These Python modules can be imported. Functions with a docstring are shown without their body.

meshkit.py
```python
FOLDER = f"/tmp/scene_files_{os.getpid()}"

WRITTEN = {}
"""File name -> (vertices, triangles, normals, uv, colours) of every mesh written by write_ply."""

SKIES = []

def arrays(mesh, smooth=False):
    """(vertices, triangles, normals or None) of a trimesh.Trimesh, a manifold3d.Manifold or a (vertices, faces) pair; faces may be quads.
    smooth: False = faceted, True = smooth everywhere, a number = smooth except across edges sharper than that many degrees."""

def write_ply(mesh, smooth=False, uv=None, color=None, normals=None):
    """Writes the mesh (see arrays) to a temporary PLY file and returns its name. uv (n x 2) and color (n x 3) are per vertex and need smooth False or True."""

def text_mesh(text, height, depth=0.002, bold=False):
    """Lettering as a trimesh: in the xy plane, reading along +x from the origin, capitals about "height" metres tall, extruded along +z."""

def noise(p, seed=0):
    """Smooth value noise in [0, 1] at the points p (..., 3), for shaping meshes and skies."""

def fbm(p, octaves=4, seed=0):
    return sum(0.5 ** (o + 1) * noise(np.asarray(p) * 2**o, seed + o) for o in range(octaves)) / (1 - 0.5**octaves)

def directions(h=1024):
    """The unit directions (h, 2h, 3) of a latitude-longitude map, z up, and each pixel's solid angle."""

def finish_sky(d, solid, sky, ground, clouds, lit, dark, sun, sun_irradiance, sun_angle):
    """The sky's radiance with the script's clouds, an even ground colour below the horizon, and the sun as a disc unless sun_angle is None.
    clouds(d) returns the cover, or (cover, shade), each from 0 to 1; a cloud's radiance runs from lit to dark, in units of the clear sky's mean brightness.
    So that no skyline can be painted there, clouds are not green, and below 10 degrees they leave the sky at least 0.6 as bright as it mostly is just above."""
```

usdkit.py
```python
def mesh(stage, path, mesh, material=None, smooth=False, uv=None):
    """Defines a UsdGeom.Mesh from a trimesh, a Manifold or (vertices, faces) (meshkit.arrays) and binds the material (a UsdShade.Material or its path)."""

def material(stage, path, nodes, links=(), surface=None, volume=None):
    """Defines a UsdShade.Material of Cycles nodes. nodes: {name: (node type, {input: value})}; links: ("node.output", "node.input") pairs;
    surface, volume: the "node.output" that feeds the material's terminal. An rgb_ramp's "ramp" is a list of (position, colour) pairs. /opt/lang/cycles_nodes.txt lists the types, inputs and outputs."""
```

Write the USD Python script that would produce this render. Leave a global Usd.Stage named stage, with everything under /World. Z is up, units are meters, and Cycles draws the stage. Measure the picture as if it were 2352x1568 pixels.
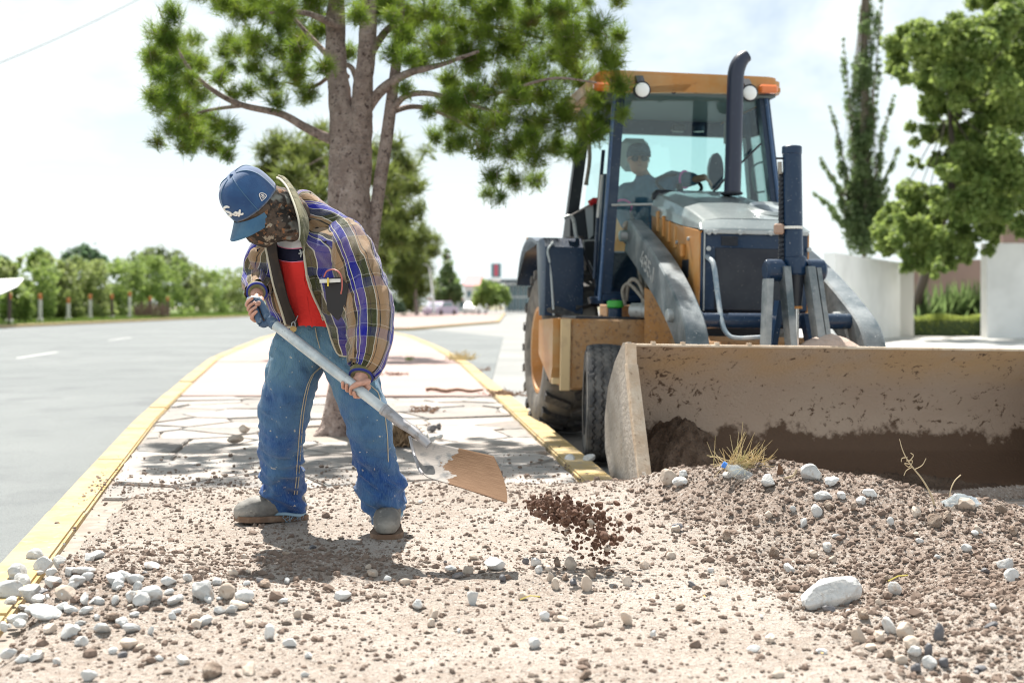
import math, re, numpy as np, trimesh, shapely, usdkit, meshkit
import manifold3d as m3
from shapely.geometry import Polygon, LineString, Point, MultiPoint, box as sbox
from scipy.spatial import Voronoi
from pxr import Usd, UsdGeom, UsdLux, UsdShade, Sdf, Gf, Vt

stage = Usd.Stage.CreateInMemory()
UsdGeom.SetStageUpAxis(stage, 'Z'); UsdGeom.SetStageMetersPerUnit(stage, 1.0)
UsdGeom.Xform.Define(stage, '/World'); UsdGeom.Scope.Define(stage, '/World/Looks')
V3 = np.array

# ------------------------------------------------------------------ camera, sky, sun, exposure
F, CU, HOR, HCAM = 2900.0, 1176.0, 700.0, 1.0            # focal length, centre and horizon measured in the photograph (2352 wide)
cam = UsdGeom.Camera.Define(stage, '/World/camera')
cam.CreateHorizontalApertureAttr(36.0); cam.CreateVerticalApertureAttr(36.0 * 682 / 1024)
cam.CreateFocalLengthAttr(36.0 * F / 2352)
cam.CreateVerticalApertureOffsetAttr(-36.0 * (784 - HOR) / 2352)
cam.CreateFStopAttr(2.5); cam.CreateFocusDistanceAttr(5.25)
cam.CreateClippingRangeAttr(Gf.Vec2f(0.1, 5000))
cam.CreateExposureAttr(1.25)
UsdGeom.Xformable(cam).AddTranslateOp().Set((0, 0, HCAM)); UsdGeom.Xformable(cam).AddRotateXYZOp().Set((90, 0, 0))

SUN_EL, SUN_AZ = math.radians(60), math.radians(-16)      # direction towards the sun; azimuth = atan2(x, y)
SUN = V3([math.sin(SUN_AZ) * math.cos(SUN_EL), math.cos(SUN_AZ) * math.cos(SUN_EL), math.sin(SUN_EL)])
sky = UsdLux.DomeLight.Define(stage, '/World/sky')
sky.GetPrim().SetCustomDataByKey('kind', 'structure')
skymat = usdkit.material(stage, '/World/Looks/sky_air', {
    'sky': ('sky_texture', {'sky_type': 'single_scattering', 'sun_disc': False, 'sun_elevation': SUN_EL, 'sun_rotation': SUN_AZ, 'aerosol_density': 1.0, 'air_density': 1.0}),
    'tc': ('texture_coordinate', {}),
    'mp': ('mapping', {'scale': (1.0, 1.0, 2.2)}),
    'n': ('noise_texture', {'scale': 2.3, 'detail': 7.0, 'roughness': 0.6, 'distortion': 0.4}),
    'r': ('map_range', {'from_min': 0.38, 'from_max': 0.58, 'to_min': 0.25, 'to_max': 1.0, 'clamp': True}), 'sz': ('separate_xyz', {}), 'hz': ('map_range', {'from_min': 0.0, 'from_max': 0.34, 'to_min': 1.0, 'to_max': 0.0, 'clamp': True, 'range_type': 'smoothstep'}), 'mm': ('math', {'math_type': 'maximum'}),
    'mx': ('mix_color', {'use_clamp': False, 'b': (9.0, 9.8, 9.9)}),
    'bg': ('background_shader', {'strength': 0.05})},
    [('tc.generated', 'mp.vector'), ('mp.vector', 'n.vector'), ('n.fac', 'r.value'), ('tc.generated', 'sz.vector'), ('sz.z', 'hz.value'), ('r.result', 'mm.value1'), ('hz.result', 'mm.value2'), ('mm.value', 'mx.fac'), ('sky.color', 'mx.a'), ('mx.result', 'bg.color')], surface='bg.background')
UsdShade.MaterialBindingAPI.Apply(sky.GetPrim()).Bind(skymat)
sun = UsdLux.DistantLight.Define(stage, '/World/sun')
sun.CreateNormalizeAttr(True); sun.CreateIntensityAttr(1.25); sun.CreateAngleAttr(0.55); sun.CreateColorAttr(Gf.Vec3f(1.0, 0.95, 0.87))
_d = SUN
UsdGeom.Xformable(sun).AddRotateXYZOp().Set((math.degrees(math.acos(_d[2])), 0, math.degrees(math.atan2(_d[0], -_d[1]))))

# ------------------------------------------------------------------ measuring helpers
def P(u, v, Y):
    return V3([(u - CU) / F * Y, Y, HCAM - (v - HOR) / F * Y])
def G(u, v, z=0.0):
    Y = (HCAM - z) * F / (v - HOR)
    return P(u, v, Y)

# ------------------------------------------------------------------ scene helpers
_names = {}
def uniq(parent, name):
    n = _names.get((parent, name), 0); _names[(parent, name)] = n + 1
    return name if n == 0 else '%s_%03d' % (name, n)
def tag(prim, label=None, cat=None, group=None, kind=None):
    prim = prim.GetPrim() if hasattr(prim, 'GetPrim') else prim
    for k, v in (('label', label), ('category', cat), ('group', group), ('kind', kind)):
        if v: prim.SetCustomDataByKey(k, v)
    return prim
class Thing:
    """An Xform at the thing's base; parts given in world coordinates are moved into its frame."""
    def __init__(s, name, label, cat, loc=(0, 0, 0), rz=0.0, group=None, kind=None, rx=0.0, ry=0.0, parent='/World'):
        s.path = parent + '/' + uniq(parent, name)
        x = UsdGeom.Xform.Define(stage, s.path); s.prim = x.GetPrim()
        x.AddTranslateOp().Set(tuple(map(float, loc)))
        if rz: x.AddRotateZOp().Set(math.degrees(rz))
        if ry: x.AddRotateYOp().Set(math.degrees(ry))
        T = trimesh.transformations
        s.M = T.translation_matrix(loc) @ T.rotation_matrix(rz, (0, 0, 1)) @ T.rotation_matrix(ry, (0, 1, 0))
        s.I = np.linalg.inv(s.M)
        tag(s.prim, label, cat, group, kind)
    def add(s, name, mesh, material, smooth=30, label=None, parent=None, local=False, uv=None, kind=None):
        v, f, _ = meshkit.arrays(mesh)
        if not local: v = v @ s.I[:3, :3].T + s.I[:3, 3]
        base = parent or s.path
        p = base + '/' + uniq(base, name)
        usdkit.mesh(stage, p, (v, f), material, smooth=smooth, uv=uv)
        tag(stage.GetPrimAtPath(p), label, None, None, kind)
        return p
def single(name, mesh, material, label=None, cat=None, group=None, kind=None, smooth=30, base=None, uv=None):
    """A thing that is one mesh, with its origin at its base."""
    v, f, _ = meshkit.arrays(mesh)
    if base is None: base = V3([(v[:, 0].min() + v[:, 0].max()) / 2, (v[:, 1].min() + v[:, 1].max()) / 2, v[:, 2].min()])
    p = '/World/' + uniq('/World', name)
    m = usdkit.mesh(stage, p, (v - base, f), material, smooth=smooth, uv=uv)
    m.AddTranslateOp().Set(tuple(map(float, base)))
    tag(m.GetPrim(), label, cat, group, kind)
    return m
def copy_of(src, name, loc, rz=0.0, scale=1.0, label=None, cat=None, group=None):
    p = '/World/' + uniq('/World', name)
    x = UsdGeom.Xform.Define(stage, p); x.AddTranslateOp().Set(tuple(map(float, loc))); x.AddRotateZOp().Set(math.degrees(rz))
    x.AddScaleOp().Set((scale,) * 3 if np.ndim(scale) == 0 else tuple(map(float, scale)))
    x.GetPrim().GetReferences().AddInternalReference(src); x.GetPrim().SetInstanceable(True)
    tag(x.GetPrim(), label, cat, group)
    return x

# ------------------------------------------------------------------ mesh helpers
cat_ = trimesh.util.concatenate
def box(size, c=(0, 0, 0), bev=0.0, R=None):
    """A box with rounded-off edges (hull of eight little octahedra)."""
    size = V3(size, dtype=float)
    if bev <= 0:
        m = trimesh.creation.box(extents=size)
    else:
        h = size / 2 - bev
        o = V3([[1, 0, 0], [-1, 0, 0], [0, 1, 0], [0, -1, 0], [0, 0, 1], [0, 0, -1]]) * bev
        pts = np.vstack([V3([sx, sy, sz]) * h + o for sx in (-1, 1) for sy in (-1, 1) for sz in (-1, 1)])
        m = trimesh.convex.convex_hull(pts)
    if R is not None: m.apply_transform(R)
    m.apply_translation(c)
    return m
def hull(pts): return trimesh.convex.convex_hull(V3(pts, dtype=float))
def frame(d, up=(0, 0, 1)):
    d = V3(d, dtype=float); d /= np.linalg.norm(d)
    a = np.cross(up, d)
    if np.linalg.norm(a) < 1e-4: a = np.cross((1, 0, 0), d)
    a /= np.linalg.norm(a)
    return a, np.cross(d, a), d
def smooth_path(pts, n):
    """Catmull-Rom through pts (any columns), n samples per span."""
    p = V3(pts, dtype=float); p = np.vstack([2 * p[0] - p[1], p, 2 * p[-1] - p[-2]])
    out = []
    for i in range(1, len(p) - 2):
        for t in np.linspace(0, 1, n, endpoint=False):
            a, b, c, d = p[i - 1], p[i], p[i + 1], p[i + 2]
            out.append(0.5 * (2 * b + (c - a) * t + (2 * a - 5 * b + 4 * c - d) * t * t + (3 * b - a - 3 * c + d) * t ** 3))
    out.append(p[-2])
    return V3(out)
def tube(pts, r, n=10, cap=True, up=(0, 0, 1)):
    """A tube of radius r (number or one per point) along pts."""
    p = V3(pts, dtype=float); r = np.broadcast_to(np.asarray(r, float), (len(p),))
    t = np.gradient(p, axis=0); t /= np.maximum(np.linalg.norm(t, axis=1, keepdims=True), 1e-9)
    a, b, _ = frame(t[0], up); rings = []
    for i in range(len(p)):
        a = a - t[i] * (a @ t[i]); a /= np.linalg.norm(a); b = np.cross(t[i], a)
        w = np.linspace(0, 2 * np.pi, n, endpoint=False)
        rings.append(p[i] + r[i] * (np.cos(w)[:, None] * a + np.sin(w)[:, None] * b))
    v = np.vstack(rings); f = []
    m = len(p)
    for i in range(m - 1):
        for k in range(n):
            q, k2 = i * n, (k + 1) % n
            f += [[q + k, q + k2, q + n + k2], [q + k, q + n + k2, q + n + k]]
    if cap:
        v = np.vstack([v, p[0], p[-1]])
        for k in range(n):
            k2 = (k + 1) % n
            f += [[len(v) - 2, k2, k], [len(v) - 1, (m - 1) * n + k, (m - 1) * n + k2]]
    return trimesh.Trimesh(v, f, process=False)
def cyl(a, b, r, n=20, r2=None, bev=0.0):
    a, b = V3(a, dtype=float), V3(b, dtype=float); r2 = r if r2 is None else r2
    if bev:
        L = np.linalg.norm(b - a); d = (b - a) / L
        return tube([a, a + d * 1e-5, a + d * bev, b - d * bev, b - d * 1e-5, b], [max(r - bev, 1e-4), r - bev, r, r2, r2 - bev, max(r2 - bev, 1e-4)], n)
    return tube([a, b], [r, r2], n)
def revolve(prof, n=32, R=None, c=(0, 0, 0)):
    """prof: (radius, height) pairs, spun about z."""
    m = trimesh.creation.revolve(V3(prof, dtype=float), sections=n)
    if R is not None: m.apply_transform(R)
    m.apply_translation(c); return m
def extrude(poly, h, T=None):
    m = trimesh.creation.extrude_polygon(poly, h, engine='earcut')
    if T is not None: m.apply_transform(T)
    return m
def plate(pts3, th, nrm=None):
    """A flat plate with the outline pts3 (in space), th thick, half to either side."""
    p = V3(pts3, dtype=float)
    c = p.mean(0)
    if nrm is None:
        _, _, vt = np.linalg.svd(p - c); nrm = vt[2]
    a, b, d = frame(nrm)
    q = np.c_[(p - c) @ a, (p - c) @ b]
    m = extrude(Polygon(q), th); m.apply_translation((0, 0, -th / 2))
    T = np.eye(4); T[:3, 0], T[:3, 1], T[:3, 2], T[:3, 3] = a, b, d, c
    m.apply_transform(T); return m
def loft(rings, cap=True, closed=True):
    """rings: (m, n, 3). Returns a mesh; caps are fans."""
    r = V3(rings, dtype=float); m, n = r.shape[:2]; v = r.reshape(-1, 3); f = []
    i, k = np.meshgrid(np.arange(m - 1), np.arange(n if closed else n - 1), indexing='ij'); i, k = i.ravel(), k.ravel(); k2 = (k + 1) % n
    f = np.vstack([np.c_[i * n + k, i * n + k2, (i + 1) * n + k2], np.c_[i * n + k, (i + 1) * n + k2, (i + 1) * n + k]])
    if cap:
        v = np.vstack([v, r[0].mean(0), r[-1].mean(0)]); k = np.arange(n); k2 = (k + 1) % n
        f = np.vstack([f, np.c_[np.full(n, len(v) - 2), k2, k], np.c_[np.full(n, len(v) - 1), (m - 1) * n + k, (m - 1) * n + k2]])
    return trimesh.Trimesh(v, f, process=False)
def rock(rng, size, sub=2, rough=0.28, flat=0.0):
    """An uneven pebble or broken stone; size = half extents."""
    m = trimesh.creation.icosphere(subdivisions=sub, radius=1.0); v = m.vertices.copy()
    o = rng.uniform(0, 50, 3)
    v *= (1 - rough / 2 + rough * meshkit.fbm(v * 1.3 + o, 3))[:, None]
    for _ in range(rng.integers(3, 9)):                     # broken faces
        d = rng.normal(size=3); d /= np.linalg.norm(d); lim = rng.uniform(0.5, 0.85)
        k = v @ d; over = np.maximum(k - lim, 0); v -= over[:, None] * d * 0.85
    v *= V3(size)
    R = trimesh.transformations.random_rotation_matrix(rng.random(3))[:3, :3] if flat == 0 else trimesh.transformations.euler_matrix(rng.normal(0, flat), rng.normal(0, flat), rng.uniform(0, 6.3))[:3, :3]
    return trimesh.Trimesh(v @ R.T, m.faces, process=False)
def leaves(rng, pts, size, nrm=None, spread=1.0, aspect=0.55):
    """A folded leaf of two triangles at each point."""
    n = len(pts); d = rng.normal(size=(n, 3))
    if nrm is not None: d = d * spread + nrm
    d /= np.linalg.norm(d, axis=1, keepdims=True)
    s = rng.normal(size=(n, 3)); s -= d * (s * d).sum(1, keepdims=True); s /= np.linalg.norm(s, axis=1, keepdims=True)
    t = np.cross(d, s); L = (np.asarray(size) * rng.uniform(0.65, 1.3, n))[:, None]
    v = np.stack([pts - s * L / 2, pts + t * L * aspect / 2 + d * L * 0.08, pts + s * L / 2, pts - t * L * aspect / 2 + d * L * 0.08], 1).reshape(-1, 3)
    i = np.arange(n)[:, None] * 4
    f = np.vstack([np.hstack([i, i + 1, i + 2]), np.hstack([i, i + 2, i + 3])])
    return v, f
def merge(parts):
    vs, fs, o = [], [], 0
    for v, f in parts:
        vs.append(v); fs.append(np.asarray(f) + o); o += len(v)
    return np.vstack(vs), np.vstack(fs)
def vf(m): return np.asarray(m.vertices), np.asarray(m.faces)

# ------------------------------------------------------------------ materials
_mats = {}
def mat(name, col, rough=0.6, layers=(), bump=(), metal=0.0, spec=0.5, transl=None, rand=0.0, coord='pos', alpha=None, coat=0.0, sheen=0.0):
    """Principled with noise layers. layers: (scale, colour, low, high[, detail[, kind]]) mixed over one another; bump: (scale, distance[, kind]); rand: brightness spread per object."""
    if name in _mats: return _mats[name]
    N, L = {'g': ('geometry', {}), 't': ('texture_coordinate', {}), 'p': ('principled_bsdf', {'roughness': rough, 'metallic': metal, 'specular_ior_level': spec, 'coat_weight': coat, 'sheen_weight': sheen})}, []
    src = 'g.position' if coord == 'pos' else 't.object'
    cur = None
    if not layers and not rand: N['p'][1]['base_color'] = col
    for i, l in enumerate(layers):
        sc, c2, lo, hi = l[:4]; det = l[4] if len(l) > 4 else 6.0; kind = l[5] if len(l) > 5 else 'noise'
        if kind == 'noise': N[f'n{i}'] = ('noise_texture', {'scale': sc, 'detail': det, 'roughness': 0.62}); o = f'n{i}.fac'
        elif kind == 'edge': N[f'n{i}'] = ('voronoi_texture', {'scale': sc, 'feature': 'distance_to_edge'}); o = f'n{i}.distance'
        else: N[f'n{i}'] = ('voronoi_texture', {'scale': sc, 'feature': 'f1'}); o = f'n{i}.distance'
        N[f'm{i}'] = ('map_range', {'from_min': lo, 'from_max': hi, 'to_min': 0.0, 'to_max': l[6] if len(l) > 6 else 1.0, 'clamp': True})
        N[f'x{i}'] = ('mix_color', {'a': col, 'b': c2})
        L += [(src, f'n{i}.vector'), (o, f'm{i}.value'), (f'm{i}.result', f'x{i}.fac')] + ([(cur, f'x{i}.a')] if cur else []); cur = f'x{i}.result'
    if rand:
        N['oi'] = ('object_info', {}); N['rm'] = ('map_range', {'from_min': 0.0, 'from_max': 1.0, 'to_min': 1 - rand, 'to_max': 1 + rand}); N['hs'] = ('hsv', {'color': col})
        L += [('oi.random', 'rm.value'), ('rm.result', 'hs.value')] + ([(cur, 'hs.color')] if cur else []); cur = 'hs.color'
    if cur: L.append((cur, 'p.base_color'))
    last = None
    for i, b in enumerate(bump):
        if len(b) > 2 and b[2] == 'wave': N[f'b{i}'] = ('wave_texture', {'scale': b[0], 'distortion': 1.5}); o = f'b{i}.fac'
        elif len(b) > 2: N[f'b{i}'] = ('voronoi_texture', {'scale': b[0], 'feature': 'f1'}); o = f'b{i}.distance'
        else: N[f'b{i}'] = ('noise_texture', {'scale': b[0], 'detail': 5.0}); o = f'b{i}.fac'
        N[f'bm{i}'] = ('bump', {'distance': b[1], 'strength': 1.0})
        L += [(src, f'b{i}.vector'), (o, f'bm{i}.height')]
        if last: L.append((last, f'bm{i}.normal'))
        last = f'bm{i}.normal'
    if last: L.append((last, 'p.normal'))
    surf = 'p.BSDF'
    if transl:
        N['tr'] = ('translucent_bsdf', {}); N['tc'] = ('mix_color', {'fac': 0.5, 'b': transl[1]}); N['mc'] = ('mix_closure', {'fac': transl[0]})
        if cur: L.append((cur, 'tc.a'))
        else: N['tc'][1]['a'] = col
        L += [('tc.result', 'tr.color'), ('p.BSDF', 'mc.closure1'), ('tr.BSDF', 'mc.closure2')]; surf = 'mc.closure'
    _mats[name] = usdkit.material(stage, '/World/Looks/' + name, N, L, surface=surf)
    return _mats[name]
# ================================================================== the setting: ground, roads, median, kerbs
asphalt = mat('asphalt', (0.175, 0.188, 0.19), 0.95, [(0.25, (0.215, 0.228, 0.228), 0.4, 0.7), (0.9, (0.15, 0.16, 0.165), 0.52, 0.68), (230, (0.055, 0.06, 0.065), 0.5, 0.75, 2.0), (170, (0.26, 0.26, 0.26), 0.62, 0.75, 2.0)], [(160, 0.004)], spec=0.12)
pale_road = mat('pale_road', (0.26, 0.262, 0.258), 0.95, [(0.3, (0.21, 0.215, 0.21), 0.4, 0.65), (150, (0.16, 0.16, 0.16), 0.55, 0.75, 2.0)], [(150, 0.003)], spec=0.12)
earth = mat('earth_far', (0.2, 0.17, 0.12), 0.95, [(0.4, (0.14, 0.15, 0.07), 0.4, 0.65)])
mortar_m = mat('mortar', (0.23, 0.195, 0.165), 0.95, [(14, (0.31, 0.27, 0.235), 0.4, 0.65)], [(60, 0.004)])
flag_m = mat('flagstone', (0.30, 0.27, 0.245), 0.8, [(2.2, (0.22, 0.22, 0.215), 0.42, 0.62), (16, (0.36, 0.31, 0.28), 0.46, 0.68), (90, (0.13, 0.125, 0.12), 0.62, 0.75)], [(9, 0.006), (70, 0.002)], rand=0.28, spec=.2)
slab_m = mat('pink_concrete', (0.36, 0.265, 0.245), 0.9, [(0.8, (0.31, 0.245, 0.228), 0.4, 0.65), (40, (0.3, 0.25, 0.23), 0.58, 0.75)], [(60, 0.002)], rand=0.06, spec=.15)
kerb_m = mat('yellow_kerb', (0.42, 0.30, 0.125), 0.85, [(3.5, (0.40, 0.315, 0.19), 0.38, 0.6), (22, (0.32, 0.27, 0.21), 0.52, 0.66), (120, (0.25, 0.22, 0.17), 0.64, 0.74)], [(50, 0.003)], spec=.15)
grass_m = mat('verge_grass', (0.1, 0.17, 0.03), 0.9, [(0.7, (0.17, 0.22, 0.06), 0.4, 0.65), (4, (0.2, 0.18, 0.09), 0.55, 0.75)], transl=(0.3, (0.2, 0.3, 0.05)))

single('ground', trimesh.Trimesh([(-1500, -60, -0.30), (1500, -60, -0.30), (1500, 2500, -0.30), (-1500, 2500, -0.30)], [(0, 1, 2), (0, 2, 3)]), earth, kind='structure', smooth=False)
def sheet(name, pts, z, m):
    poly = Polygon(pts); me = extrude(poly, 0.05); me.apply_translation((0, 0, z - 0.05))
    return single(name, me, m, kind='structure', smooth=False)
def lk(y):   # outer edge of the left kerb
    return np.interp(y, [2, 4.92, 6.9, 11.03, 15.3, 23.6, 38.7, 60], [-1.36, -1.99, -2.42, -3.30, -4.12, -5.66, -7.7, -9.6])
def rk(y):   # inner edge of the right kerb
    return np.interp(y, [2, 3.58, 5.37, 8.05, 11.4, 20.9, 30, 40, 48], [0.95, 0.80, 0.55, 0.32, 0.02, -0.83, -1.9, -3.3, -4.9])
MID_END = 48.0
sheet('road', [(-24.6, -20), (-0.3, -20), (-0.3, 44), (-4.5, 60), (-3, 250), (-24.6, 250)], -0.12, asphalt)
sheet('road_001', [(-0.295, -20), (30, -20), (30, 250), (-2.995, 250), (-4.495, 60), (-0.295, 44)], -0.12, pale_road)
sheet('forecourt', [(7.6, 30), (60, 30), (60, 90), (9.0, 90)], -0.06, mat('pale_concrete', (0.5, 0.49, 0.47), 0.85, [(0.5, (0.42, 0.41, 0.4), 0.4, 0.7)]))
# lane dashes far out on the left road
for k, (u0, v0, u1, v1) in enumerate([(40, 822, 130, 808), (250, 781, 300, 775)]):
    a, b = G(u0, v0, -0.116), G(u1, v1, -0.116); d = (b - a) / np.linalg.norm(b - a); n = V3([-d[1], d[0], 0]) * 0.06
    me = extrude(Polygon([(a + n)[:2], (b + n)[:2], (b - n)[:2], (a - n)[:2]]), 0.003); me.apply_translation((0, 0, -0.119))
    single('lane_marking', me, mat('worn_white_paint', (0.5, 0.5, 0.48), 0.8, [(12, (0.25, 0.25, 0.25), 0.45, 0.6)]), kind='structure', smooth=False)
# the left verge with its own faded kerb and grass
sheet('verge', [(-140, -20), (-24.9, -20), (-24.9, 260), (-140, 260)], 0.0, grass_m)
vk = Thing('verge_kerb', None, None, kind='structure')
for y in np.arange(16, 150, 4.0):
    vk.add('kerb_stone', box((0.28, 3.96, 0.16), (-24.74, y, -0.05), 0.02), kerb_m, False)

# --- the median: base, flagstones, slabs and kerbs
ys = np.r_[np.arange(2.0, 40, 1.0), np.arange(40, MID_END + .1, 2)]
KW = 0.19
outline = Polygon([(lk(y) + KW, y) for y in ys] + [(rk(y), y) for y in ys[::-1]])
pav = Thing('pavement', None, None, kind='structure')
base = extrude(outline, 0.16); base.apply_translation((0, 0, -0.185)); pav.add('bedding', base, mortar_m, False)
rng = np.random.default_rng(5)
FLAG0, FLAG1 = 6.6, 13.75
zone = outline.buffer(-0.012).intersection(sbox(-9, FLAG0, 9, FLAG1))
seeds = []
while len(seeds) < 120:                                    # spread seeds with a minimum distance
    c = V3([rng.uniform(-4.6, 1.2), rng.uniform(FLAG0 - .3, FLAG1 + .3)])
    if all(np.hypot(*(c - s)) > (0.34 if c[1] > 9 or c[0] > -1.2 else 0.62) for s in seeds) or rng.random() < 0.002: seeds.append(c)
seeds = V3(seeds); far = V3([(-60, 0), (60, 0), (0, -60), (0, 80)])
vor = Voronoi(np.vstack([seeds, far]))
TREE = V3([-1.37, 10.0])
hole = Point(*TREE).buffer(0.62)
for i in range(len(seeds)):
    reg = vor.regions[vor.point_region[i]]
    if -1 in reg: continue
    c = Polygon(vor.vertices[reg]).intersection(zone).difference(hole).buffer(-0.007 - 0.006 * rng.random())
    for g in getattr(c, 'geoms', [c]):
        if g.area < 0.012: continue
        g = g.segmentize(0.16); xy = np.array(g.exterior.coords)[:-1]
        xy = xy + (np.stack([meshkit.noise(np.c_[xy * 9, np.full(len(xy), 3.0 + i)], 2), meshkit.noise(np.c_[xy * 9, np.full(len(xy), 9.0 + i)], 4)], 1) - .5) * 0.035
        g = Polygon(xy).buffer(0)
        if g.geom_type != 'Polygon' or g.area < 0.01: continue
        hgt = 0.022 + rng.uniform(-0.005, 0.012)
        top = g.buffer(-0.008)
        me = extrude(g, hgt - 0.006)
        parts = [me]
        if top.geom_type == 'Polygon' and not top.is_empty:
            t2 = extrude(top, 0.008); t2.apply_translation((0, 0, hgt - 0.008)); parts.append(t2)
        me = cat_(parts)
        cx, cy = g.centroid.coords[0]
        me.apply_translation((-cx, -cy, 0)); me.apply_transform(trimesh.transformations.euler_matrix(rng.normal(0, .006), rng.normal(0, .006), 0)); me.apply_translation((cx, cy, -0.028))
        pav.add('flagstone', me, flag_m, False)
sl = [FLAG1 + .04, 17.6, 22.0, 26.5, 31.0, 36, 42, MID_END]
for a, b in zip(sl[:-1], sl[1:]):
    g = outline.buffer(-0.01).intersection(sbox(-30, a + .035, 9, b)).buffer(-0.012)
    me = extrude(g, 0.03); me.apply_translation((0, 0, -0.024 + rng.uniform(-.003, .003))); pav.add('concrete_slab', me, slab_m, False)
kb = Thing('kerb', None, None, kind='structure')
def kerb_run(fn, y0, y1, step, side):
    y = y0; i = 0
    while y < y1:
        e = min(y + step, y1); yy = np.linspace(y + 0.004, e - 0.004, 5); j = rng.uniform(-.006, .006)
        a = np.c_[[fn(t) for t in yy], yy]; b = a + [KW, 0]
        q = Polygon(np.vstack([a, b[::-1]])); lo = extrude(q, 0.15); hi = extrude(q.buffer(-0.012), 0.012); hi.apply_translation((0, 0, 0.15))
        me = cat_([lo, hi]); me.apply_translation((0, 0, -0.152 + j)); kb.add('kerb_stone', me, kerb_m, False); y = e; i += 1
kerb_run(lk, 2.0, MID_END, 2.05, -1)
kerb_run(rk, 6.9, MID_END, 2.4, 1)
# far continuation of the median, beyond a gap, with its own kerb
m2 = Polygon([(-7.6, 54), (-4.6, 55), (-1.0, 78), (-1, 160), (-13, 160), (-10.5, 70)])
me = extrude(m2, 0.12); me.apply_translation((0, 0, -0.12)); single('far_median', me, slab_m, kind='structure', smooth=False)
k2 = m2.buffer(0.2).difference(m2.buffer(0.01)); me = extrude(k2, 0.125); me.apply_translation((0, 0, -0.119)); single('far_median_kerb', me, kerb_m, kind='structure', smooth=False)

# ================================================================== dug soil
soil_m = None
def fb(x, y, s, seed, o=4): return meshkit.fbm(np.stack([x * s, y * s, np.full_like(x, seed * 1.7)], -1), o, seed) - 0.5
CRX = [0.30, 0.62, 0.83, 1.12, 1.44, 1.65, 2.01, 2.27, 3.2, 4.2]
CRZ = [0.00, 0.03, 0.13, 0.195, 0.20, 0.175, 0.115, 0.065, 0.05, 0.04]
CRY = [6.9, 6.75, 6.45, 6.2, 6.0, 5.85, 5.7, 5.6, 5.5, 5.4]
def soil_base(x, y):
    k = rk(y) + KW
    right = np.clip((x - (k - 0.02)) / 0.12, 0, 1)                          # over the kerb: road level, filled with loose soil
    z = 0.012 + 0.020 * fb(x, y, 1.6, 3) - right * (0.035 + 0.05 * np.exp(-((x - 1.35) / .35) ** 2 - ((y - 4.9) / .45) ** 2))
    cz, cy = np.interp(x, CRX, CRZ), np.interp(x, CRX, CRY) + 0.12 * fb(x, y * 0, 2.5, 9)
    d = y - cy; w = np.where(d < 0, 0.62, 0.30)
    z += (cz + 0.05 * right + 0.05 * fb(x, y, 3.2, 7)* np.clip(cz * 8, 0, 1)) * np.exp(-(np.abs(d) / w) ** 1.7)
    z -= np.clip((d - 0.32) / 0.35, 0, 1) * 0.20 * right                     # drops to the road behind the heap
    z += 0.16 * right * np.exp(-((x - 2.05) / .6) ** 2 - ((y - 3.9) / .55) ** 2)
    z += 0.075 * np.exp(-((x + 1.72) / .5) ** 2 - ((y - 4.55) / .42) ** 2) + 0.05 * np.exp(-((x + 1.1) / .45) ** 2 - ((y - 4.2) / .3) ** 2)
    z += 0.035 * np.exp(-((x + 0.72) / .28) ** 2 - ((y - 4.72) / .16) ** 2)    # little heaps in front of the worker
    z += 0.03 * np.exp(-((x - 0.16) / .3) ** 2 - ((y - 4.55) / .14) ** 2)
    return z
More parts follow.
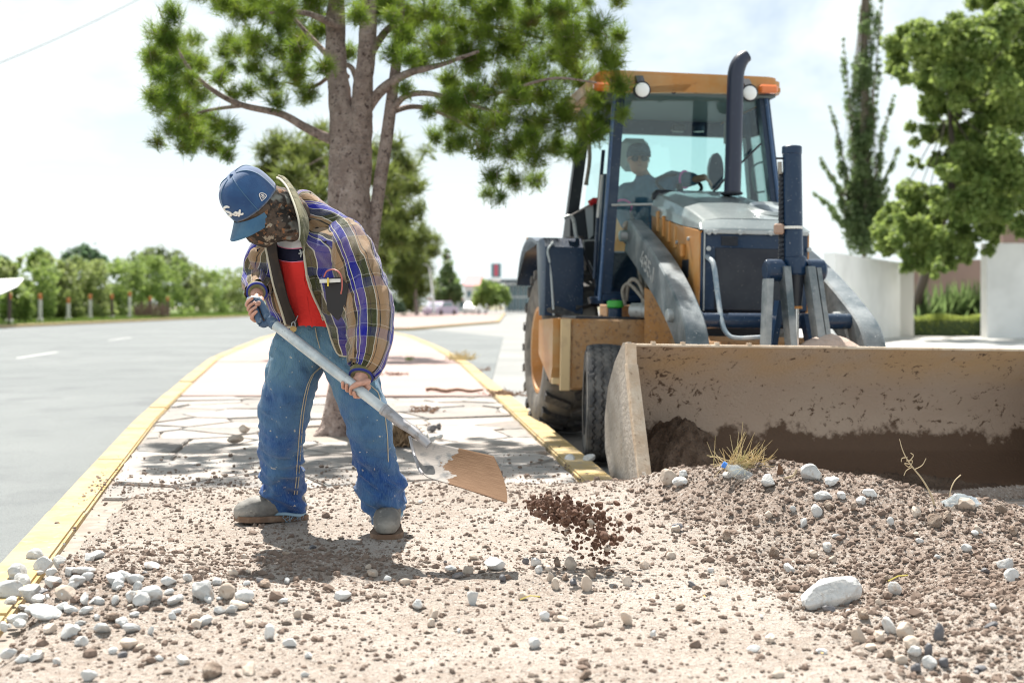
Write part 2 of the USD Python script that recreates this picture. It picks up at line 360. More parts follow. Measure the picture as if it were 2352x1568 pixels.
def soil_edge(x, y):
    """1 inside the loose soil, falling to 0 where the paving shows."""
    lim = np.interp(x, [-2.6, -2.0, -1.4, -0.6, 0.1, 0.45, 0.7, 4.2], [6.35, 6.75, 7.0, 7.15, 7.35, 7.3, 7.35, 7.4]) + 0.7 * fb(x, y, 2.0, 21)
    e = np.clip((lim - y) / 0.25, 0, 1)
    left = np.clip((x - (lk(y) + KW) - 0.02 - 0.25 * np.clip(fb(x, y, 2.2, 5) + .28, 0, 1) * np.clip((y - 4.6) / 1.2, 0, 1)) / 0.1, 0, 1)
    return e * left
def soil_h(x, y):
    x, y = np.broadcast_arrays(np.asarray(x, float), np.asarray(y, float))
    e = soil_edge(x, y)
    rough = 0.45 + 0.9 * np.clip((x - rk(y) - 0.1) * 3, 0, 1) + 0.8 * np.exp(-((x + 1.6) / .7) ** 2 - ((y - 4.4) / .5) ** 2)
    z = soil_base(x, y) + rough * (0.036 * fb(x, y, 6, 31) + 0.026 * fb(x, y, 17, 33, 3) + 0.013 * fb(x, y, 60, 35, 2))
    return z * e - (1 - e) * 0.045
gx, gy = np.arange(-2.6, 3.9, 0.0095), np.arange(2.7, 8.0, 0.0105)
X, Yg = np.meshgrid(gx, gy)
Z = soil_h(X, Yg)
keep = (soil_edge(X, Yg) > 0.02) & (np.abs(X) < Yg * 0.43 + 0.25)
idx = -np.ones(X.shape, int); 
q = keep[:-1, :-1] & keep[1:, :-1] & keep[:-1, 1:] & keep[1:, 1:]
n = X.shape[1]; I, J = np.nonzero(q); a = I * n + J
fc = np.vstack([np.c_[a, a + 1, a + n + 1], np.c_[a, a + n + 1, a + n]])
used = np.unique(fc); remap = np.zeros(X.size, int); remap[used] = np.arange(len(used))
soil_m = usdkit.material(stage, '/World/Looks/dry_soil', {
    'g': ('geometry', {}), 'at': ('attribute', {'attribute': 'damp'}), 'n1': ('noise_texture', {'scale': 1.3, 'detail': 5.0}), 'n2': ('noise_texture', {'scale': 55.0, 'detail': 3.0, 'roughness': .6}), 'n3': ('noise_texture', {'scale': 130.0, 'detail': 3.0, 'roughness': .7}), 'n4': ('noise_texture', {'scale': 14.0, 'detail': 5.0}),
    'm1': ('map_range', {'from_min': .42, 'from_max': .62, 'clamp': True}), 'm2': ('map_range', {'from_min': .50, 'from_max': .66, 'to_max': .8, 'clamp': True}), 'm3': ('map_range', {'from_min': .56, 'from_max': .66, 'clamp': True}), 'm4': ('map_range', {'from_min': .5, 'from_max': .7, 'to_max': .6, 'clamp': True}), 'md': ('map_range', {'from_min': .25, 'from_max': .75, 'clamp': True}),
    'c1': ('mix_color', {'a': (.345, .295, .255), 'b': (.42, .37, .33)}), 'c2': ('mix_color', {'b': (.27, .21, .17)}), 'cd': ('mix_color', {'b': (.265, .21, .175)}), 'c3': ('mix_color', {'b': (.44, .40, .365)}), 'c4': ('mix_color', {'b': (.13, .09, .07)}),
    'b1': ('bump', {'distance': .010}), 'b2': ('bump', {'distance': .016}), 'p': ('principled_bsdf', {'roughness': .95, 'specular_ior_level': .2})},
    [('g.position', f'{n}.vector') for n in ('n1', 'n2', 'n3', 'n4')] + [('n1.fac', 'm1.value'), ('n2.fac', 'm2.value'), ('n3.fac', 'm3.value'), ('n4.fac', 'm4.value'), ('at.fac', 'md.value'), ('m1.result', 'c1.fac'), ('c1.result', 'c2.a'), ('m4.result', 'c2.fac'), ('c2.result', 'cd.a'), ('md.result', 'cd.fac'), ('cd.result', 'c3.a'), ('m2.result', 'c3.fac'), ('c3.result', 'c4.a'), ('m3.result', 'c4.fac'), ('c4.result', 'p.base_color'),
     ('n3.fac', 'b1.height'), ('n2.fac', 'b2.height'), ('b1.normal', 'b2.normal'), ('b2.normal', 'p.normal')], surface='p.BSDF')
damp_m = mat('damp_soil', (0.2, 0.145, 0.11), 0.95, [(6, (0.28, 0.22, 0.18), 0.45, 0.65), (70, (0.37, 0.32, 0.28), 0.55, 0.66, 3.0), (120, (0.09, 0.06, 0.045), 0.58, 0.7, 3.0)], [(90, 0.008), (40, 0.01)])
sv = np.c_[X.ravel(), Yg.ravel(), Z.ravel()][used]
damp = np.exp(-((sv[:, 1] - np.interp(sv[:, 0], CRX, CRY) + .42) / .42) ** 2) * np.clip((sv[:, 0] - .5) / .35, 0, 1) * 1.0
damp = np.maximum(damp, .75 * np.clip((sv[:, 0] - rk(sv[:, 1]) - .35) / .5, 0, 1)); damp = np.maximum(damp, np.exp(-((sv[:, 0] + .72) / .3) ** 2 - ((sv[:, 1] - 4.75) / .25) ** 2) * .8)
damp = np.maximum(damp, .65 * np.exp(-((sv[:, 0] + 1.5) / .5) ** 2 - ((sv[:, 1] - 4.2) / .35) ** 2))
sm = single('dug_soil', (sv, remap[fc]), soil_m, kind='structure', smooth=True, base=V3([0., 0, 0]))
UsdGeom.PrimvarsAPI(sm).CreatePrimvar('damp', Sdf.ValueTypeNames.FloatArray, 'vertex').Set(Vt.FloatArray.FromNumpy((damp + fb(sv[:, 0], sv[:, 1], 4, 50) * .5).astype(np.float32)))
# ================================================================== trees and background
bark = mat('pine_bark', (0.25, 0.185, 0.16), 0.95, [(9, (0.37, 0.29, 0.255), 0.42, 0.6), (30, (0.08, 0.05, 0.045), 0.56, 0.66), (22, (0.42, 0.345, 0.32), 0.6, 0.72)], [(24, 0.05), (70, 0.02)])
bark2 = mat('grey_bark', (0.16, 0.13, 0.10), 0.95, [(12, (0.08, 0.06, 0.05), 0.5, 0.7)], [(30, 0.02)])
def leafmat(name, c, c2, tr, scale=3.0, c3=None):
    return mat(name, c, 0.55, [(scale, c2, 0.4, 0.62)] + ([(scale * 2.7, c3, 0.55, 0.7)] if c3 else []), transl=(0.45, tr), spec=0.3)
needle_m = leafmat('pine_needles', (0.055, 0.115, 0.015), (0.13, 0.19, 0.025), (0.34, 0.48, 0.05), 2.6, (0.14, 0.095, 0.03))
needle2_m = leafmat('pine_needles_far', (0.075, 0.11, 0.03), (0.13, 0.17, 0.045), (0.3, 0.36, 0.08), 1.2, (0.13, 0.1, 0.05))
leaf_a = leafmat('broad_leaves', (0.10, 0.165, 0.04), (0.22, 0.285, 0.085), (0.48, 0.60, 0.15), 2.0)
leaf_p = leafmat('poplar_leaves', (0.07, 0.11, 0.045), (0.11, 0.155, 0.07), (0.26, 0.38, 0.12), 2.0)
bush_ms = [leafmat('bush_leaves_a', (0.13, 0.20, 0.05), (0.21, 0.28, 0.08), (0.42, 0.55, 0.15), 0.8),
           leafmat('bush_leaves_b', (0.16, 0.205, 0.06), (0.24, 0.275, 0.11), (0.45, 0.55, 0.18), 0.9),
           leafmat('bush_leaves_c', (0.07, 0.12, 0.075), (0.11, 0.16, 0.1), (0.2, 0.32, 0.16), 0.9)]
def clumps_px(lst, Y, dY, rng):
    """(u, v, radius px[, flattening]) clumps measured in the photo, given a depth."""
    out = []
    for c in lst:
        y = Y + rng.uniform(-dY, dY); out.append((P(c[0], c[1], y), c[2] / F * y))
    return out
def in_clump(rng, c, r, n, shell=0.35, sq=(1, 1, 0.9)):
    d = rng.normal(size=(n, 3)); d /= np.linalg.norm(d, axis=1, keepdims=True)
    return c + d * (r * (shell + (1 - shell) * rng.random(n) ** 0.6))[:, None] * V3(sq), d
def tufts(rng, tips, dirs, n, L, w):
    """Needle tufts: thin tapered blades fanned round each twig tip."""
    m = len(tips); d = np.repeat(dirs, n, 0); t = np.repeat(tips, n, 0)
    k = rng.normal(size=d.shape); k -= d * (k * d).sum(1, keepdims=True); k /= np.linalg.norm(k, axis=1, keepdims=True)
    sp = rng.uniform(0.15, 0.85, len(d))[:, None]
    nd = d * (1 - sp * 0.45) + k * sp; nd[:, 2] += rng.normal(0, .08, len(d)); nd /= np.linalg.norm(nd, axis=1, keepdims=True)
    base = t - d * (rng.uniform(0, 1.5, len(d)) * L)[:, None]
    s = np.cross(nd, rng.normal(size=d.shape)); s /= np.linalg.norm(s, axis=1, keepdims=True)
    l = (L * rng.uniform(0.7, 1.25, len(d)))[:, None]
    v = np.stack([base - s * w / 2, base + s * w / 2, base + nd * l], 1).reshape(-1, 3)
    return v, np.arange(len(v)).reshape(-1, 3)
def limb(pts, n=5, seg=8, wob=0.0, rng=None):
    p = smooth_path(pts, n)
    if wob: p[1:-1, :3] += rng.normal(0, wob, (len(p) - 2, 3))
    return tube(p[:, :3], p[:, 3], seg)

# --- the pine on the median
rng = np.random.default_rng(11)
YT = 10.0
def T(u, v, w, dy=0.0): y = YT + dy; return [*P(u, v, y), w / 2 / F * y]
pine = Thing('pine_tree', 'rough barked pine on the stone paved median just behind the man shovelling', 'tree', (P(790, 990, YT)[0], YT, -0.02))
main = [limb([T(778, 1010, 120), T(782, 985, 96), T(800, 880, 88), T(815, 760, 92), T(815, 640, 96), T(806, 520, 98), T(800, 400, 92), T(797, 320, 78), T(780, 220, 52), T(770, 100, 46, .1), T(776, -40, 36, .1), T(780, -220, 16, .1)], 6, 22),
        limb([T(812, 470, 70), T(822, 360, 66), T(826, 290, 58), T(834, 200, 46, -.05), T(846, 80, 40, -.1), T(850, -60, 30, -.1), T(855, -200, 14, -.1)], 6, 18)]
trunk = cat_(main); v = trunk.vertices
v += (trunk.vertex_normals * ((meshkit.fbm(v * [22, 22, 7], 4, 3) - .5) * 0.045)[:, None]); trunk.vertices = v
pine.add('trunk', trunk, bark, 50)
for pts in ([T(838, 700, 40), T(855, 560, 30), T(868, 450, 30), T(886, 330, 30), T(903, 200, 26), T(915, 100, 22), T(925, -40, 14)],
            [T(790, 322, 30), T(755, 318, 24), T(700, 292, 20), T(645, 262, 17), T(560, 243, 14, -.1), T(500, 215, 12, -.2), T(440, 165, 9, -.3), T(395, 90, 6, -.3)],
            [T(560, 243, 10, -.1), T(500, 250, 8, 0), T(450, 262, 6, .1), T(420, 290, 4, .1)],
            [T(818, 300, 32), T(850, 240, 26), T(885, 200, 24, -.1), T(940, 168, 18, -.2), T(1010, 150, 12, -.3), T(1100, 118, 7, -.4)],
            [T(894, 262, 18), T(930, 222, 15, -.1), T(985, 215, 13, -.2), T(1060, 235, 10, -.3), T(1160, 262, 6, -.4)],
            [T(888, 262, 14), T(950, 245, 12, .2), T(1020, 262, 10, .3), T(1090, 300, 7, .4), T(1140, 340, 4, .5)],
            [T(795, 180, 22, .1), T(745, 120, 14, .2), T(690, 60, 10, .3), T(640, 0, 6, .4)],
            [T(776, 60, 20), T(700, 30, 12, -.3), T(620, 30, 7, -.5)],
            [T(836, 150, 22), T(900, 60, 16, .2), T(1000, 40, 12, .3), T(1120, 60, 9, .3), T(1250, 90, 6, .3)],
            [T(1060, 235, 9, -.3), T(1160, 210, 8, -.5), T(1270, 180, 6, -.6), T(1370, 190, 4, -.7)],
            [T(830, 230, 16, .2), T(800, 150, 12, .5), T(720, 200, 8, .6), T(660, 190, 5, .6)]):
    pine.add('limb', limb(pts, 5, 9), bark, 50)
cl = [(395, 30, 34), (375, 80, 44), (400, 110, 48), (430, 140, 44), (365, 150, 44), (395, 190, 50), (370, 230, 42), (420, 250, 44), (455, 215, 40), (400, 290, 42), (450, 300, 46), (490, 330, 36), (500, 280, 36), (530, 300, 28), (430, 330, 32), (520, 350, 22),
      (560, 30, 42), (610, 10, 48), (660, 30, 50), (590, 90, 38), (640, 110, 46), (700, 80, 44), (580, 150, 34), (625, 185, 42), (680, 160, 44), (570, 205, 24), (640, 230, 26), (705, 215, 34), (740, 60, 40), (745, 150, 28), (720, 0, 50), (530, 0, 36),
      (820, 30, 36), (800, 120, 28), (870, 20, 50), (930, 50, 52), (905, 120, 34), (990, 20, 58), (1000, 90, 48), (960, 140, 36), (1060, 60, 58), (1080, 130, 50), (1130, 20, 62), (1150, 100, 60), (1210, 60, 66), (1230, 140, 60), (1290, 20, 62), (1310, 100, 60), (1370, 60, 48), (1400, 130, 46), (1330, 180, 58), (1420, 190, 34), (1400, 230, 46), (1260, 210, 58), (1180, 190, 52), (1110, 210, 46), (1030, 180, 34), (1040, 260, 34), (1090, 270, 44), (1150, 270, 52), (1220, 280, 54), (1290, 260, 52), (1350, 290, 44), (1060, 320, 30), (1110, 340, 40), (1170, 340, 46), (1230, 350, 46), (1280, 330, 40), (1130, 400, 30), (1180, 410, 34), (1230, 410, 26), (1120, 440, 20), (1000, 310, 26), (1320, 345, 28), (930, 200, 22), (985, 250, 22), (1420, 80, 32), (1430, 260, 18), (1150, 450, 16)]
cl += [(u, -70 + 30 * math.sin(u), 75) for u in range(480, 1420, 75)]
cl += [(rng.uniform(500, 730), rng.uniform(-30, 215), rng.uniform(16, 30)) for _ in range(26)] + [(rng.uniform(880, 1420), rng.uniform(-30, 150), rng.uniform(20, 36)) for _ in range(46)] + [(rng.uniform(1020, 1400), rng.uniform(150, 330), rng.uniform(18, 34)) for _ in range(34)] + [(rng.uniform(345, 480), rng.uniform(70, 330), rng.uniform(16, 28)) for _ in range(24)]
tips, dirs = [], []
for c, r in clumps_px(cl, YT - 0.1, 1.0, rng):
    n = int(46 * (r / 0.155) ** 1.5 * 1.75); p, d = in_clump(rng, c, r * 1.08, n, 0.15)
    d = d * 0.8 + V3([0, 0, 0.35]) + rng.normal(0, .35, d.shape); tips.append(p); dirs.append(d / np.linalg.norm(d, axis=1, keepdims=True))
tips, dirs = np.vstack(tips), np.vstack(dirs)
crown = tufts(rng, tips, dirs, 28, 0.086, 0.0030)
tw = []                                                     # the twigs the tufts sit on
for i in range(0, len(tips), 5):
    tw.append(vf(tube([tips[i] - dirs[i] * 0.085, tips[i] - dirs[i] * 0.04, tips[i]], [0.003, 0.0025, 0.0015], 3, False)))
pine.add('crown', crown, needle_m, False)
pine.add('twigs', merge(tw), bark, False, kind='stuff')
pine.add('root_flare', cat_([limb([T(790 + a, 960, 40, b * .3), T(785 + 1.7 * a, 992, 30, b), T(780 + 2.6 * a, 1004, 14, b * 1.5)], 4, 8) for a, b in ((-22, -.1), (20, -.2), (26, .15), (-25, .2))]), bark, 50)

# --- tree builders for the distance
def tree(name, label, clp, Y, dY, m, bm, trunk_pts, n_leaf, size, seed, cat='tree', needles=False, group=None, aspect=0.55, split=0):
    r_ = np.random.default_rng(seed); t = Thing(name, label, cat, P(trunk_pts[0][0], trunk_pts[0][1], Y + (trunk_pts[0][3] if len(trunk_pts[0]) > 3 else 0)), group=group)
    cs = clumps_px(clp, Y, dY, r_)
    if split: cs = [(c + r_.normal(size=3) * r * [.5, .5, .5], r * r_.uniform(.34, .68)) for c, r in cs for _ in range(split)]
    tot = sum(r ** 2 for _, r in cs); out = []
    for c, r in cs:
        n = max(int(n_leaf * r ** 2 / tot), 4); p, d = in_clump(r_, c, r * r_.uniform(.85, 1.2), n, 0.2)
        if needles:
            d = d * 0.7 + [0, 0, .4] + r_.normal(0, .4, d.shape); d /= np.linalg.norm(d, axis=1, keepdims=True); out.append(tufts(r_, p, d, 9, size, size * 0.1))
        else:
            sub = p + r_.normal(0, r * 0.13, p.shape); out.append(leaves(r_, sub, size, d + [0, 0, .5], 0.9, aspect))
    t.add('crown', merge(out), m, False)
    t.add('trunk', limb([[*P(a[0], a[1], Y + (a[3] if len(a) > 3 else 0)), a[2] / 2 / F * (Y + (a[3] if len(a) > 3 else 0))] for a in trunk_pts], 4, 9), bm, 50)
    for c, r in cs[::3 * max(split, 1)]:
        k = V3(P(trunk_pts[-1][0], trunk_pts[-1][1], Y)); t.add('branch', limb([[*(k * 0.9 + c * 0.1), 0.012 * r + .02], [*((k + c) / 2 + [0, 0, -.1 * r]), .01 * r + .012], [*c, .006]], 3, 5), bm, 50) if r > 0.2 else None
    return t
# second pine right behind the first
tree('pine_tree', 'second pine with a sparse crown seen behind the trunk of the nearest pine', [(640, 330, 40), (690, 350, 50), (620, 385, 36), (670, 400, 46), (720, 380, 50), (735, 310, 40), (700, 430, 34), (740, 440, 30), (640, 420, 22), (600, 345, 20), (880, 400, 44), (930, 380, 40), (905, 440, 46), (950, 420, 32), (880, 480, 42), (920, 500, 42), (890, 540, 38), (930, 545, 26), (880, 590, 30), (960, 480, 22), (860, 350, 30), (905, 330, 26), (975, 345, 14), (780, 330, 40), (780, 400, 40)], 24, 1.2, needle2_m, bark, [(800, 822, 40), (802, 600, 36), (800, 420, 26), (800, 320, 12)], 1500, 0.26, 21, needles=True)
tree('pine_tree', 'slender pine with drooping sparse branches on the far median left of the white lamp post', [(945, 560, 34), (970, 540, 28), (930, 600, 40), (960, 610, 42), (925, 650, 38), (965, 655, 36), (940, 690, 28), (990, 570, 20), (1000, 545, 12), (905, 560, 24), (900, 610, 26), (895, 520, 22), (920, 530, 26)], 120, 3, needle2_m, bark, [(958, 723, 10), (955, 690, 8), (950, 600, 6), (955, 530, 3)], 1100, 1.0, 22, needles=True)
tree('conifer_tree', 'narrow pointed conifer standing right of the white lamp post in the distance', [(1027, 578, 5), (1026, 592, 9), (1030, 608, 13), (1026, 624, 15), (1034, 640, 19), (1018, 655, 20), (1044, 662, 20), (1010, 676, 17), (1030, 680, 24), (1050, 680, 14)], 140, 2, leaf_p, bark, [(1038, 714, 8), (1036, 690, 6), (1028, 580, 2)], 900, 0.75, 23)
tree('round_tree', 'small bright green round tree in front of the pale far buildings', [(1105, 672, 20), (1122, 660, 22), (1120, 684, 22), (1098, 690, 14)], 135, 2, bush_ms[0], bark2, [(1122, 712, 6), (1120, 690, 5), (1118, 670, 3)], 600, 0.7, 24)
tree('round_tree', 'small green round tree beside the low glass building far down the road', [(1148, 668, 17), (1140, 686, 17), (1160, 686, 14)], 138, 2, bush_ms[0], bark2, [(1150, 712, 6), (1149, 690, 4), (1148, 672, 3)], 500, 0.7, 25)
tree('shrub', 'dark green shrub at the foot of the slender far pine', [(900, 700, 16), (880, 706, 14), (920, 708, 12), (862, 704, 14)], 115, 2, bush_ms[2], bark2, [(895, 722, 5), (895, 712, 4), (896, 704, 3)], 400, 0.6, 26, cat='shrub')
# big broadleaf tree at the right
c5 = lambda L: [(1803 + .525 * a, .525 * b, .525 * r) for a, b, r in L]
tree('broadleaf_tree', 'large pale green broadleaf tree overhanging the white garden walls', c5([(570, 110, 70), (620, 160, 70), (520, 210, 75), (600, 260, 80), (690, 230, 80), (760, 170, 70), (820, 240, 90), (900, 110, 100), (860, 20, 70), (980, 60, 110), (1000, 200, 110), (900, 260, 90), (480, 300, 40), (520, 340, 45), (640, 350, 70), (720, 360, 80), (820, 370, 80), (930, 380, 100), (1030, 350, 90), (640, 470, 70), (730, 480, 70), (880, 500, 100), (1000, 520, 110), (590, 570, 50), (640, 600, 55), (740, 600, 80), (830, 640, 90), (960, 680, 120), (580, 700, 22), (720, 720, 70), (800, 780, 90), (920, 800, 100), (1030, 800, 90), (680, 820, 70), (600, 860, 70), (540, 900, 70), (470, 930, 60), (430, 1000, 55), (490, 1040, 70), (440, 1090, 35), (560, 1010, 80), (640, 950, 80), (730, 900, 80), (820, 930, 90), (920, 920, 80), (1010, 930, 80), (560, 1120, 50), (620, 1120, 60), (690, 1080, 70), (760, 1030, 70), (850, 1040, 60), (930, 1010, 40), (660, 1170, 30), (800, 1120, 35), (1100, 500, 140), (1100, 200, 140), (1120, 800, 130), (1150, 0, 140), (1080, -80, 120), (900, -70, 80), (770, 290, 90), (700, 320, 80), (860, 570, 100), (780, 700, 90), (900, 720, 110), (700, 890, 80), (600, 930, 80), (520, 980, 70), (640, 1060, 80), (560, 1150, 50), (600, 1170, 40), (720, 1140, 40), (780, 1110, 45), (860, 330, 100), (950, 440, 110), (680, 200, 70), (560, 170, 50)]), 38.5, 2.8, leaf_a, mat('dark_bark', (.05, .04, .03), .95), [(2108, 772, 24, 6.5), (2108, 690, 22, 6.3), (2150, 560, 20, 3), (2190, 400, 14), (2180, 250, 8)], 120000, 0.17, 31, aspect=0.62, split=6)
# poplar: two leafy columns
pl_ = []
for x0, y0, x1, y1, w0, w1 in ((345, 1060, 352, -180, 62, 24), (330, 1040, 255, 170, 50, 9), (320, 1000, 195, 470, 36, 8), (300, 980, 160, 690, 28, 7), (290, 1010, 140, 850, 24, 8), (350, 900, 430, -30, 30, 10), (360, 980, 470, 420, 30, 9), (370, 1000, 490, 650, 26, 8), (340, 700, 395, 60, 30, 12), (335, 800, 300, 250, 30, 10), (360, 1040, 450, 830, 30, 12)):
    for t in np.linspace(0, 1, 30): pl_.append((x0 + (x1 - x0) * t + 8 * math.sin(t * 9 + x1), y0 + (y1 - y0) * t, (w0 + (w1 - w0) * t ** .7) * (1.0 + .35 * math.sin(t * 31 + y1))))
pop = tree('poplar_tree', 'tall thin poplar with upright sparse branches behind the white wall', c5(pl_), 52, 0.7, leaf_p, bark2, [(1985, 760, 12), (1985, 560, 11), (1988, 300, 8), (1990, 40, 4), (1990, -80, 2)], 22000, 0.17, 32)
for x0, y0, x1, y1 in ((330, 1040, 255, 170), (320, 1000, 195, 470), (300, 980, 160, 690), (350, 900, 430, -30), (360, 980, 470, 420), (370, 1000, 490, 650)):
    q = [P(1803 + .525 * (x0 + (x1 - x0) * t ** 1.2), .525 * (y0 + (y1 - y0) * t), 52) for t in np.linspace(0, 1, 8)]; pop.add('branch', tube(q, np.linspace(.06, .015, 8), 5), bark2)

# --- hedgerow along the far side of the left road
bd = [(8, 640, 40, 66, 1, 'dense green bush under the tin roof at the left edge'), (70, 655, 46, 70, 0, 'broad bush behind the first white post with an orange top'), (130, 640, 44, 74, 1, 'yellowish bush between the palm and the dark round tree'), (185, 650, 50, 80, 1, 'wide yellow green bush below the dark round tree'), (240, 645, 46, 86, 0, 'leafy bush right of the dark round tree'), (290, 640, 44, 90, 0, 'bright bush behind the tallest white post'), (335, 632, 42, 96, 0, 'upright bush below the pale feathery tree'), (385, 642, 44, 102, 0, 'bush above the dry brown brushwood'), (430, 655, 40, 108, 1, 'low round bush right of the pale feathery tree'), (475, 660, 38, 115, 0, 'low hedge bush nearing the bend of the left road'), (515, 658, 38, 122, 1, 'hedge bush seen left of the man\'s elbow'), (555, 660, 38, 130, 0, 'hedge bush just left of the shovel grip'), (40, 690, 30, 64, 0, 'low weedy bush beside the leftmost rusty post'), (150, 695, 32, 75, 1, 'low weedy bush between two fence posts'), (225, 697, 30, 82, 1, 'low dry bush along the foot of the hedgerow'), (620, 655, 40, 140, 0, 'far hedge bush seen between the sleeve and the red shirt')]
for i, (u, v, r, Y, k, lab) in enumerate(bd):
    r_ = np.random.default_rng(40 + i); Y *= 1.08
    base_v = HOR + (HCAM - 0.0) / Y * F
    lst = [(u + r_.uniform(-.9, .9) * r, v + r_.uniform(-.75, .9) * r, r * r_.uniform(.35, .6)) for _ in range(13)]
    lst += [(u + r_.uniform(-1.2, 1.2) * r, v + (base_v - v) * r_.uniform(.3, 1.0) - r * .2, r * r_.uniform(.3, .5)) for _ in range(14)] + [(u + r_.uniform(-1.1, 1.1) * r, v - r * r_.uniform(.3, 1.15), r * r_.uniform(.12, .26)) for _ in range(12)]
    tree('bush', lab, lst, Y, 1.6, bush_ms[k], bark2, [(u, base_v, 5), (u, v + r * .3, 4), (u, v - r * .2, 2)], 3000, 0.30, 60 + i, cat='bush')
tree('palm_tree', 'short palm like tree with a dark trunk above the left hedgerow', [(75, 590, 14), (90, 580, 13), (106, 588, 14), (112, 602, 12), (70, 606, 12), (92, 600, 18), (82, 615, 12), (100, 615, 12)], 84, 1, bush_ms[0], bark2, [(95, 705, 16), (94, 640, 16), (92, 605, 12)], 520, 0.55, 81, aspect=0.25)
tree('round_tree', 'dark blue green round tree rising above the left hedgerow', [(160, 590, 20), (185, 580, 20), (205, 585, 22), (225, 600, 22), (175, 605, 26), (205, 612, 28), (240, 612, 14), (150, 606, 14), (195, 570, 10)], 120, 2, bush_ms[2], bark2, [(192, 712, 12), (192, 640, 10), (194, 600, 5)], 1300, 0.6, 82)
tree('feathery_tree', 'pale feathery tree with thin branches above the hedgerow', [(310, 600, 22), (340, 585, 22), (370, 580, 20), (400, 590, 20), (425, 605, 18), (350, 610, 26), (390, 615, 26), (330, 625, 22), (415, 630, 22), (438, 622, 10), (300, 618, 12)], 118, 2, leafmat('pale_leaves', (0.14, 0.17, 0.09), (0.2, 0.23, 0.13), (0.3, 0.38, 0.16), 0.8), bark2, [(370, 712, 10), (370, 650, 8), (368, 600, 4)], 800, 0.6, 83)
_ft = tree('far_trees', 'row of small far trees at the bend beyond the hedgerow', [(450, 640, 14), (480, 645, 12), (540, 648, 12), (520, 652, 10), (10, 610, 24), (25, 625, 18), (0, 600, 18)], 150, 3, bush_ms[2], bark2, [(480, 712, 6), (480, 660, 4), (480, 645, 2)], 500, 0.8, 84); tag(_ft.prim, kind='stuff')

# fence posts, brushwood, tin roof
wpost = mat('whitewashed_post', (0.55, 0.53, 0.5), 0.8, [(6, (0.4, 0.37, 0.33), 0.5, 0.7)]); opost = mat('rusty_orange', (0.5, 0.17, 0.05), 0.8, [(9, (0.3, 0.12, 0.05), 0.5, 0.7)]); dpost = mat('dark_post', (0.07, 0.05, 0.04), 0.9)
for i, (u, Yp, h, m_, lab) in enumerate([(22, 66, 1.05, dpost, 'dark fence post with an orange top under the tin roof corner'), (92, 70, 1.05, wpost, 'leftmost white fence post with an orange top'), (157, 76, .85, wpost, 'short fence post with an orange top half hidden in bushes'), (207, 81, 1.1, wpost, 'white fence post below the dark round tree'), (257, 86, 1.15, dpost, 'dark fence post with an orange top left of the tallest white post'), (298, 90, 1.35, wpost, 'tallest white fence post at the left end of the dry brushwood'), (345, 94, 1.05, dpost, 'fence post in the middle of the dry brushwood'), (385, 98, 1.05, dpost, 'fence post at the right end of the dry brushwood')]):
    b = P(u, 700, Yp); b[2] = 0.0
    t = Thing('fence_post', lab, 'fence post', b)
    t.add('post', box((.17, .17, h), b + [0, 0, h / 2 + .25], .02), m_, False); t.add('post_top', box((.18, .18, .32), b + [0, 0, h + .41], .03), opost, False)
    t.add('footing', box((.3, .3, .26), b + [0, 0, .12], .03), wpost, False)
r_ = np.random.default_rng(91); bw = []
for _ in range(260):
    a = P(r_.uniform(310, 388), 715, 93 + r_.uniform(-.4, .4)); a[2] = 0; bw.append(vf(tube([a, a + [r_.normal(0, .12), r_.normal(0, .1), r_.uniform(.6, 1.35)]], [.02, .012], 3, False)))
single('brushwood', merge(bw), mat('dry_brush', (0.19, 0.13, 0.10), 0.9), 'dry brown brushwood fence between posts at the foot of the hedgerow', 'fence', kind='stuff', smooth=False)
t = Thing('tin_shelter', 'pale tin roof of a small shelter at the left edge of the hedgerow', 'shelter', (P(0, 700, 63)[0], 63, 0))
A, B = P(-70, 640, 62), P(54, 648, 66); C, D = P(-70, 690, 58), P(4, 668, 60)
t.add('roof', plate([A, B, P(40, 652, 63), D, C], 0.06), mat('tin_sheet', (0.5, 0.5, 0.5), 0.5, metal=0.2), False)
for q in (P(20, 700, 63), P(-50, 700, 62)): q[2] = 0; t.add('roof_post', cyl(q, q + [0, 0, 2.0], .06, 8), dpost)

# --- the far end of the street
white_w = mat('white_render', (0.72, 0.72, 0.70), 0.85, [(0.9, (0.64, 0.64, 0.62), 0.45, 0.65)]); pink_m = mat('pink_tiles', (0.45, 0.2, 0.21), 0.8); glass_far = mat('far_glass', (0.10, 0.16, 0.18), 0.15, spec=0.8); grey_m = mat('grey_fascia', (0.13, 0.15, 0.16), 0.6)
def px_box(u0, u1, v0, v1, Y, dep): a, b = P(u0, v1, Y), P(u1, v0, Y); return box((b[0] - a[0], dep, b[2] - a[2]), ((a[0] + b[0]) / 2, Y + dep / 2, (a[2] + b[2]) / 2))
t = Thing('house', 'far white house with a pink tiled roof beyond the round trees', 'house', (P(1080, 715, 165)[0], 165, 0))
t.add('wall', px_box(1066, 1104, 655, 720, 165, 7), white_w, False)
a, b, c, d = P(1060, 656, 164.4), P(1107, 656, 164.4), P(1110, 632, 168), P(1072, 632, 168)
t.add('roof', hull([a, b, c, d, a + [0, 8, 0], b + [0, 8, 0]]), pink_m, False)
for u in (1073, 1090): t.add('window', px_box(u, u + 8, 668, 682, 164.9, .2), glass_far, False)
t.add('door', px_box(1083, 1088, 690, 715, 164.9, .2), pink_m, False)
t = Thing('glass_building', 'low glass fronted building with a flat dark roof at the end of the right road', 'building', (P(1200, 715, 175)[0], 175, 0))
t.add('wall', px_box(1160, 1242, 652, 716, 175, 9), white_w, False); t.add('roof', px_box(1105, 1246, 641, 648, 173, 11), grey_m, False)
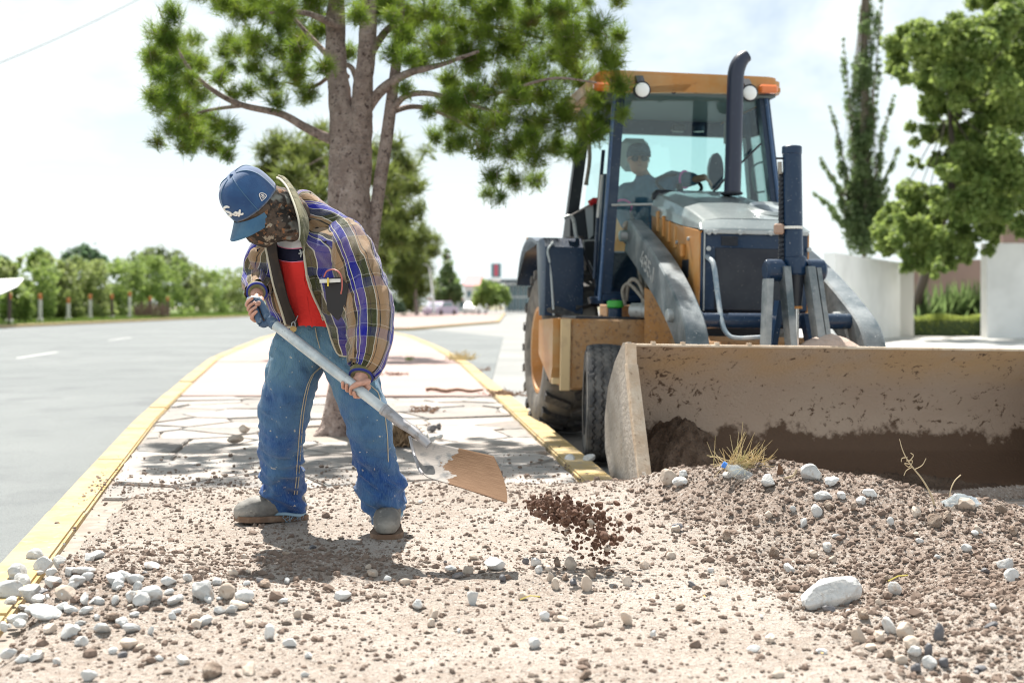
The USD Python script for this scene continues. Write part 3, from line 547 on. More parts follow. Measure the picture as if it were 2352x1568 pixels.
for i, u in enumerate(range(1164, 1240, 13)):
    for v0, v1 in ((655, 680), (684, 712)):
        t.add('window', px_box(u, u + 11, v0, v1, 174.85, .2), glass_far, False)
for u in (1112, 1158, 1241): t.add('column', px_box(u, u + 4, 648, 716, 173.6, .25), white_w, False)
t = Thing('shop_block', 'long low white building behind the parked cars and the conifer', 'building', (P(1010, 715, 180)[0], 180, 0))
t.add('wall', px_box(985, 1066, 688, 716, 180, 8), white_w, False); t.add('roof', px_box(980, 1068, 683, 688, 179, 9), pink_m, False)
for u in range(992, 1060, 16): t.add('window', px_box(u, u + 9, 693, 706, 179.9, .2), glass_far, False)
t = Thing('advertising_sign', 'tall advertising board, teal with a red stripe, on a pole above the far roofs', 'sign', (P(1140, 715, 160)[0], 160, 0))
t.add('pole', px_box(1138, 1141, 640, 716, 160, .16), grey_m, False); t.add('board', px_box(1128, 1151, 605, 637, 159.9, .25), mat('teal_board', (0.10, 0.22, 0.25), 0.5), False)
t.add('stripe', px_box(1135, 1144, 607, 634, 159.8, .09), mat('red_board', (0.45, 0.08, 0.12), 0.5), False); t.add('panel', px_box(1129, 1150, 638.5, 646, 159.9, .2), white_w, False)
t = Thing('lamp_post', 'leaning white lamp post between the far pine and the conifer', 'lamp post', P(997, 718, 118)); t.add('pole', tube([P(997, 719, 118), P(992, 660, 118), P(986, 615, 118)], [.14, .11, .08], 8), white_w); t.add('arm', tube([P(986, 615, 118), P(980, 608, 118), P(966, 606, 118)], [.07, .06, .05], 6), white_w); t.add('lamp_head', box((.7, .25, .16), P(962, 607, 118), .04), grey_m, False)
def car(name, label, u, v, Y, rz, mm, s=1.0):
    b = P(u, v, Y); b[2] = -0.12
    t = Thing(name, label, 'car', b, rz=rz)
    prof = Polygon([(-2.1, .25), (-2.15, .62), (-1.95, .86), (-1.35, .93), (-.75, 1.42), (.75, 1.45), (1.35, .98), (2.05, .85), (2.15, .55), (2.1, .25)]).buffer(.05)
    R = trimesh.transformations.euler_matrix(math.pi / 2, 0, 0)
    m = extrude(prof, 1.66); m.apply_transform(R); m.apply_translation((0, .83, 0)); t.add('body', m, mm, 30, local=True)
    for q, nm_ in ((Polygon([(-1.2, .98), (-.72, 1.36), (-.05, 1.38), (-.05, .98)]), 'side_window'), (Polygon([(.03, .98), (.03, 1.38), (.7, 1.38), (1.12, .98)]), 'side_window')):
        g = extrude(q, 1.70); g.apply_transform(R); g.apply_translation((0, .85, 0)); t.add(nm_, g, glass_far, False, local=True)
    for x in (-1.33, 1.33):
        for y in (-.78, .78): t.add('wheel', cyl((x, y - .1, .32), (x, y + .1, .32), .32, 16, bev=.03), dpost, local=True)
    for y in (-.55, .55): t.add('headlight', box((.1, .3, .14), (-2.16, y, .68), .03), mat('lamp_glass', (.8, .8, .8), 0.1), False, local=True)
    t.add('windscreen', plate([(-1.36, -.7, .97), (-1.36, .7, .97), (-.8, .62, 1.39), (-.8, -.62, 1.39)], .05), glass_far, False, local=True)
car('parked_car', 'pale violet car with a glinting windscreen parked by the far lamp post', 1012, 716, 128, 1.1, mat('violet_paint', (0.36, 0.3, 0.4), 0.25, coat=.5))
car('parked_car', 'small white car parked in front of the far round trees', 1092, 714, 142, 1.3, mat('white_paint', (0.7, 0.7, 0.7), 0.25, coat=.5))
w0, w1 = P(-60, 168, 30), P(430, -62, 34)
single('overhead_wire', tube([w0 + (w1 - w0) * s + [0, 0, -.5 * s * (1 - s)] for s in np.linspace(0, 1, 14)], .012, 5), grey_m, 'thin overhead wire crossing the sky at the upper left', 'wire')

# --- garden walls on the right
t = Thing('garden_wall', 'white rendered garden wall behind the loader, left of the planted opening', 'wall', (P(2030, 775, 41)[0], 41, -.06))
a, b, c = P(1905, 700, 34), P(2058, 700, 42), P(2090, 700, 42.2)
def wallseg(p, q, z1, th, z0=-.1):
    p, q = V3([p[0], p[1]]), V3([q[0], q[1]]); d = (q - p) / np.linalg.norm(q - p); n = V3([-d[1], d[0]]) * th / 2
    m = extrude(Polygon([p + n, q + n, q - n, p - n]), z1 - z0); m.apply_translation((0, 0, z0)); return m
t.add('wall_face', wallseg(a, b, 2.4, .3), white_w, False); t.add('pier', wallseg(b + [.0, .1, 0], c + [0, .1, 0], 2.42, .5), mat('shaded_render', (.5, .49, .46), .85), False)  # pier coloured grey for shade on its side turned from the sun
t = Thing('garden_wall', 'white rendered garden wall at the right edge, right of the planted opening', 'wall', (P(2330, 780, 40)[0], 40, -.06))
t.add('wall_face', wallseg(P(2260, 700, 40), P(2620, 700, 41), 2.95, .35), white_w, False); t.add('wall_return', wallseg(P(2264, 700, 40.2), P(2268, 700, 47), 2.93, .3), white_w, False)
t = Thing('house_wall', 'brown house wall in shade behind the planted opening', 'house', (P(2180, 775, 49)[0], 49, -.06))
t.add('wall', wallseg(P(2080, 700, 49), P(2330, 700, 49), 2.75, .3), mat('brown_render', (.2, .135, .11), .85), False); t.add('upper_wall', wallseg(P(2300, 700, 51), P(2600, 700, 51), 4.3, .3), mat('brown_render', (.2, .135, .11), .85), False)
r_ = np.random.default_rng(95); A = P(2056, 700, 42.6); B = P(2262, 700, 42.6); n = 7000
pts = np.c_[r_.uniform(A[0], B[0], n), 42.9 + r_.uniform(-.4, .4, n), np.clip(-.06 + .72 * r_.random(n) ** .5, 0, .64)]
pts[:, 2] += .05 * np.sin(pts[:, 0] * 4)
t = Thing('clipped_hedge', 'low clipped bright green hedge in the opening between the white walls', 'hedge', (8, 42.9, -.06)); t.add('foliage', leaves(r_, pts, .075, V3([0, -.6, .6]), 1.0, .6), leafmat('hedge_leaves', (0.17, 0.23, 0.045), (0.30, 0.35, 0.09), (0.55, 0.62, 0.15), 3.0), False)
t.add('core', box((B[0] - A[0] - .1, .7, .55), ((A[0] + B[0]) / 2, 42.9, .2)), mat('hedge_core', (.03, .05, .015), .9), False)
for k, (u, lab) in enumerate([(2118, 'sword leaved plant nearest the left pier behind the clipped hedge'), (2165, 'second sword leaved plant from the left pier behind the hedge'), (2212, 'sword leaved plant third from the left pier behind the hedge'), (2250, 'sword leaved plant against the right white wall behind the hedge')]):
    b = P(u, 700, 45); b[2] = -.06; lv = []
    for _ in range(110):
        az = r_.uniform(0, 6.28); lean = abs(r_.normal(0, .55)); L = r_.uniform(1.2, 2.15); d = V3([math.cos(az) * math.sin(lean), math.sin(az) * math.sin(lean), math.cos(lean)]); s = np.cross(d, [math.cos(az), math.sin(az), 0.01]); s /= np.linalg.norm(s); o = b + r_.normal(0, .08, 3) * [1, 1, 0]
        q = [o - s * .05, o + s * .05, o + d * L * .6 + s * .06, o + d * L * .6 - s * .06, o + d * L + V3([0, 0, -.1 * lean])]
        lv.append((V3(q), V3([[0, 1, 2], [0, 2, 3], [3, 2, 4]])))
    t = Thing('sword_leaf_plant', lab, 'plant', b); t.add('leaves', merge(lv), leaf_p, False)
# grass tussocks along the verge
r_ = np.random.default_rng(97); n = 9000
gp = np.c_[r_.uniform(-34, -24.95, n), r_.uniform(50, 150, n), np.zeros(n)]; gd = r_.normal(size=(n, 3)) * [.35, .35, 0] + [0, 0, 1]
gv, gf = tufts(r_, gp + [0, 0, .12], gd / np.linalg.norm(gd, axis=1, keepdims=True), 6, .22, .04)
gv[:, 2] = np.maximum(gv[:, 2], 0.002); single('verge_grass', (gv, gf), grass_m, 'rough green grass along the far side of the left road', 'grass', kind='stuff', smooth=False)
# ================================================================== the loader
def paint(name, c, dust, rough=0.35, amt=(0.58, 0.85), chips=(0.45, 0.45, 0.45), coat=0.12):
    return mat(name, c, rough, [(3.0, dust, amt[0], amt[1]), (45, dust, 0.60, 0.74, 3.0), (75, chips, 0.70, 0.76, 2.0)], [(30, 0.002)], coat=coat, spec=0.35)
navy = paint('dark_blue_paint', (0.005, 0.020, 0.050), (0.04, 0.062, 0.09))
navy_dust = paint('dusty_arm_paint', (0.06, 0.085, 0.10), (0.24, 0.26, 0.27), 0.4, (0.38, 0.62), (0.6, 0.6, 0.6))
black_p = mat('black_paint', (0.010, 0.013, 0.020), 0.45, [(20, (0.05, 0.05, 0.055), 0.58, 0.75)])
yellow = paint('ochre_paint', (0.43, 0.19, 0.045), (0.43, 0.27, 0.12), 0.45, (0.45, 0.7), (0.3, 0.2, 0.12))
yellow_dirty = mat('muddy_ochre_paint', (0.36, 0.17, 0.05), 0.75, [(3, (0.36, 0.22, 0.11), 0.4, 0.62), (28, (0.14, 0.08, 0.05), 0.52, 0.68), (60, (0.33, 0.24, 0.17), 0.6, 0.7, 3.0)], [(40, 0.004)])
pale_y = mat('pale_ochre', (0.6, 0.44, 0.24), 0.6, [(8, (0.5, 0.35, 0.2), 0.5, 0.7)])
hood_m = mat('hood_paint', (0.17, 0.20, 0.205), 0.28, [(1.6, (0.26, 0.29, 0.29), 0.4, 0.62), (60, (0.4, 0.4, 0.38), 0.62, 0.74, 3.0)], [(14, 0.002)], coat=0.6)
steel = mat('bright_steel', (0.62, 0.62, 0.62), 0.22, metal=1.0); zinc = mat('grey_cylinder', (0.36, 0.38, 0.38), 0.4, [(30, (0.2, 0.2, 0.2), 0.55, 0.7)], metal=0.3)
rubber = mat('tyre_rubber', (0.035, 0.036, 0.04), 0.8, [(5, (0.14, 0.13, 0.12), 0.40, 0.62), (40, (0.16, 0.14, 0.12), 0.6, 0.74, 3.0)], [(60, 0.004)])
rubber_d = mat('dusty_tyre', (0.16, 0.145, 0.125), 0.9, [(6, (0.07, 0.065, 0.06), 0.45, 0.65)], [(30, 0.004)])
hose_m = mat('hose_rubber', (0.05, 0.05, 0.05), 0.6); hose_l = mat('dusty_hose', (0.25, 0.23, 0.2), 0.8, [(30, (0.12, 0.1, 0.08), 0.5, 0.7)])
white_t = mat('white_letters', (0.42, 0.43, 0.43), 0.7, [(20, (.2, .22, .23), .5, .65)]); lens_m = mat('lamp_lens', (0.8, 0.8, 0.78), 0.12, coat=0.8); amber = mat('amber_lens', (0.65, 0.16, 0.03), 0.2, coat=0.6)
red_p = mat('red_plastic', (0.45, 0.02, 0.025), 0.4); green_p = mat('green_cap', (0.05, 0.36, 0.05), 0.45)
glass_m = usdkit.material(stage, '/World/Looks/cab_glass', {'t': ('transparent_bsdf', {'color': (0.86, 0.965, 0.955)}), 'g': ('glossy_bsdf', {'color': (1, 1, 1), 'roughness': 0.02}), 'f': ('fresnel', {'IOR': 1.5}), 'm': ('mix_closure', {})},
    [('f.fac', 'm.fac'), ('t.BSDF', 'm.closure1'), ('g.BSDF', 'm.closure2')], surface='m.closure')

MX = Thing('backhoe_loader', 'dusty ochre and dark blue backhoe loader facing the camera with its wide bucket lowered', 'loader', (1.575, 9.02, -0.12), rz=0.145, ry=0.017)
def Q(u, v, ym):
    """The point of the loader's own frame that is seen at (u, v) and lies ym behind its front axle."""
    o = MX.I[:3, :3] @ V3([0, 0, HCAM]) + MX.I[:3, 3]; d = MX.I[:3, :3] @ V3([(u - CU) / F, 1, -(v - HOR) / F])
    return o + d * (ym - o[1]) / d[1]
def add(name, mesh, m, smooth=30, label=None, parent=None): return MX.add(name, mesh, m, smooth, label, parent, local=True)
RX = trimesh.transformations.rotation_matrix(math.pi / 2, (0, 1, 0))      # z axis -> x axis

# --- tyres
def front_tyre(x):
    n, m = 220, 56; R, Wd = 0.415, 0.27
    t = np.linspace(0, 2 * np.pi, n, endpoint=False)[:, None]; s = np.linspace(-1, 1, m)[None, :]
    xs = s * Wd / 2; body = R - 0.016 * np.abs(s) ** 2.5 - 0.17 * np.clip((np.abs(s) - 0.93) / 0.07, 0, 1) ** 1.5
    xs = np.broadcast_to(xs + np.sign(s) * 0.014 * np.clip((np.abs(s) - .9) * 10, 0, 1) * 0, body.shape) if 0 else np.broadcast_to(xs, body.shape)
    gr = np.zeros((n, m))
    for c in (-0.66, -0.24, 0.24, 0.66):
        zz = c + 0.075 * (2 / np.pi) * np.arcsin(np.sin(t * 42 + (c > 0) * np.pi)); gr = np.maximum(gr, np.clip(1 - np.abs(s - zz) / 0.055, 0, 1) ** 0.5)
    gr = np.maximum(gr, np.clip(1 - np.abs(np.sin(t * 42)) * 6, 0, 1) * (np.abs(s) > .72) * (np.abs(s) < .93) * 0.7)
    r = np.broadcast_to(body, (n, m)) - 0.013 * gr
    xx = np.broadcast_to(xs, (n, m)).copy(); g = np.abs(s) > 0.93; side = np.broadcast_to(np.sign(s), (n, m))
    v = np.stack([xx, np.cos(t) * r, np.sin(t) * r], -1)
    me = loft(v, cap=False, closed=False); ring = np.vstack([np.c_[(n - 1) * m + np.arange(m - 1), np.arange(m - 1) + 1, np.arange(m - 1)], np.c_[(n - 1) * m + np.arange(m - 1), (n - 1) * m + np.arange(1, m), np.arange(1, m)]])
    me = trimesh.Trimesh(me.vertices, np.vstack([me.faces, ring]), process=False)
    walls = [revolve([(0.21, a * 0.09), (0.235, a * 0.128), (0.30, a * 0.138), (0.37, a * 0.134), (0.385, a * 0.1)], 60, RX) for a in (-1, 1)]
    me = cat_([me] + walls); me.apply_translation((x, 0, R)); return me
for x in (-0.945, 0.945):
    ST = trimesh.transformations.rotation_matrix(-0.15, (0, 0, 1), (x, 0, 0))          # the front wheels are steered a little towards the kerb
    ft_ = front_tyre(x); ft_.apply_transform(ST); tp = add('front_tyre', ft_, rubber, 40)
    rim = cat_([revolve([(0.02, 0), (0.10, .01), (0.17, -.01), (0.20, .06), (0.215, .10), (0.205, .105), (0.18, .07), (0.12, .05), (0.02, .05)], 40, RX, (x + a * .02 - .03, 0, .415)) for a in (0, 1)])
    rim.apply_transform(ST); add('rim', rim, yellow, 30, parent=tp)
RR = 0.71
for x, sg in ((-0.86, -1), (0.86, 1)):
    car_ = revolve([(0.36, -.19), (0.42, -.225), (0.55, -.235), (0.63, -.21), (0.665, -.17), (0.675, 0), (0.665, .17), (0.63, .21), (0.55, .235), (0.42, .225), (0.36, .19)], 72, RX, (x, 2.15, RR))
    tp = add('rear_tyre', car_, rubber_d, 40)
    lug = []
    for k in range(22):
        for a in (-1, 1):
            th = (k + (0.5 if a > 0 else 0)) / 22 * 2 * np.pi
            def pt(xx, t, r): return [x + xx, 2.15 + math.cos(t) * r, RR + math.sin(t) * r]
            q = [pt(a * xx, th + dt, r) for xx, d0 in ((0.01, .13), (.12, .06), (.232, 0)) for dt in (d0 - .045, d0 + .05) for r in (0.655 - .03 * (xx > .2), 0.712 - .016 * (xx > .2))]
            lug.append(hull(q))
    add('tread_lugs', cat_(lug), rubber, False, parent=tp)
    add('rim', revolve([(0.02, sg * .02), (0.16, sg * .02), (0.20, sg * .08), (0.30, sg * .10), (0.345, sg * .2), (0.375, sg * .205), (0.375, sg * .18), (0.33, sg * .06), (0.02, 0)], 48, RX, (x, 2.15, RR)), yellow, 30, parent=tp)
add('rear_axle', cyl((-.8, 2.15, RR), (.8, 2.15, RR), .13, 20), yellow_dirty)
add('front_axle', cat_([box((1.6, .16, .17), (0, 0, .44), .03), box((.4, .3, .3), (0, 0, .55), .03)]), yellow_dirty)
for x in (-.78, .78): add('hub', cyl((x - .04, 0, .415), (x + .04, 0, .415), .13, 20, bev=.01), yellow_dirty)
# chassis
add('chassis', cat_([box((.13, 3.1, .30), (s * .33, .95, .72), .02) for s in (-1, 1)] + [box((.86, .5, .34), (0, -.1, .70), .03), box((.7, 1.6, .3), (0, 1.6, .7), .03)]), yellow_dirty)
add('engine_block', box((.52, 1.2, .55), (0, .55, 1.05), .03), black_p)

# --- hood, sides, grille
def hood_ring(ym, w, zt, zs, crown):
    xs = [-w, -w * .985, -w * .9, -w * .6, 0, w * .6, w * .9, w * .985, w]
    zz = [zs, zs + (zt - zs) * .45, zt - .012, zt + crown * .7, zt + crown, zt + crown * .7, zt - .012, zs + (zt - zs) * .45, zs]
    return [(x, ym, z) for x, z in zip(xs, zz)]
hw = 0.385
hl = Q(1608, 527, -.27); hr = Q(1862, 534, -.27); hcx = (hl[0] + hr[0]) / 2; hw = (hr[0] - hl[0]) / 2
zf = Q(1740, 503, -.17)[2]; zfs = hl[2]; zr = Q(1600, 447, 1.1)[2]
spec = [(-.27, hw, zfs + .004, zfs - .002, 0), (-.262, hw, zfs + .02, zfs, .0), (-.175, hw * .97, zf - .006, zfs + .012, .006), (-.15, hw * .96, zf, zfs + .016, .01), (.15, hw * .97, zf + (zr - zf) * .3, zfs + .05, .022), (.6, hw * .98, zf + (zr - zf) * .68, zfs + .12, .03), (1.08, hw * .98, zr, zfs + .19, .03), (1.12, hw * .97, zr - .02, zfs + .19, .02)]
rings = smooth_path(V3([np.ravel(hood_ring(*s)) for s in spec[2:]]), 6).reshape(-1, 9, 3); rings = np.vstack([V3([hood_ring(*s) for s in spec[:2]]), rings]); rings[..., 0] += hcx
up_ = np.stack([np.stack([np.interp(np.linspace(0, 8, 41), np.arange(9), r[:, k]) for k in range(3)], 1) for r in rings])
hood = loft(up_, cap=False, closed=False)
hp = add('hood', hood, hood_m, 35)
oc = Q(1778, 489, .12); yy, xx = np.meshgrid(np.linspace(0, 2 * np.pi, 48, endpoint=False), [1.0, .88, .8, .70, .0], indexing='ij')
zz = V3([0, .022, .014, .006, .006])[None, :] + 0 * yy
ov = np.stack([oc[0] + .20 * xx * np.cos(yy), .12 + .22 * xx * np.sin(yy), zf + (zr - zf) * .30 + .008 + (.22 * xx * np.sin(yy)) * (zr - zf) / .98 + zz], -1).transpose(1, 0, 2)
add('hood_bulge', loft(ov, cap=False), hood_m, 40, parent=hp)
for s in (-1, 1):
    x = hcx + s * (hw - .012); z0 = 1.0
    sp = add('side_panel', plate([(x, -.25, z0), (x, 1.06, z0), (x, 1.06, zfs + .185), (x, .6, zfs + .115), (x, .15, zfs + .045), (x, -.25, zfs - .008)], .02, (1, 0, 0)), yellow, False)
    for k in range(4): add('rib', box((.024, .045, .16), (x + s * .012, .36 + k * .17, zfs - .02 + .05 * k), .006), yellow, False, parent=sp)
    add('latch', box((.04, .05, .10), (x + s * .022, .12, zfs - .13), .012), yellow, parent=sp); add('slot', box((.006, .16, .13), (x + s * .012, .08, zfs - .26), .002), black_p, False, parent=sp)
    for y, z in ((.3, zfs - .06), (.55, zfs - .3), (.0, zfs - .05)): add('bolt', cyl((x, y, z), (x + s * .024, y, z), .014, 8), zinc, parent=sp)
gb = Q(1740, 716, -.25)[2]
gp_ = add('grille', box((2 * hw - .02, .10, zfs - gb - .012), (hcx, -.21, (zfs + gb) / 2 - .006), .012), navy, 30)
def gpx(u0, u1, v0, v1, y, dep, bev=.006): a, b = Q(u0, v1, y), Q(u1, v0, y); return box((b[0] - a[0], dep, b[2] - a[2]), ((a[0] + b[0]) / 2, y + dep / 2, (a[2] + b[2]) / 2), bev)
add('radiator_screen', gpx(1641, 1842, 573, 712, -.268, .02), mat('radiator_screen', (.012, .016, .026), .7, [(2.5, (.03, .035, .045), .45, .65), (70, (.10, .10, .10), .64, .74, 3.0)], [(350, .002)]), parent=gp_)
for k in range(6): add('louvre', gpx(1657, 1695, 543 + k * 3.6, 545 + k * 3.6, -.266, .016, .001), black_p, False, parent=gp_)
add('trim_strip', gpx(1617, 1858, 532, 535.5, -.272, .02, .003), zinc, parent=gp_); add('trim_strip', gpx(1616, 1619.5, 535, 714, -.272, .02, .003), zinc, parent=gp_)
for u, v in ((1627, 571), (1858, 574), (1628, 534), (1642, 533), (1700, 534), (1770, 536)): q = Q(u, v, -.28); add('bolt', cyl(q, q + [0, -.012, 0], .018, 10, bev=.004), zinc, parent=gp_)
add('cowl', box((.72, .12, .10), (hcx - .02, 1.13, zr - .02), .03), black_p)
add('bumper', box((.95, .2, .2), (hcx, -.34, .80), .03), yellow_dirty)

# --- loader arms
def arm(keys, sgn):
    p = smooth_path(V3(keys), 7); n = len(p); out = []
    c = p[:, :3].copy(); t = np.gradient(c, axis=0); t[:, 0] = 0; t /= np.linalg.norm(t, axis=1, keepdims=True)
    nrm = np.stack([0 * t[:, 0], -t[:, 2], t[:, 1]], 1); nrm *= np.sign(nrm[:, 2] + nrm[:, 1] * -0.3)[:, None]
    for i in range(n):
        w, h = p[i, 3] / 2, p[i, 4] / 2; b = .012
        sec = [(-w, -h + b), (-w, h - b), (-w + b, h), (w - b, h), (w, h - b), (w, -h + b), (w - b, -h), (-w + b, -h)]
        out.append([c[i] + [a, 0, 0] + nrm[i] * d for a, d in sec])
    return loft(out), p, nrm
lk_keys = [[*Q(1478, 543, 1.15), .12, .27], [*Q(1510, 582, .72), .135, .28], [*Q(1540, 630, .25), .145, .28], [*Q(1558, 675, -.12), .15, .27], [*Q(1570, 725, -.45), .15, .26], [*Q(1577, 775, -.7), .15, .25], [*(Q(1579, 800, -.82) + [0, 0, -.12]), .15, .24], [*(Q(1579, 800, -.88) + [0, 0, -.30]), .15, .2], [*(Q(1579, 800, -.93) + [0, 0, -.44]), .15, .16]]
xm = [(k[0]) for k in lk_keys]; ax = float(np.median(xm))
def mirror_keys(xc): return [[xc, *k[1:]] for k in lk_keys]
armL, pL, nL = arm([[0.35 * k[0] + .65 * ax, *k[1:]] for k in lk_keys], -1); aL = add('loader_arm', armL, navy_dust, 25)
axr = Q(2003, 790, -.82)[0]
armR, pR, nR = arm(mirror_keys(axr), 1); add('loader_arm', armR, navy_dust, 25)
# raised flange along the top of each arm and the model lettering on the outer side of the near one
tx = meshkit.text_mesh('485J', 0.115, 0.003, True); tv = tx.vertices
sl_ = np.r_[0, np.cumsum(np.linalg.norm(np.diff(pL[:, 1:3], axis=0), axis=1))]; s0 = sl_[8] + tv[:, 0] * 1.25
ip = lambda col: np.interp(s0, sl_, col)
tv = np.stack([ip(pL[:, 0]) - ip(pL[:, 3]) / 2 - .002 - tv[:, 2], ip(pL[:, 1]) + ip(nL[:, 1]) * (tv[:, 1] - .055), ip(pL[:, 2]) + ip(nL[:, 2]) * (tv[:, 1] - .055)], 1)
add('lettering', trimesh.Trimesh(tv, tx.faces[:, ::-1], process=False), white_t, False, parent=aL)
for pp in (pL, pR):
    for k in (0, 28): q = pp[k, :3]; add('pivot_pin', cyl(q - [.12, 0, 0], q + [.12, 0, 0], .045, 16, bev=.008), zinc)
# cross tube
a, b = Q(1606, 736, -.62), Q(1968, 738, -.62)
add('cross_tube', cyl(a, b, .052, 24), navy)
for q in (a, b): add('tube_flange', cyl(q - [.02, 0, 0], q + [.02, 0, 0], .062, 24, bev=.006), navy)
# bell crank, bucket cylinder and rod
yb = -.86
for p0, p1 in ((1757, 1800), (1850, 1893)): add('crank_boss', cyl(Q(p0, 621, yb), Q(p1, 621, yb), .073, 24, bev=.015), navy, 30)
for nm_, top, bot, w in (('link', (1763, 640), (1757, 800), .035), ('link', (1800, 612), (1818, 805), .045), ('link', (1855, 612), (1884, 800), .05), ('link', (1872, 615), (1900, 800), .03)):
    A_, B_ = Q(*top, yb - .03), Q(*bot, yb - .12); dd = B_ - A_; s = V3([0, .075, .0]) + V3([0, 0, .02])
    add('link', hull([A_ + [x, y, 0] for x in (-w / 2, w / 2) for y in (-.07, .05)] + [B_ + [x, y, 0] for x in (-w / 2, w / 2) for y in (-.06, .05)]), navy_dust, False)
for top, bot in (((1790, 690), (1772, 800)), ((1846, 720), (1862, 800))):
    A_, B_ = Q(*top, yb + .12), Q(*bot, yb + .05); add('brace', hull([A_ + [x, y, 0] for x in (-.02, .02) for y in (-.05, .04)] + [B_ + [x, y, 0] for x in (-.02, .02) for y in (-.05, .04)]), navy, False)
ct, cb = Q(1819, 336, yb), Q(1823, 596, yb)
cy = add('bucket_cylinder', cat_([cyl(ct - [0, 0, .02], cb, .0605, 32, bev=.004), cyl(ct, ct - [0, 0, .055], .064, 32, bev=.006)]), navy, 30)
add('trunnion', cyl(Q(1826, 588, yb), Q(1826, 632, yb), .073, 28, bev=.012), navy, parent=cy); add('gland', cat_([cyl(Q(1827, 628, yb), Q(1827, 706, yb), .055, 24, r2=.042, bev=.004)]), black_p, parent=cy)
add('gland_ring', cyl(Q(1827, 703, yb), Q(1827, 709, yb), .046, 24), yellow, parent=cy)
add('rod', cyl(Q(1828, 706, yb), Q(1829, 830, yb), .019, 16), steel, parent=cy); add('clamp', cyl(Q(1820, 526, yb), Q(1820, 520, yb), .066, 28), mat('pale_strap', (.6, .6, .57), .5), parent=cy)
spr = [Q(1794, v, yb + .02) + [.004 * math.cos(v * .9), .018 * math.sin(v * .9), 0] for v in np.arange(398, 596, 1.1)]
add('hose_spiral', tube([Q(1794, v, yb + .02) + [.006 * math.cos(v * 1.6), .012 * math.sin(v * 1.6), 0] for v in np.arange(398, 596, .9)], .013, 5), black_p, parent=cy)
add('hose_end', cyl(Q(1791, 372, yb), Q(1792, 400, yb), .014, 8), hose_l, parent=cy); add('hose_bracket', cyl(Q(1783, 364, yb), Q(1800, 364, yb), .008, 6), black_p, parent=cy)
add('clamp_block', box((.06, .05, .07), Q(1789, 526, yb), .01), mat('rusty_clamp', (.3, .2, .15), .7), parent=cy)
bar = smooth_path([[*Q(1530, 468, .95), .014], [*Q(1552, 494, .7), .014], [*Q(1602, 572, .05), .017], [*Q(1630, 594, -.35), .018], [*Q(1640, 612, -.45), .018], [*Q(1649, 680, -.55), .018], [*Q(1659, 742, -.68), .017], [*Q(1672, 768, -.74), .015], [*Q(1694, 776, -.78), .014], [*Q(1748, 774, -.82), .014]], 5)
add('steel_pipe', tube(bar[:, :3], bar[:, 3], 10), mat('pipe_paint', (.16, .22, .27), .4, [(12, (.35, .38, .4), .45, .65)], coat=.3), 40)
# white hydraulic cylinder, filter, hoses on the left
a, b = Q(1450, 713, .75), Q(1532, 713, .55); add('lift_cylinder', cat_([cyl(a, b, .058, 24, bev=.01), cyl(a + (b - a) * .35, a + (b - a) * .38, .061, 24)]), zinc); add('cylinder_rod', cyl(b, Q(1556, 714, .4), .03, 14), steel)
fz = Q(1413, 740, .95); fl = add('filter', cyl(fz, Q(1413, 706, .95), .055, 20, bev=.008), navy); add('filter_cap', cyl(Q(1413, 707, .95), Q(1413, 690, .95), .066, 20, bev=.01), green_p, parent=fl); add('filter_top', cyl(Q(1413, 691, .95), Q(1413, 686, .95), .03, 12), black_p, parent=fl)
for pts, r in (([(1478, 705, .7), (1476, 670, .75), (1466, 648, .8), (1452, 642, .82), (1442, 656, .85), (1438, 690, .9)], .017), ([(1490, 704, .65), (1474, 682, .72), (1455, 660, .8), (1440, 652, .84), (1430, 668, .86), (1436, 700, .9)], .015), ([(1530, 688, .5), (1510, 690, .6), (1492, 700, .66)], .014), ([(1474, 560, 1.1), (1478, 610, 1.0), (1484, 650, .9), (1488, 690, .8)], .014), ([(1466, 560, 1.1), (1468, 620, 1.02), (1480, 680, .85)], .014)):
    add('hose', tube(smooth_path([Q(*p) for p in pts], 6), r, 8), hose_l, 50)
a, b = Q(1405, 471, 1.0), Q(1498, 469, .85); add('indicator_rod', cyl(a, b, .010, 8), zinc)

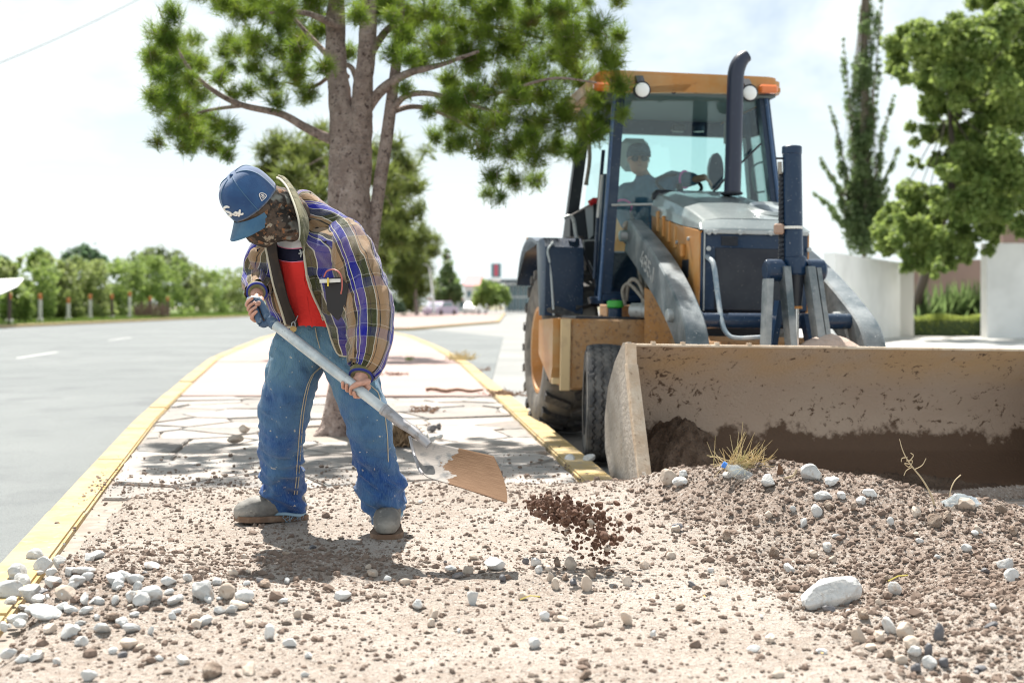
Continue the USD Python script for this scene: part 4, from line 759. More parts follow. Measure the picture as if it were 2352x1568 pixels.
# --- bucket
yl = -1.50; bl, br = Q(1441, 795, yl), Q(2450, 806, yl); xl, xr = bl[0], br[0]; zt = bl[2] - .0
prof = smooth_path([(-2.02, .012), (-1.75, .02), (-1.45, .03), (-1.22, .08), (-1.08, .22), (-1.06, .40), (-1.14, .58), (-1.30, .74), (yl, zt)], 6)
pn = np.gradient(prof, axis=0); pn = np.stack([-pn[:, 1], pn[:, 0]], 1); pn /= np.linalg.norm(pn, axis=1, keepdims=True)
outer = prof - pn * .018
ringp = np.vstack([prof, outer[::-1]]); NXB = 40
def mud_and_shade():  # mud, with shade in the bucket's lower part put into the dark band
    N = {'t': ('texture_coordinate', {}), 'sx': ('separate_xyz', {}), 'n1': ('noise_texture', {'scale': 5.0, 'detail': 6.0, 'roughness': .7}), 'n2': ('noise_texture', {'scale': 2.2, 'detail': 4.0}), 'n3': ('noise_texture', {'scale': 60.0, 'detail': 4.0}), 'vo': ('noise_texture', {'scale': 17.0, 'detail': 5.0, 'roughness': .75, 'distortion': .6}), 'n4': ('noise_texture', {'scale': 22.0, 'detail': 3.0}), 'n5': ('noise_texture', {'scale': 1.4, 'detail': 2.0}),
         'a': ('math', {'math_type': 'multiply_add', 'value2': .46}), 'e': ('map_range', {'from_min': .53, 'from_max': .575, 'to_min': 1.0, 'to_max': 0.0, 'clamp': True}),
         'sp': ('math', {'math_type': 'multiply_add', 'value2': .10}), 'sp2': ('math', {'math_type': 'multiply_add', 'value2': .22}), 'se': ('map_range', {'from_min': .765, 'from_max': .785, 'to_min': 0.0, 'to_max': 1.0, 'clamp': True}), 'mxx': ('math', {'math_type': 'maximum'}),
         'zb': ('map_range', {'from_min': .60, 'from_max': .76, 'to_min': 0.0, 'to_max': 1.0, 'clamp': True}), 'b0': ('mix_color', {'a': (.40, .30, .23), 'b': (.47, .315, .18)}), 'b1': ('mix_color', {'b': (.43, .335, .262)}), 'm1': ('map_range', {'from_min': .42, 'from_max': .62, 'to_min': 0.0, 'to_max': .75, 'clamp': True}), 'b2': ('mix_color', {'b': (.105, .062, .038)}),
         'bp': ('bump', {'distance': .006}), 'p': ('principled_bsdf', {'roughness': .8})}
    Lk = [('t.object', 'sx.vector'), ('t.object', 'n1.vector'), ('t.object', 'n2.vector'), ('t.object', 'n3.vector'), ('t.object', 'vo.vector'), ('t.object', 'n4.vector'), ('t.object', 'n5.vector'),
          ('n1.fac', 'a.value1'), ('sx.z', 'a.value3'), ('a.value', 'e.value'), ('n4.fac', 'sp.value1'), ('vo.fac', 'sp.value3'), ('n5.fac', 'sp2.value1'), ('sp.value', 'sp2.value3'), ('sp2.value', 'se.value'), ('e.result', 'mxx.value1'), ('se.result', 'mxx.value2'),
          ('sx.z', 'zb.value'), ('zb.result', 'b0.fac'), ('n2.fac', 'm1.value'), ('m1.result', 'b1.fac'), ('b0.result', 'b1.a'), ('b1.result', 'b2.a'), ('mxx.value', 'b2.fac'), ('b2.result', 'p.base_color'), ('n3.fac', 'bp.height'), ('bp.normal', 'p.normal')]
    return usdkit.material(stage, '/World/Looks/mud_shade_bucket', N, Lk, surface='p.BSDF')
buck_m = mud_and_shade()
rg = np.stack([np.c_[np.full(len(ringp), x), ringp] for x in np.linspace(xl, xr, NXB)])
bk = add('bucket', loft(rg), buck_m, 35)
lip_m = mat('worn_bucket_edge', (.45, .34, .24), .7, [(7, (.55, .46, .36), .42, .6), (30, (.25, .17, .11), .6, .72)], [(40, .003)])
add('top_lip', box((xr - xl, .05, .016), ((xl + xr) / 2, yl - .005, zt + .008), .004), lip_m, parent=bk)
for u in (1500, 1568, 1646, 1720): q = Q(u, 793, yl - .01); add('bolt', cyl([q[0], q[1], zt + .012], [q[0], q[1], zt + .03], .016, 8), lip_m, parent=bk)
add('cutting_edge', box((xr - xl + .02, .2, .022), ((xl + xr) / 2, -2.06, .011), .006), steel, parent=bk)
plate_m = mat('dusty_side_plate', (.34, .29, .24), .85, [(5, (.44, .39, .34), .42, .6), (35, (.2, .15, .12), .6, .72)], [(40, .005)])
for x, s in ((xl, -1), (xr, 1)):
    so = [(-2.02, .0), (-1.75, .0), (-1.45, .008), (-1.2, .06), (-1.05, .21), (-1.03, .41), (-1.11, .60), (-1.28, .76), (yl + .02, zt + .02), (yl - .10, zt + .028), (yl - .13, zt - .1), (-1.80, .42), (-2.0, .16)]
    sp = add('side_plate', plate([(x + s * .012, a, b) for a, b in so], .022, (1, 0, 0)), plate_m, False, parent=bk)
    ed = smooth_path([(x + s * .0, yl - .11, zt + .02), (x, yl - .14, zt - .1), (x, -1.82, .42), (x, -2.03, .10)], 4)
    add('edge_bar', hull([p + o for p in ed[:5] for o in V3([[-.03, 0, 0], [.025, 0, 0], [-.03, .05, 0], [.025, .05, 0]])]), lip_m, False, parent=bk)
    add('edge_bar', hull([p + o for p in ed[4:] for o in V3([[-.035 - .02 * (0.5 - p[2]), 0, 0], [.03, 0, 0], [-.035, .06, 0], [.03, .06, 0]])]), lip_m, False, parent=bk)
# --- step box
sb_ = lambda u0, u1, v0, v1, y, d, b=.01: gpx(u0, u1, v0, v1, y, d, b)
a, b = Q(1310, 895, .62), Q(1530, 735, .62)
st = add('step_box', box((b[0] - a[0], .75, b[2] - a[2]), ((a[0] + b[0]) / 2, .62 + .375, (a[2] + b[2]) / 2), .015), yellow_dirty)
add('step_flange', gpx(1286, 1312, 733, 897, .60, .03), pale_y, parent=st)
c = Q(1268, 880, .66); e = Q(1290, 731, .66); add('step_side', hull([[x, y, z] for x in (c[0], e[0]) for y, z in ((.66, c[2] + .12), (.66, e[2]), (1.3, e[2] - .02), (1.3, c[2] + .2), (.75, c[2]))]), yellow, False, parent=st)
add('step_foot', gpx(1268, 1290, 868, 882, .63, .05), pale_y, parent=st)
add('step_top', box((b[0] - a[0] - .1, .6, .02), ((a[0] + b[0]) / 2, 1.0, b[2] + .008), .004), black_p, parent=st)
add('frame_bracket', hull([Q(1480, 660, .5), Q(1560, 700, .3), Q(1560, 800, .3), Q(1480, 790, .5), Q(1500, 660, .8), Q(1500, 790, .8)]), yellow_dirty, False)
add('tool_box', gpx(1360, 1480, 728, 742, 1.15, .5, .02), yellow_dirty)
# --- fenders
for s in (-1, 1):
    x0, x1 = Q(1243, 600, 1.6)[0], Q(1338, 600, 1.6)[0]
    if s > 0: x0, x1 = -x1, -x0
    z0, z1 = Q(1290, 725, 1.6)[2], Q(1290, 547, 1.7)[2]
    fr = hull([[x, y, z] for x in (x0 + .03, x1) for y, z in ((1.56, z0), (1.54, z1 - .22), (1.58, z1 - .08), (1.68, z1), (1.85, z1), (1.85, z0))] + [[x0, y, z] for y, z in ((1.62, z0), (1.62, z1 - .22), (1.72, z1 - .03), (1.85, z1 - .03))])
    fd = add('fender', fr, navy, 30)
    arch = [(1.85, z1 - .02), (2.3, z1 + .03), (2.7, z1 - .08), (2.95, z1 - .35)]
    ap = smooth_path(arch, 5); add('fender_arch', loft(np.stack([np.vstack([np.c_[np.full(len(ap), x), ap], np.c_[np.full(len(ap), x), ap - [0, .03]][::-1]]) for x in (x0, x1)])), navy, 30, parent=fd)
    # pale beading on the outer edge
    if s < 0:
        bd_ = smooth_path([Q(1272, 724, 1.55), Q(1266, 640, 1.55), Q(1262, 600, 1.55), Q(1258, 575, 1.56), Q(1270, 556, 1.6)], 5); add('beading', tube(bd_, .010, 6), mat('pale_bead', (.45, .5, .52), .4), parent=fd)
# --- stabiliser and backhoe behind
q0 = [Q(1211, 546, 3.3), Q(1220, 550, 3.3), Q(1226, 556, 3.3), Q(1246, 566, 3.3), Q(1250, 640, 3.3), Q(1228, 655, 3.3)]
add('stabiliser_leg', plate(q0, .16, (0, 1, 0)), yellow, False); add('stabiliser_leg', plate([[-p[0], p[1], p[2]] for p in q0], .16, (0, 1, 0)), yellow, False)
add('stabiliser_foot', box((.3, .3, .5), (q0[3][0] + .05, 3.25, .5), .03), yellow)
add('backhoe_boom', hull([(x, y, z) for x in (-.13, .13) for y, z in ((3.1, .7), (3.3, .6), (3.75, 2.1), (3.55, 2.2))]), yellow, False); add('backhoe_stick', hull([(x, y, z) for x in (-.1, .1) for y, z in ((3.6, 2.2), (3.8, 2.05), (4.1, .6), (3.95, .55))]), yellow, False)
add('boom_mount', box((.6, .4, .8), (0, 3.0, .75), .04), yellow_dirty)
# --- cab
z_roof = Q(1620, 176, 1.0)[2]
rl, rr = Q(1366, 200, 1.05)[0], Q(1791, 200, 1.05)[0]; rc = (rl + rr) / 2; rw = (rr - rl) / 2
roof2d = sbox(rl, .92, rr, 2.75).buffer(-.16).buffer(.16, quad_segs=6)
r1 = extrude(roof2d, .09); r1.apply_translation((0, 0, z_roof - .11)); r2 = extrude(roof2d.buffer(-.03), .03); r2.apply_translation((0, 0, z_roof - .02)); 
rf = add('roof', cat_([r1, r2]), yellow, 35)
def fpl(pts, y, th, m, name, parent=None, sm=False): return add(name, plate([Q(u, v, y) for u, v in pts], th, (0, 1, 0)), m, sm, parent=parent)
fpl([(1380, 186), (1790, 204), (1790, 214), (1758, 216), (1722, 217), (1716, 212), (1700, 197), (1693, 194), (1600, 190), (1590, 194), (1572, 211), (1560, 214), (1480, 214), (1385, 210)], .94, .05, yellow, 'visor', rf)
fpl([(1592, 193), (1694, 196), (1716, 216), (1572, 213)], .98, .03, black_p, 'visor_gap', rf)
q = Q(1545, 214, .94); add('visor_hole', cyl(Q(1545, 213, .945) - [0, .03, 0], Q(1545, 213, .945) - [0, .026, 0] + [0, .004, 0], .018, 10), black_p, parent=rf)
side_z = Q(1790, 236, 1.3)[2]
add('roof_skirt', hull([(rr - .03, 1.05, z_roof - .1), (rr, 1.15, z_roof - .1), (rr, 2.6, z_roof - .1), (rr - .06, 1.2, side_z - .03), (rr - .06, 2.5, side_z - .03)]), yellow, 30, parent=rf)
add('roof_skirt', hull([(rl + .03, 1.05, z_roof - .1), (rl, 1.15, z_roof - .1), (rl, 2.6, z_roof - .1), (rl + .06, 1.2, side_z - .03), (rl + .06, 2.5, side_z - .03)]), yellow, 30, parent=rf)
for u, v in ((1475, 207), (1722, 214)):
    h = Q(u, v, .80); hl_ = add('work_lamp', cat_([revolve([(0.005, .09), (.05, .08), (.062, .03), (.066, 0), (.06, -.004)], 28, trimesh.transformations.rotation_matrix(-math.pi / 2, (1, 0, 0)), h + [0, .02, 0])]), black_p, 30)
    add('lens', revolve([(0.0, .014), (.035, .010), (.052, .002), (.056, -.004), (.0, -.004)], 28, trimesh.transformations.rotation_matrix(math.pi / 2, (1, 0, 0)), h + [0, -.012, 0]), lens_m, 40, parent=hl_)
    add('bezel', tube([h + [.060 * math.cos(a), -.002, .064 * math.sin(a)] for a in np.linspace(0, 6.2832, 30)], .007, 6), black_p, parent=hl_)
    add('bracket', hull([h + [x, y, z] for x in (-.03, .03) for y, z in ((.02, .06), (.08, .06), (.16, .13), (.1, .13))]), black_p, parent=hl_)
h = Q(1764, 205, .90); add('turn_signal', box((.155, .07, .068), h, .018), amber); add('turn_signal_base', box((.17, .03, .08), h + [-.005, .05, 0], .01), black_p)
h = Q(1382, 200, .90); add('turn_signal', box((.13, .07, .065), h, .018), amber)
# pillars
def post(a, b, wx, wy, m=navy, name='cab_pillar', sm=30):
    return add(name, hull([V3(p) + [x, y, 0] for p in (a, b) for x in (-wx / 2, wx / 2) for y in (-wy / 2, wy / 2)]), m, sm)
pfl = post(Q(1421, 212, 1.10), Q(1388, 690, 1.10), .085, .09); pfr = post(Q(1750, 216, 1.10), Q(1783, 500, 1.10), .085, .09)
post(Q(1783, 500, 1.10), Q(1787, 700, 1.10), .085, .09)
add('pillar_edge', tube([Q(1411, 216, 1.05), Q(1376, 690, 1.05)], .014, 6), paint('blue_trim', (.05, .10, .2), (.15, .2, .28)), parent=pfl); add('pillar_edge', tube([Q(1759, 220, 1.05), Q(1790, 480, 1.05)], .016, 6), paint('blue_trim', (.05, .10, .2), (.15, .2, .28)), parent=pfr)
post(Q(1352, 210, 2.45), Q(1305, 560, 2.45), .10, .1, black_p); post(Q(1712, 225, 2.45), Q(1736, 520, 2.45), .09, .1, navy); post(Q(1736, 520, 2.45), Q(1738, 690, 2.45), .09, .1, navy)
post(Q(1392, 400, 1.55), Q(1372, 690, 1.55), .05, .05, navy, 'door_post')
cz = lambda v, y=1.1: Q(1600, v, y)[2]
add('roof_liner', box((rr - rl - .1, 1.7, .03), (rc, 1.85, z_roof - .13), .005), mat('liner', (.16, .2, .21), .8), False)
a, b = Q(1357, 262, 2.45), Q(1716, 270, 2.45); add('rear_header', box((b[0] - a[0], .08, .26), ((a[0] + b[0]) / 2, 2.45, a[2] - .04), .01), navy)
add('front_header', box((Q(1752, 216, 1.1)[0] - Q(1421, 214, 1.1)[0], .06, .06), ((Q(1752, 216, 1.1)[0] + Q(1421, 214, 1.1)[0]) / 2, 1.1, cz(212)), .01), navy)
lo = Q(1590, 690, 1.1)[2]
fl_l, fl_r = Q(1385, 690, 1.1)[0], Q(1787, 690, 1.1)[0]
add('cab_floor', box((fl_r - fl_l, 1.5, .06), ((fl_l + fl_r) / 2, 1.85, lo - .01), .01), navy); add('cab_sill', box((fl_r - fl_l + .04, .08, .07), ((fl_l + fl_r) / 2, 1.08, lo + .01), .012), navy)
add('rear_sill', box((1.2, .06, .45), ((fl_l + fl_r) / 2, 2.5, lo + .22), .01), navy); add('firewall', box((.5, .05, .75), (hcx + .02, 1.2, lo + .4), .01), black_p)
# glass
def pane(name, pts): return add(name, plate(pts, .008), glass_m, False)
pane('windscreen', [Q(1425, 216, 1.12), Q(1746, 220, 1.12), Q(1776, 470, 1.12), Q(1400, 470, 1.12)])
pane('lower_front_window', [Q(1399, 476, 1.12), Q(1490, 476, 1.12), Q(1490, 662, 1.12), Q(1392, 662, 1.12)])
pane('rear_window', [Q(1360, 300, 2.44), Q(1715, 300, 2.44), Q(1730, 500, 2.44), Q(1340, 500, 2.44)])
pr = Q(1755, 225, 1.2); pane('side_window', [Q(1752, 230, 1.16), Q(1783, 480, 1.16), Q(1733, 480, 2.40), Q(1713, 240, 2.40)])
add('lower_panel', hull([Q(1375, 668, 1.08), Q(1480, 668, 1.08), Q(1480, 690, 1.08), Q(1373, 690, 1.08), Q(1375, 668, 1.14), Q(1480, 690, 1.14)]), navy, False)
# open door leaf / black backhoe console seen past the cab's left side
fpl([(1303, 498), (1368, 462), (1392, 500), (1384, 545), (1375, 690), (1345, 690), (1335, 545), (1303, 545)], 2.25, .25, black_p, 'side_console')
fpl([(1343, 475), (1362, 470), (1362, 540), (1352, 550)], 2.1, .02, mat('grey_panel', (.4, .43, .45), .5), 'console_panel')
fpl([(1306, 496), (1378, 456), (1372, 464), (1304, 500)], 2.1, .03, mat('pale_edge', (.4, .35, .33), .6), 'console_edge')
add('red_lever', tube([Q(1354, 468, 2.0), Q(1364, 461, 2.0), Q(1380, 462, 2.0)], .028, 8), red_p)
add('grab_rail', tube(smooth_path([Q(1296, 500, 1.75), Q(1310, 497, 1.75), Q(1318, 508, 1.75), Q(1324, 545, 1.75), Q(1338, 580, 1.75), Q(1362, 625, 1.7)], 5), .016, 8), zinc, 50)
add('grab_rail', tube(smooth_path([Q(1372, 552, 1.7), Q(1345, 553, 1.7), Q(1340, 560, 1.7), Q(1342, 590, 1.7)], 5), .009, 6), zinc, 50)
add('strut', tube([Q(1338, 570, 1.6), Q(1368, 650, 1.6)], .012, 6), black_p)
add('hanging_strap', tube(smooth_path([Q(1352, 262, 2.1), Q(1353, 320, 2.1), Q(1354, 370, 2.1), Q(1346, 425, 2.1)], 5), [.02, *[.018] * 14, .022][:16], 6), hose_l)
add('hanging_cable', tube(smooth_path([Q(1378, 262, 1.9), Q(1370, 290, 1.9), Q(1369, 318, 1.9), Q(1377, 325, 1.9), Q(1387, 305, 1.9), Q(1392, 270, 1.9)], 6), .005, 5), hose_m)
add('door_rail', tube([Q(1386, 345, 1.3), Q(1375, 470, 1.3), Q(1365, 640, 1.3)], .016, 6), navy); add('door_reflector', tube([Q(1382, 402, 1.28), Q(1373, 500, 1.28)], .012, 6), mat('pale_strip', (.6, .6, .6), .5))
# inside: seat, wheel, dash, lever, lamp, mirror
seat_m = mat('seat_fabric', (.06, .08, .10), .8)
sx = Q(1490, 500, 2.0)[0]
add('seat', cat_([box((.5, .5, .14), (sx + .08, 1.95, lo + .45), .04), box((.3, .3, .4), (sx + .08, 2.0, lo + .2), .03)]), seat_m); add('seat_back', box((.48, .14, .55), (sx + .08, 2.27, lo + .75), .05), seat_m); add('headrest', box((.26, .1, .3), (sx - .06, 2.32, lo + 1.3), .05), mat('pale_reflection', (.35, .42, .43), .6))  # top pale box: rear window frame reflection, added as a solid shape
dz = Q(1600, 440, 1.30)
add('dashboard', hull([Q(1512, 474, 1.22), Q(1512, 474, 1.5), Q(1560, 446, 1.26), Q(1600, 438, 1.26), Q(1640, 446, 1.26), Q(1690, 462, 1.3), Q(1600, 438, 1.55), Q(1690, 480, 1.3), Q(1600, 500, 1.4)]), navy, 30)
add('steering_wheel', tube([Q(1560, 425, 1.62) + [.19 * math.cos(a), .15 * math.sin(a), .10 * math.sin(a)] for a in np.linspace(0, 6.2832, 28)], .015, 8), black_p); add('steering_column', cyl(Q(1560, 425, 1.62), Q(1570, 500, 1.45), .03, 10), black_p)
add('wiper', tube([Q(1636, 443, 1.05), Q(1668, 408, 1.05), Q(1748, 330, 1.05)], .009, 6), black_p)
add('grab_handle', tube(smooth_path([Q(1752, 372, 1.35), Q(1736, 378, 1.35), Q(1728, 392, 1.35), Q(1730, 425, 1.35), Q(1738, 441, 1.35), Q(1756, 440, 1.35)], 5), .009, 6), mat('teal_handle', (.03, .1, .11), .5), 50)
add('wing_mirror', hull([Q(1643, 395, 2.2) + [.07 * math.cos(a) * 1.0, .03 * s, .17 * math.sin(a)] for a in np.linspace(0, 6.28, 14) for s in (-1, 1)]), navy, 30)
add('dome_light', box((.12, .1, .06), Q(1558, 295, 2.0), .015), black_p); add('hanging_tin', cyl(Q(1605, 290, 1.9), Q(1605, 303, 1.9), .05, 16), navy)
add('cab_strap', gpx(1664, 1684, 268, 330, 1.9, .03), hose_l, False)
add('cap_on_hook', rock(np.random.default_rng(3), (.12, .08, .07), 2, .5), mat('pale_cloth', (.5, .45, .45), .9)) if False else None
# --- exhaust
ex = smooth_path([[*Q(1682, 446, .66), .064], [*Q(1684, 380, .66), .064], [*Q(1687, 260, .66), .064], [*Q(1689, 190, .66), .064], [*Q(1691, 165, .66), .064], [*Q(1697, 147, .66), .062], [*Q(1706, 135, .66), .056], [*Q(1717, 128, .66), .046]], 6)
add('exhaust_stack', tube(ex[:, :3], ex[:, 3], 24), mat('stack_paint', (.008, .012, .03), .4, [(30, (.04, .05, .08), .62, .7)], coat=.15), 40)
add('exhaust_base', cyl(Q(1681, 448, .66), Q(1681, 441, .66), .085, 20, bev=.01), black_p)

# --- driver
def skin(): return mat('skin', (0.36, 0.19, 0.13), 0.55, [(30, (0.42, 0.21, 0.15), 0.45, 0.65)], [(90, .001)])
def manif(bones, edge=0.02, it=12):
    parts = []
    for a, ra, b, rb in bones:
        s1 = m3.Manifold.sphere(ra, 20).translate(tuple(map(float, a))); s2 = m3.Manifold.sphere(rb, 20).translate(tuple(map(float, b)))
        parts.append(m3.Manifold.batch_hull([s1, s2]))
    u = m3.Manifold.batch_boolean(parts, m3.OpType.Add).refine_to_length(edge); me = u.to_mesh()
    t = trimesh.Trimesh(me.vert_properties[:, :3], me.tri_verts); o_ = t.vertices.copy(); trimesh.smoothing.filter_taubin(t, iterations=it); v_ = t.vertices.copy(); bad = ~(np.linalg.norm(v_ - o_, axis=1) < .03); v_[bad] = o_[bad]; t.vertices = v_; return t
DR = Thing('person', 'driver in grey blue cap and denim shirt sitting behind the cab glass', 'person', MX.M[:3, :3] @ V3([sx + .1, 2.0, lo + .55]) + MX.M[:3, 3])
def W(p): return MX.M[:3, :3] @ V3(p) + MX.M[:3, 3]
def QW(u, v, y): return W(Q(u, v, y))
hd, nk, ch, pel = QW(1467, 366, 1.72), QW(1478, 405, 1.8), QW(1486, 455, 1.9), W([sx + .1, 1.98, lo + .6])
shR, shL = QW(1438, 440, 1.85), QW(1545, 402 + 12, 1.85)
elR, wrR = QW(1428, 490, 1.65), QW(1440, 520, 1.45); elL, wrL = QW(1582, 412, 1.72), QW(1598, 412, 1.60)
hipR, hipL = W([sx - .02, 1.95, lo + .55]), W([sx + .2, 1.95, lo + .55]); knR, knL = W([sx - .08, 1.5, lo + .58]), W([sx + .25, 1.5, lo + .58]); ftR, ftL = W([sx - .08, 1.38, lo + .12]), W([sx + .25, 1.38, lo + .12])
body = manif([(hd + [0, .02, .03], .092, hd + [0, -.01, -.06], .075), (hd + [0, .02, -.05], .055, nk, .055), (nk, .06, ch, .14), (ch, .15, pel, .14), (shR, .065, ch, .12), (shL, .065, ch, .12), (shR, .06, elR, .047), (elR, .046, wrR, .03), (shL, .06, elL, .047), (elL, .046, wrL, .03), (wrR, .03, wrR + [0, -.08, -.02], .03), (wrL, .03, wrL + [.06, -.05, .01], .03),
    (hipR, .09, knR, .065), (hipL, .09, knL, .065), (knR, .06, ftR, .045), (knL, .06, ftL, .045), (ftR, .045, ftR + [0, -.16, -.03], .035), (ftL, .045, ftL + [0, -.16, -.03], .035), (hd + [0.0, -.085, -.01], .016, hd + [0.0, -.10, -.035], .018)] +
    [(wrL + [.06 + .015 * k, -.05, .02 - .012 * k], .011, wrL + [.09 + .01 * k, -.08, -.02 - .012 * k], .009) for k in range(4)] + [(wrR + [-.03 + .02 * k, -.08, -.02], .011, wrR + [-.03 + .02 * k, -.13, -.05], .009) for k in range(4)], .022)
DR.add('body', body, skin(), True)
den = mat('denim_shirt', (0.05, 0.12, 0.20), 0.9, [(7, (0.10, 0.19, 0.27), 0.42, 0.62)], [(120, .002)])
sh = manif([(nk + [0, 0, -.03], .075, ch, .165), (ch, .17, pel, .16), (shR, .08, ch, .14), (shL, .08, ch, .14), (shR, .075, elR, .06), (elR, .06, elR * .25 + wrR * .75, .046), (shL, .075, elL, .06), (elL, .06, elL * .25 + wrL * .75, .046)], .022)
sh.vertices += sh.vertex_normals * ((meshkit.fbm(sh.vertices * 14, 3, 4) - .5) * .03)[:, None]
shp = DR.add('shirt', sh, den, True)
pinkm = mat('pink_tape', (.75, .12, .4), .5)
for a, b, f0 in ((shL, elL, .75), (shR, elR, .7)):
    c0 = a + (b - a) * f0; e1, e2, d_ = frame(b - a); DR.add('sleeve_stripe', tube([c0 + (e1 * math.cos(t) + e2 * math.sin(t)) * .073 for t in np.linspace(0, 6.2832, 20)], .009, 6), pinkm, parent=shp)
tr_ = manif([(hipR, .105, knR, .08), (hipL, .105, knL, .08), (knR, .08, ftR + [0, 0, .05], .065), (knL, .08, ftL + [0, 0, .05], .065), (hipR, .11, hipL, .11)], .025); DR.add('trousers', tr_, mat('driver_jeans', (.06, .14, .24), .9), True)
capm = mat('grey_cap', (0.05, 0.08, 0.115), 0.85, [(25, (.10, .14, .18), .5, .65)])
n_ = 24; cr = [[hd + [.104 * math.cos(a) * k, .112 * math.sin(a) * k, zc] for a in np.linspace(0, 2 * np.pi, n_, endpoint=False)] for k, zc in ((1.0, .02), (1.0, .06), (.86, .105), (.55, .13), (.1, .138))]
cp = DR.add('cap', loft(cr), capm, 50); DR.add('brim', hull([hd + [.085 * math.cos(a), -.105 - .075 * max(0, math.sin(a)), .035 + dz_] for a in np.linspace(0, 3.1416, 14) for dz_ in (0, .01)] + [hd + [0, -.09, .05]]), capm, 40, parent=cp)
gl = DR.add('sunglasses', cat_([hull([hd + [s * .038 + .033 * math.cos(a), -.094 + .012 * abs(math.cos(a)) + e, -.003 + .026 * math.sin(a)] for a in np.linspace(0, 6.28, 12) for e in (0, .008)]) for s in (-1, 1)] + [tube([hd + [-.085, .0, .0], hd + [-.06, -.075, 0], hd + [.06, -.075, 0], hd + [.085, 0, 0]], .005, 5)]), black_p, 40)
DR.add('mouth', hull([hd + [.022 * math.cos(a), -.085, -.062 + .006 * math.sin(a)] for a in np.linspace(0, 6.28, 10)] + [hd + [0, -.07, -.062]]), mat('lips', (.3, .12, .1), .6), 40)
for s in (-1, 1): DR.add('ear', hull([hd + [s * .088, .01 + .018 * math.cos(a), -.01 + .03 * math.sin(a)] for a in np.linspace(0, 6.28, 10)] + [hd + [s * .098, .02, -.005]]), skin(), 40)
# ================================================================== the man with the shovel
MAN = Thing('person', 'man bent over a shovel in blue cap, plaid jacket, red shirt and jeans', 'person', (P(735, 1200, 5.62)[0], 5.62, 0.0))
hu, hf, hl_v = V3([-.51, -.52, .685]), V3([-.48, -.49, -.73]), None
hu /= np.linalg.norm(hu); hf -= hu * (hf @ hu); hf /= np.linalg.norm(hf); hleft = np.cross(hu, hf)
CB = P(584, 464, 5.25)                                        # middle of the cap's rim
def H(l, f, u): return CB + hleft * l + hf * f + hu * u
neck = P(662, 488, 5.38); chest = P(708, 585, 5.45); belly = P(722, 690, 5.56); pelvis = P(732, 762, 5.64)
shL, shR = P(795, 572, 5.28), P(612, 592, 5.52)
elL, wrL = P(856, 722, 5.20), P(829, 868, 5.04)
elR, wrR = P(592, 650, 5.66), P(590, 676, 5.33)
hipL, hipR = P(775, 800, 5.60), P(700, 795, 5.64)
knL, knR = P(853, 985, 5.42), P(648, 965, 5.64)
anL, anR = P(889, 1168, 5.53), P(665, 1160, 5.83)
# shovel line first: the hands close on it
S0, S1 = P(622, 738, 5.19), P(895, 950, 4.93)                   # the shaft
SD = (S1 - S0) / np.linalg.norm(S1 - S0)
def on_shaft(u): t = (u - 622) / (895 - 622.); return S0 + (S1 - S0) * t
GA, GB = P(577, 688, 5.22), P(598, 742, 5.17)                   # the grip bar of the D handle
def wrap(cn, ax, e0, r, offs, a0, a1, rad=.0095, seg=4):
    """Finger chains curling round an axis: from angle a0 to a1, measured from e0 towards ax x e0."""
    e1 = np.cross(ax, e0); out = []
    for k, o in enumerate(offs):
        L = (0, .12, .06, -.14)[k % 4]; ang = np.linspace(a0, a1 + L, seg + 1); q = [cn + ax * (o + .004 * j) + (e0 * math.cos(t) + e1 * math.sin(t)) * (r + rad * (1.15 - .05 * j)) for j, t in enumerate(ang)]
        out += [(q[j], rad * (1 - .07 * j), q[j + 1], rad * (1 - .07 * (j + 1))) for j in range(seg)]
    return out
def perp(v, ax): v = v - ax * (v @ ax); return v / np.linalg.norm(v)
away = V3([0, 1., 0])
HLc = on_shaft(822); eUp = perp(V3([.61, .25, .79]), SD)        # upper right of the shaft
e1_ = np.cross(SD, eUp); sgn = 1 if (e1_ @ away) > 0 else -1
SDx = SD * sgn                                                    # so that positive angles go round the far side
SR = .021
handL = wrap(HLc, SDx, eUp, SR, [s * sgn for s in (-.036, -.014, .008, .029)], .5, 4.0)
kn = [HLc + SD * o + (eUp * math.cos(.35) + np.cross(SDx, eUp) * math.sin(.35)) * (SR + .012) for o in (-.036, -.014, .008, .029)]
handL += [(kn[i], .0125, wrL + (kn[i] - wrL) * .12 + V3([.004 * (i - 1.5), 0, 0]), .017) for i in range(4)] + [(kn[i], .012, kn[i + 1], .012) for i in range(3)]
th = [wrL + (kn[3] - wrL) * .35 + V3([.018, -.012, -.0]), HLc + SD * .012 + (eUp * math.cos(-.5) + np.cross(SDx, eUp) * math.sin(-.5)) * (SR + .013), HLc + SD * .004 + (eUp * math.cos(-1.25) + np.cross(SDx, eUp) * math.sin(-1.25)) * (SR + .011), HLc + SD * -.004 + (eUp * math.cos(-1.9) + np.cross(SDx, eUp) * math.sin(-1.9)) * (SR + .010)]
handL += [(th[i], (.014, .0125, .0115, .010)[i], th[i + 1], (.0125, .0115, .010, .0085)[i]) for i in range(3)]
GD = (GB - GA) / np.linalg.norm(GB - GA); HRc = GA + (GB - GA) * .52; eR = perp(V3([.35, .75, .5]), GD); s2 = 1 if (np.cross(GD, eR) @ V3([-1, 0, 0])) > 0 else -1; GDx = GD * s2
handR = wrap(HRc, GDx, eR, .015, [s * s2 for s in (-.036, -.014, .008, .029)], .9, 4.3)
kr = [HRc + GD * o + (eR * math.cos(.6) + np.cross(GDx, eR) * math.sin(.6)) * (.015 + .013) for o in (-.036, -.014, .008, .029)]
handR += [(kr[i], .013, wrR + (kr[i] - wrR) * .15 + V3([0, 0, 0]), .018) for i in range(4)] + [(kr[i], .0125, kr[i + 1], .0125) for i in range(3)]
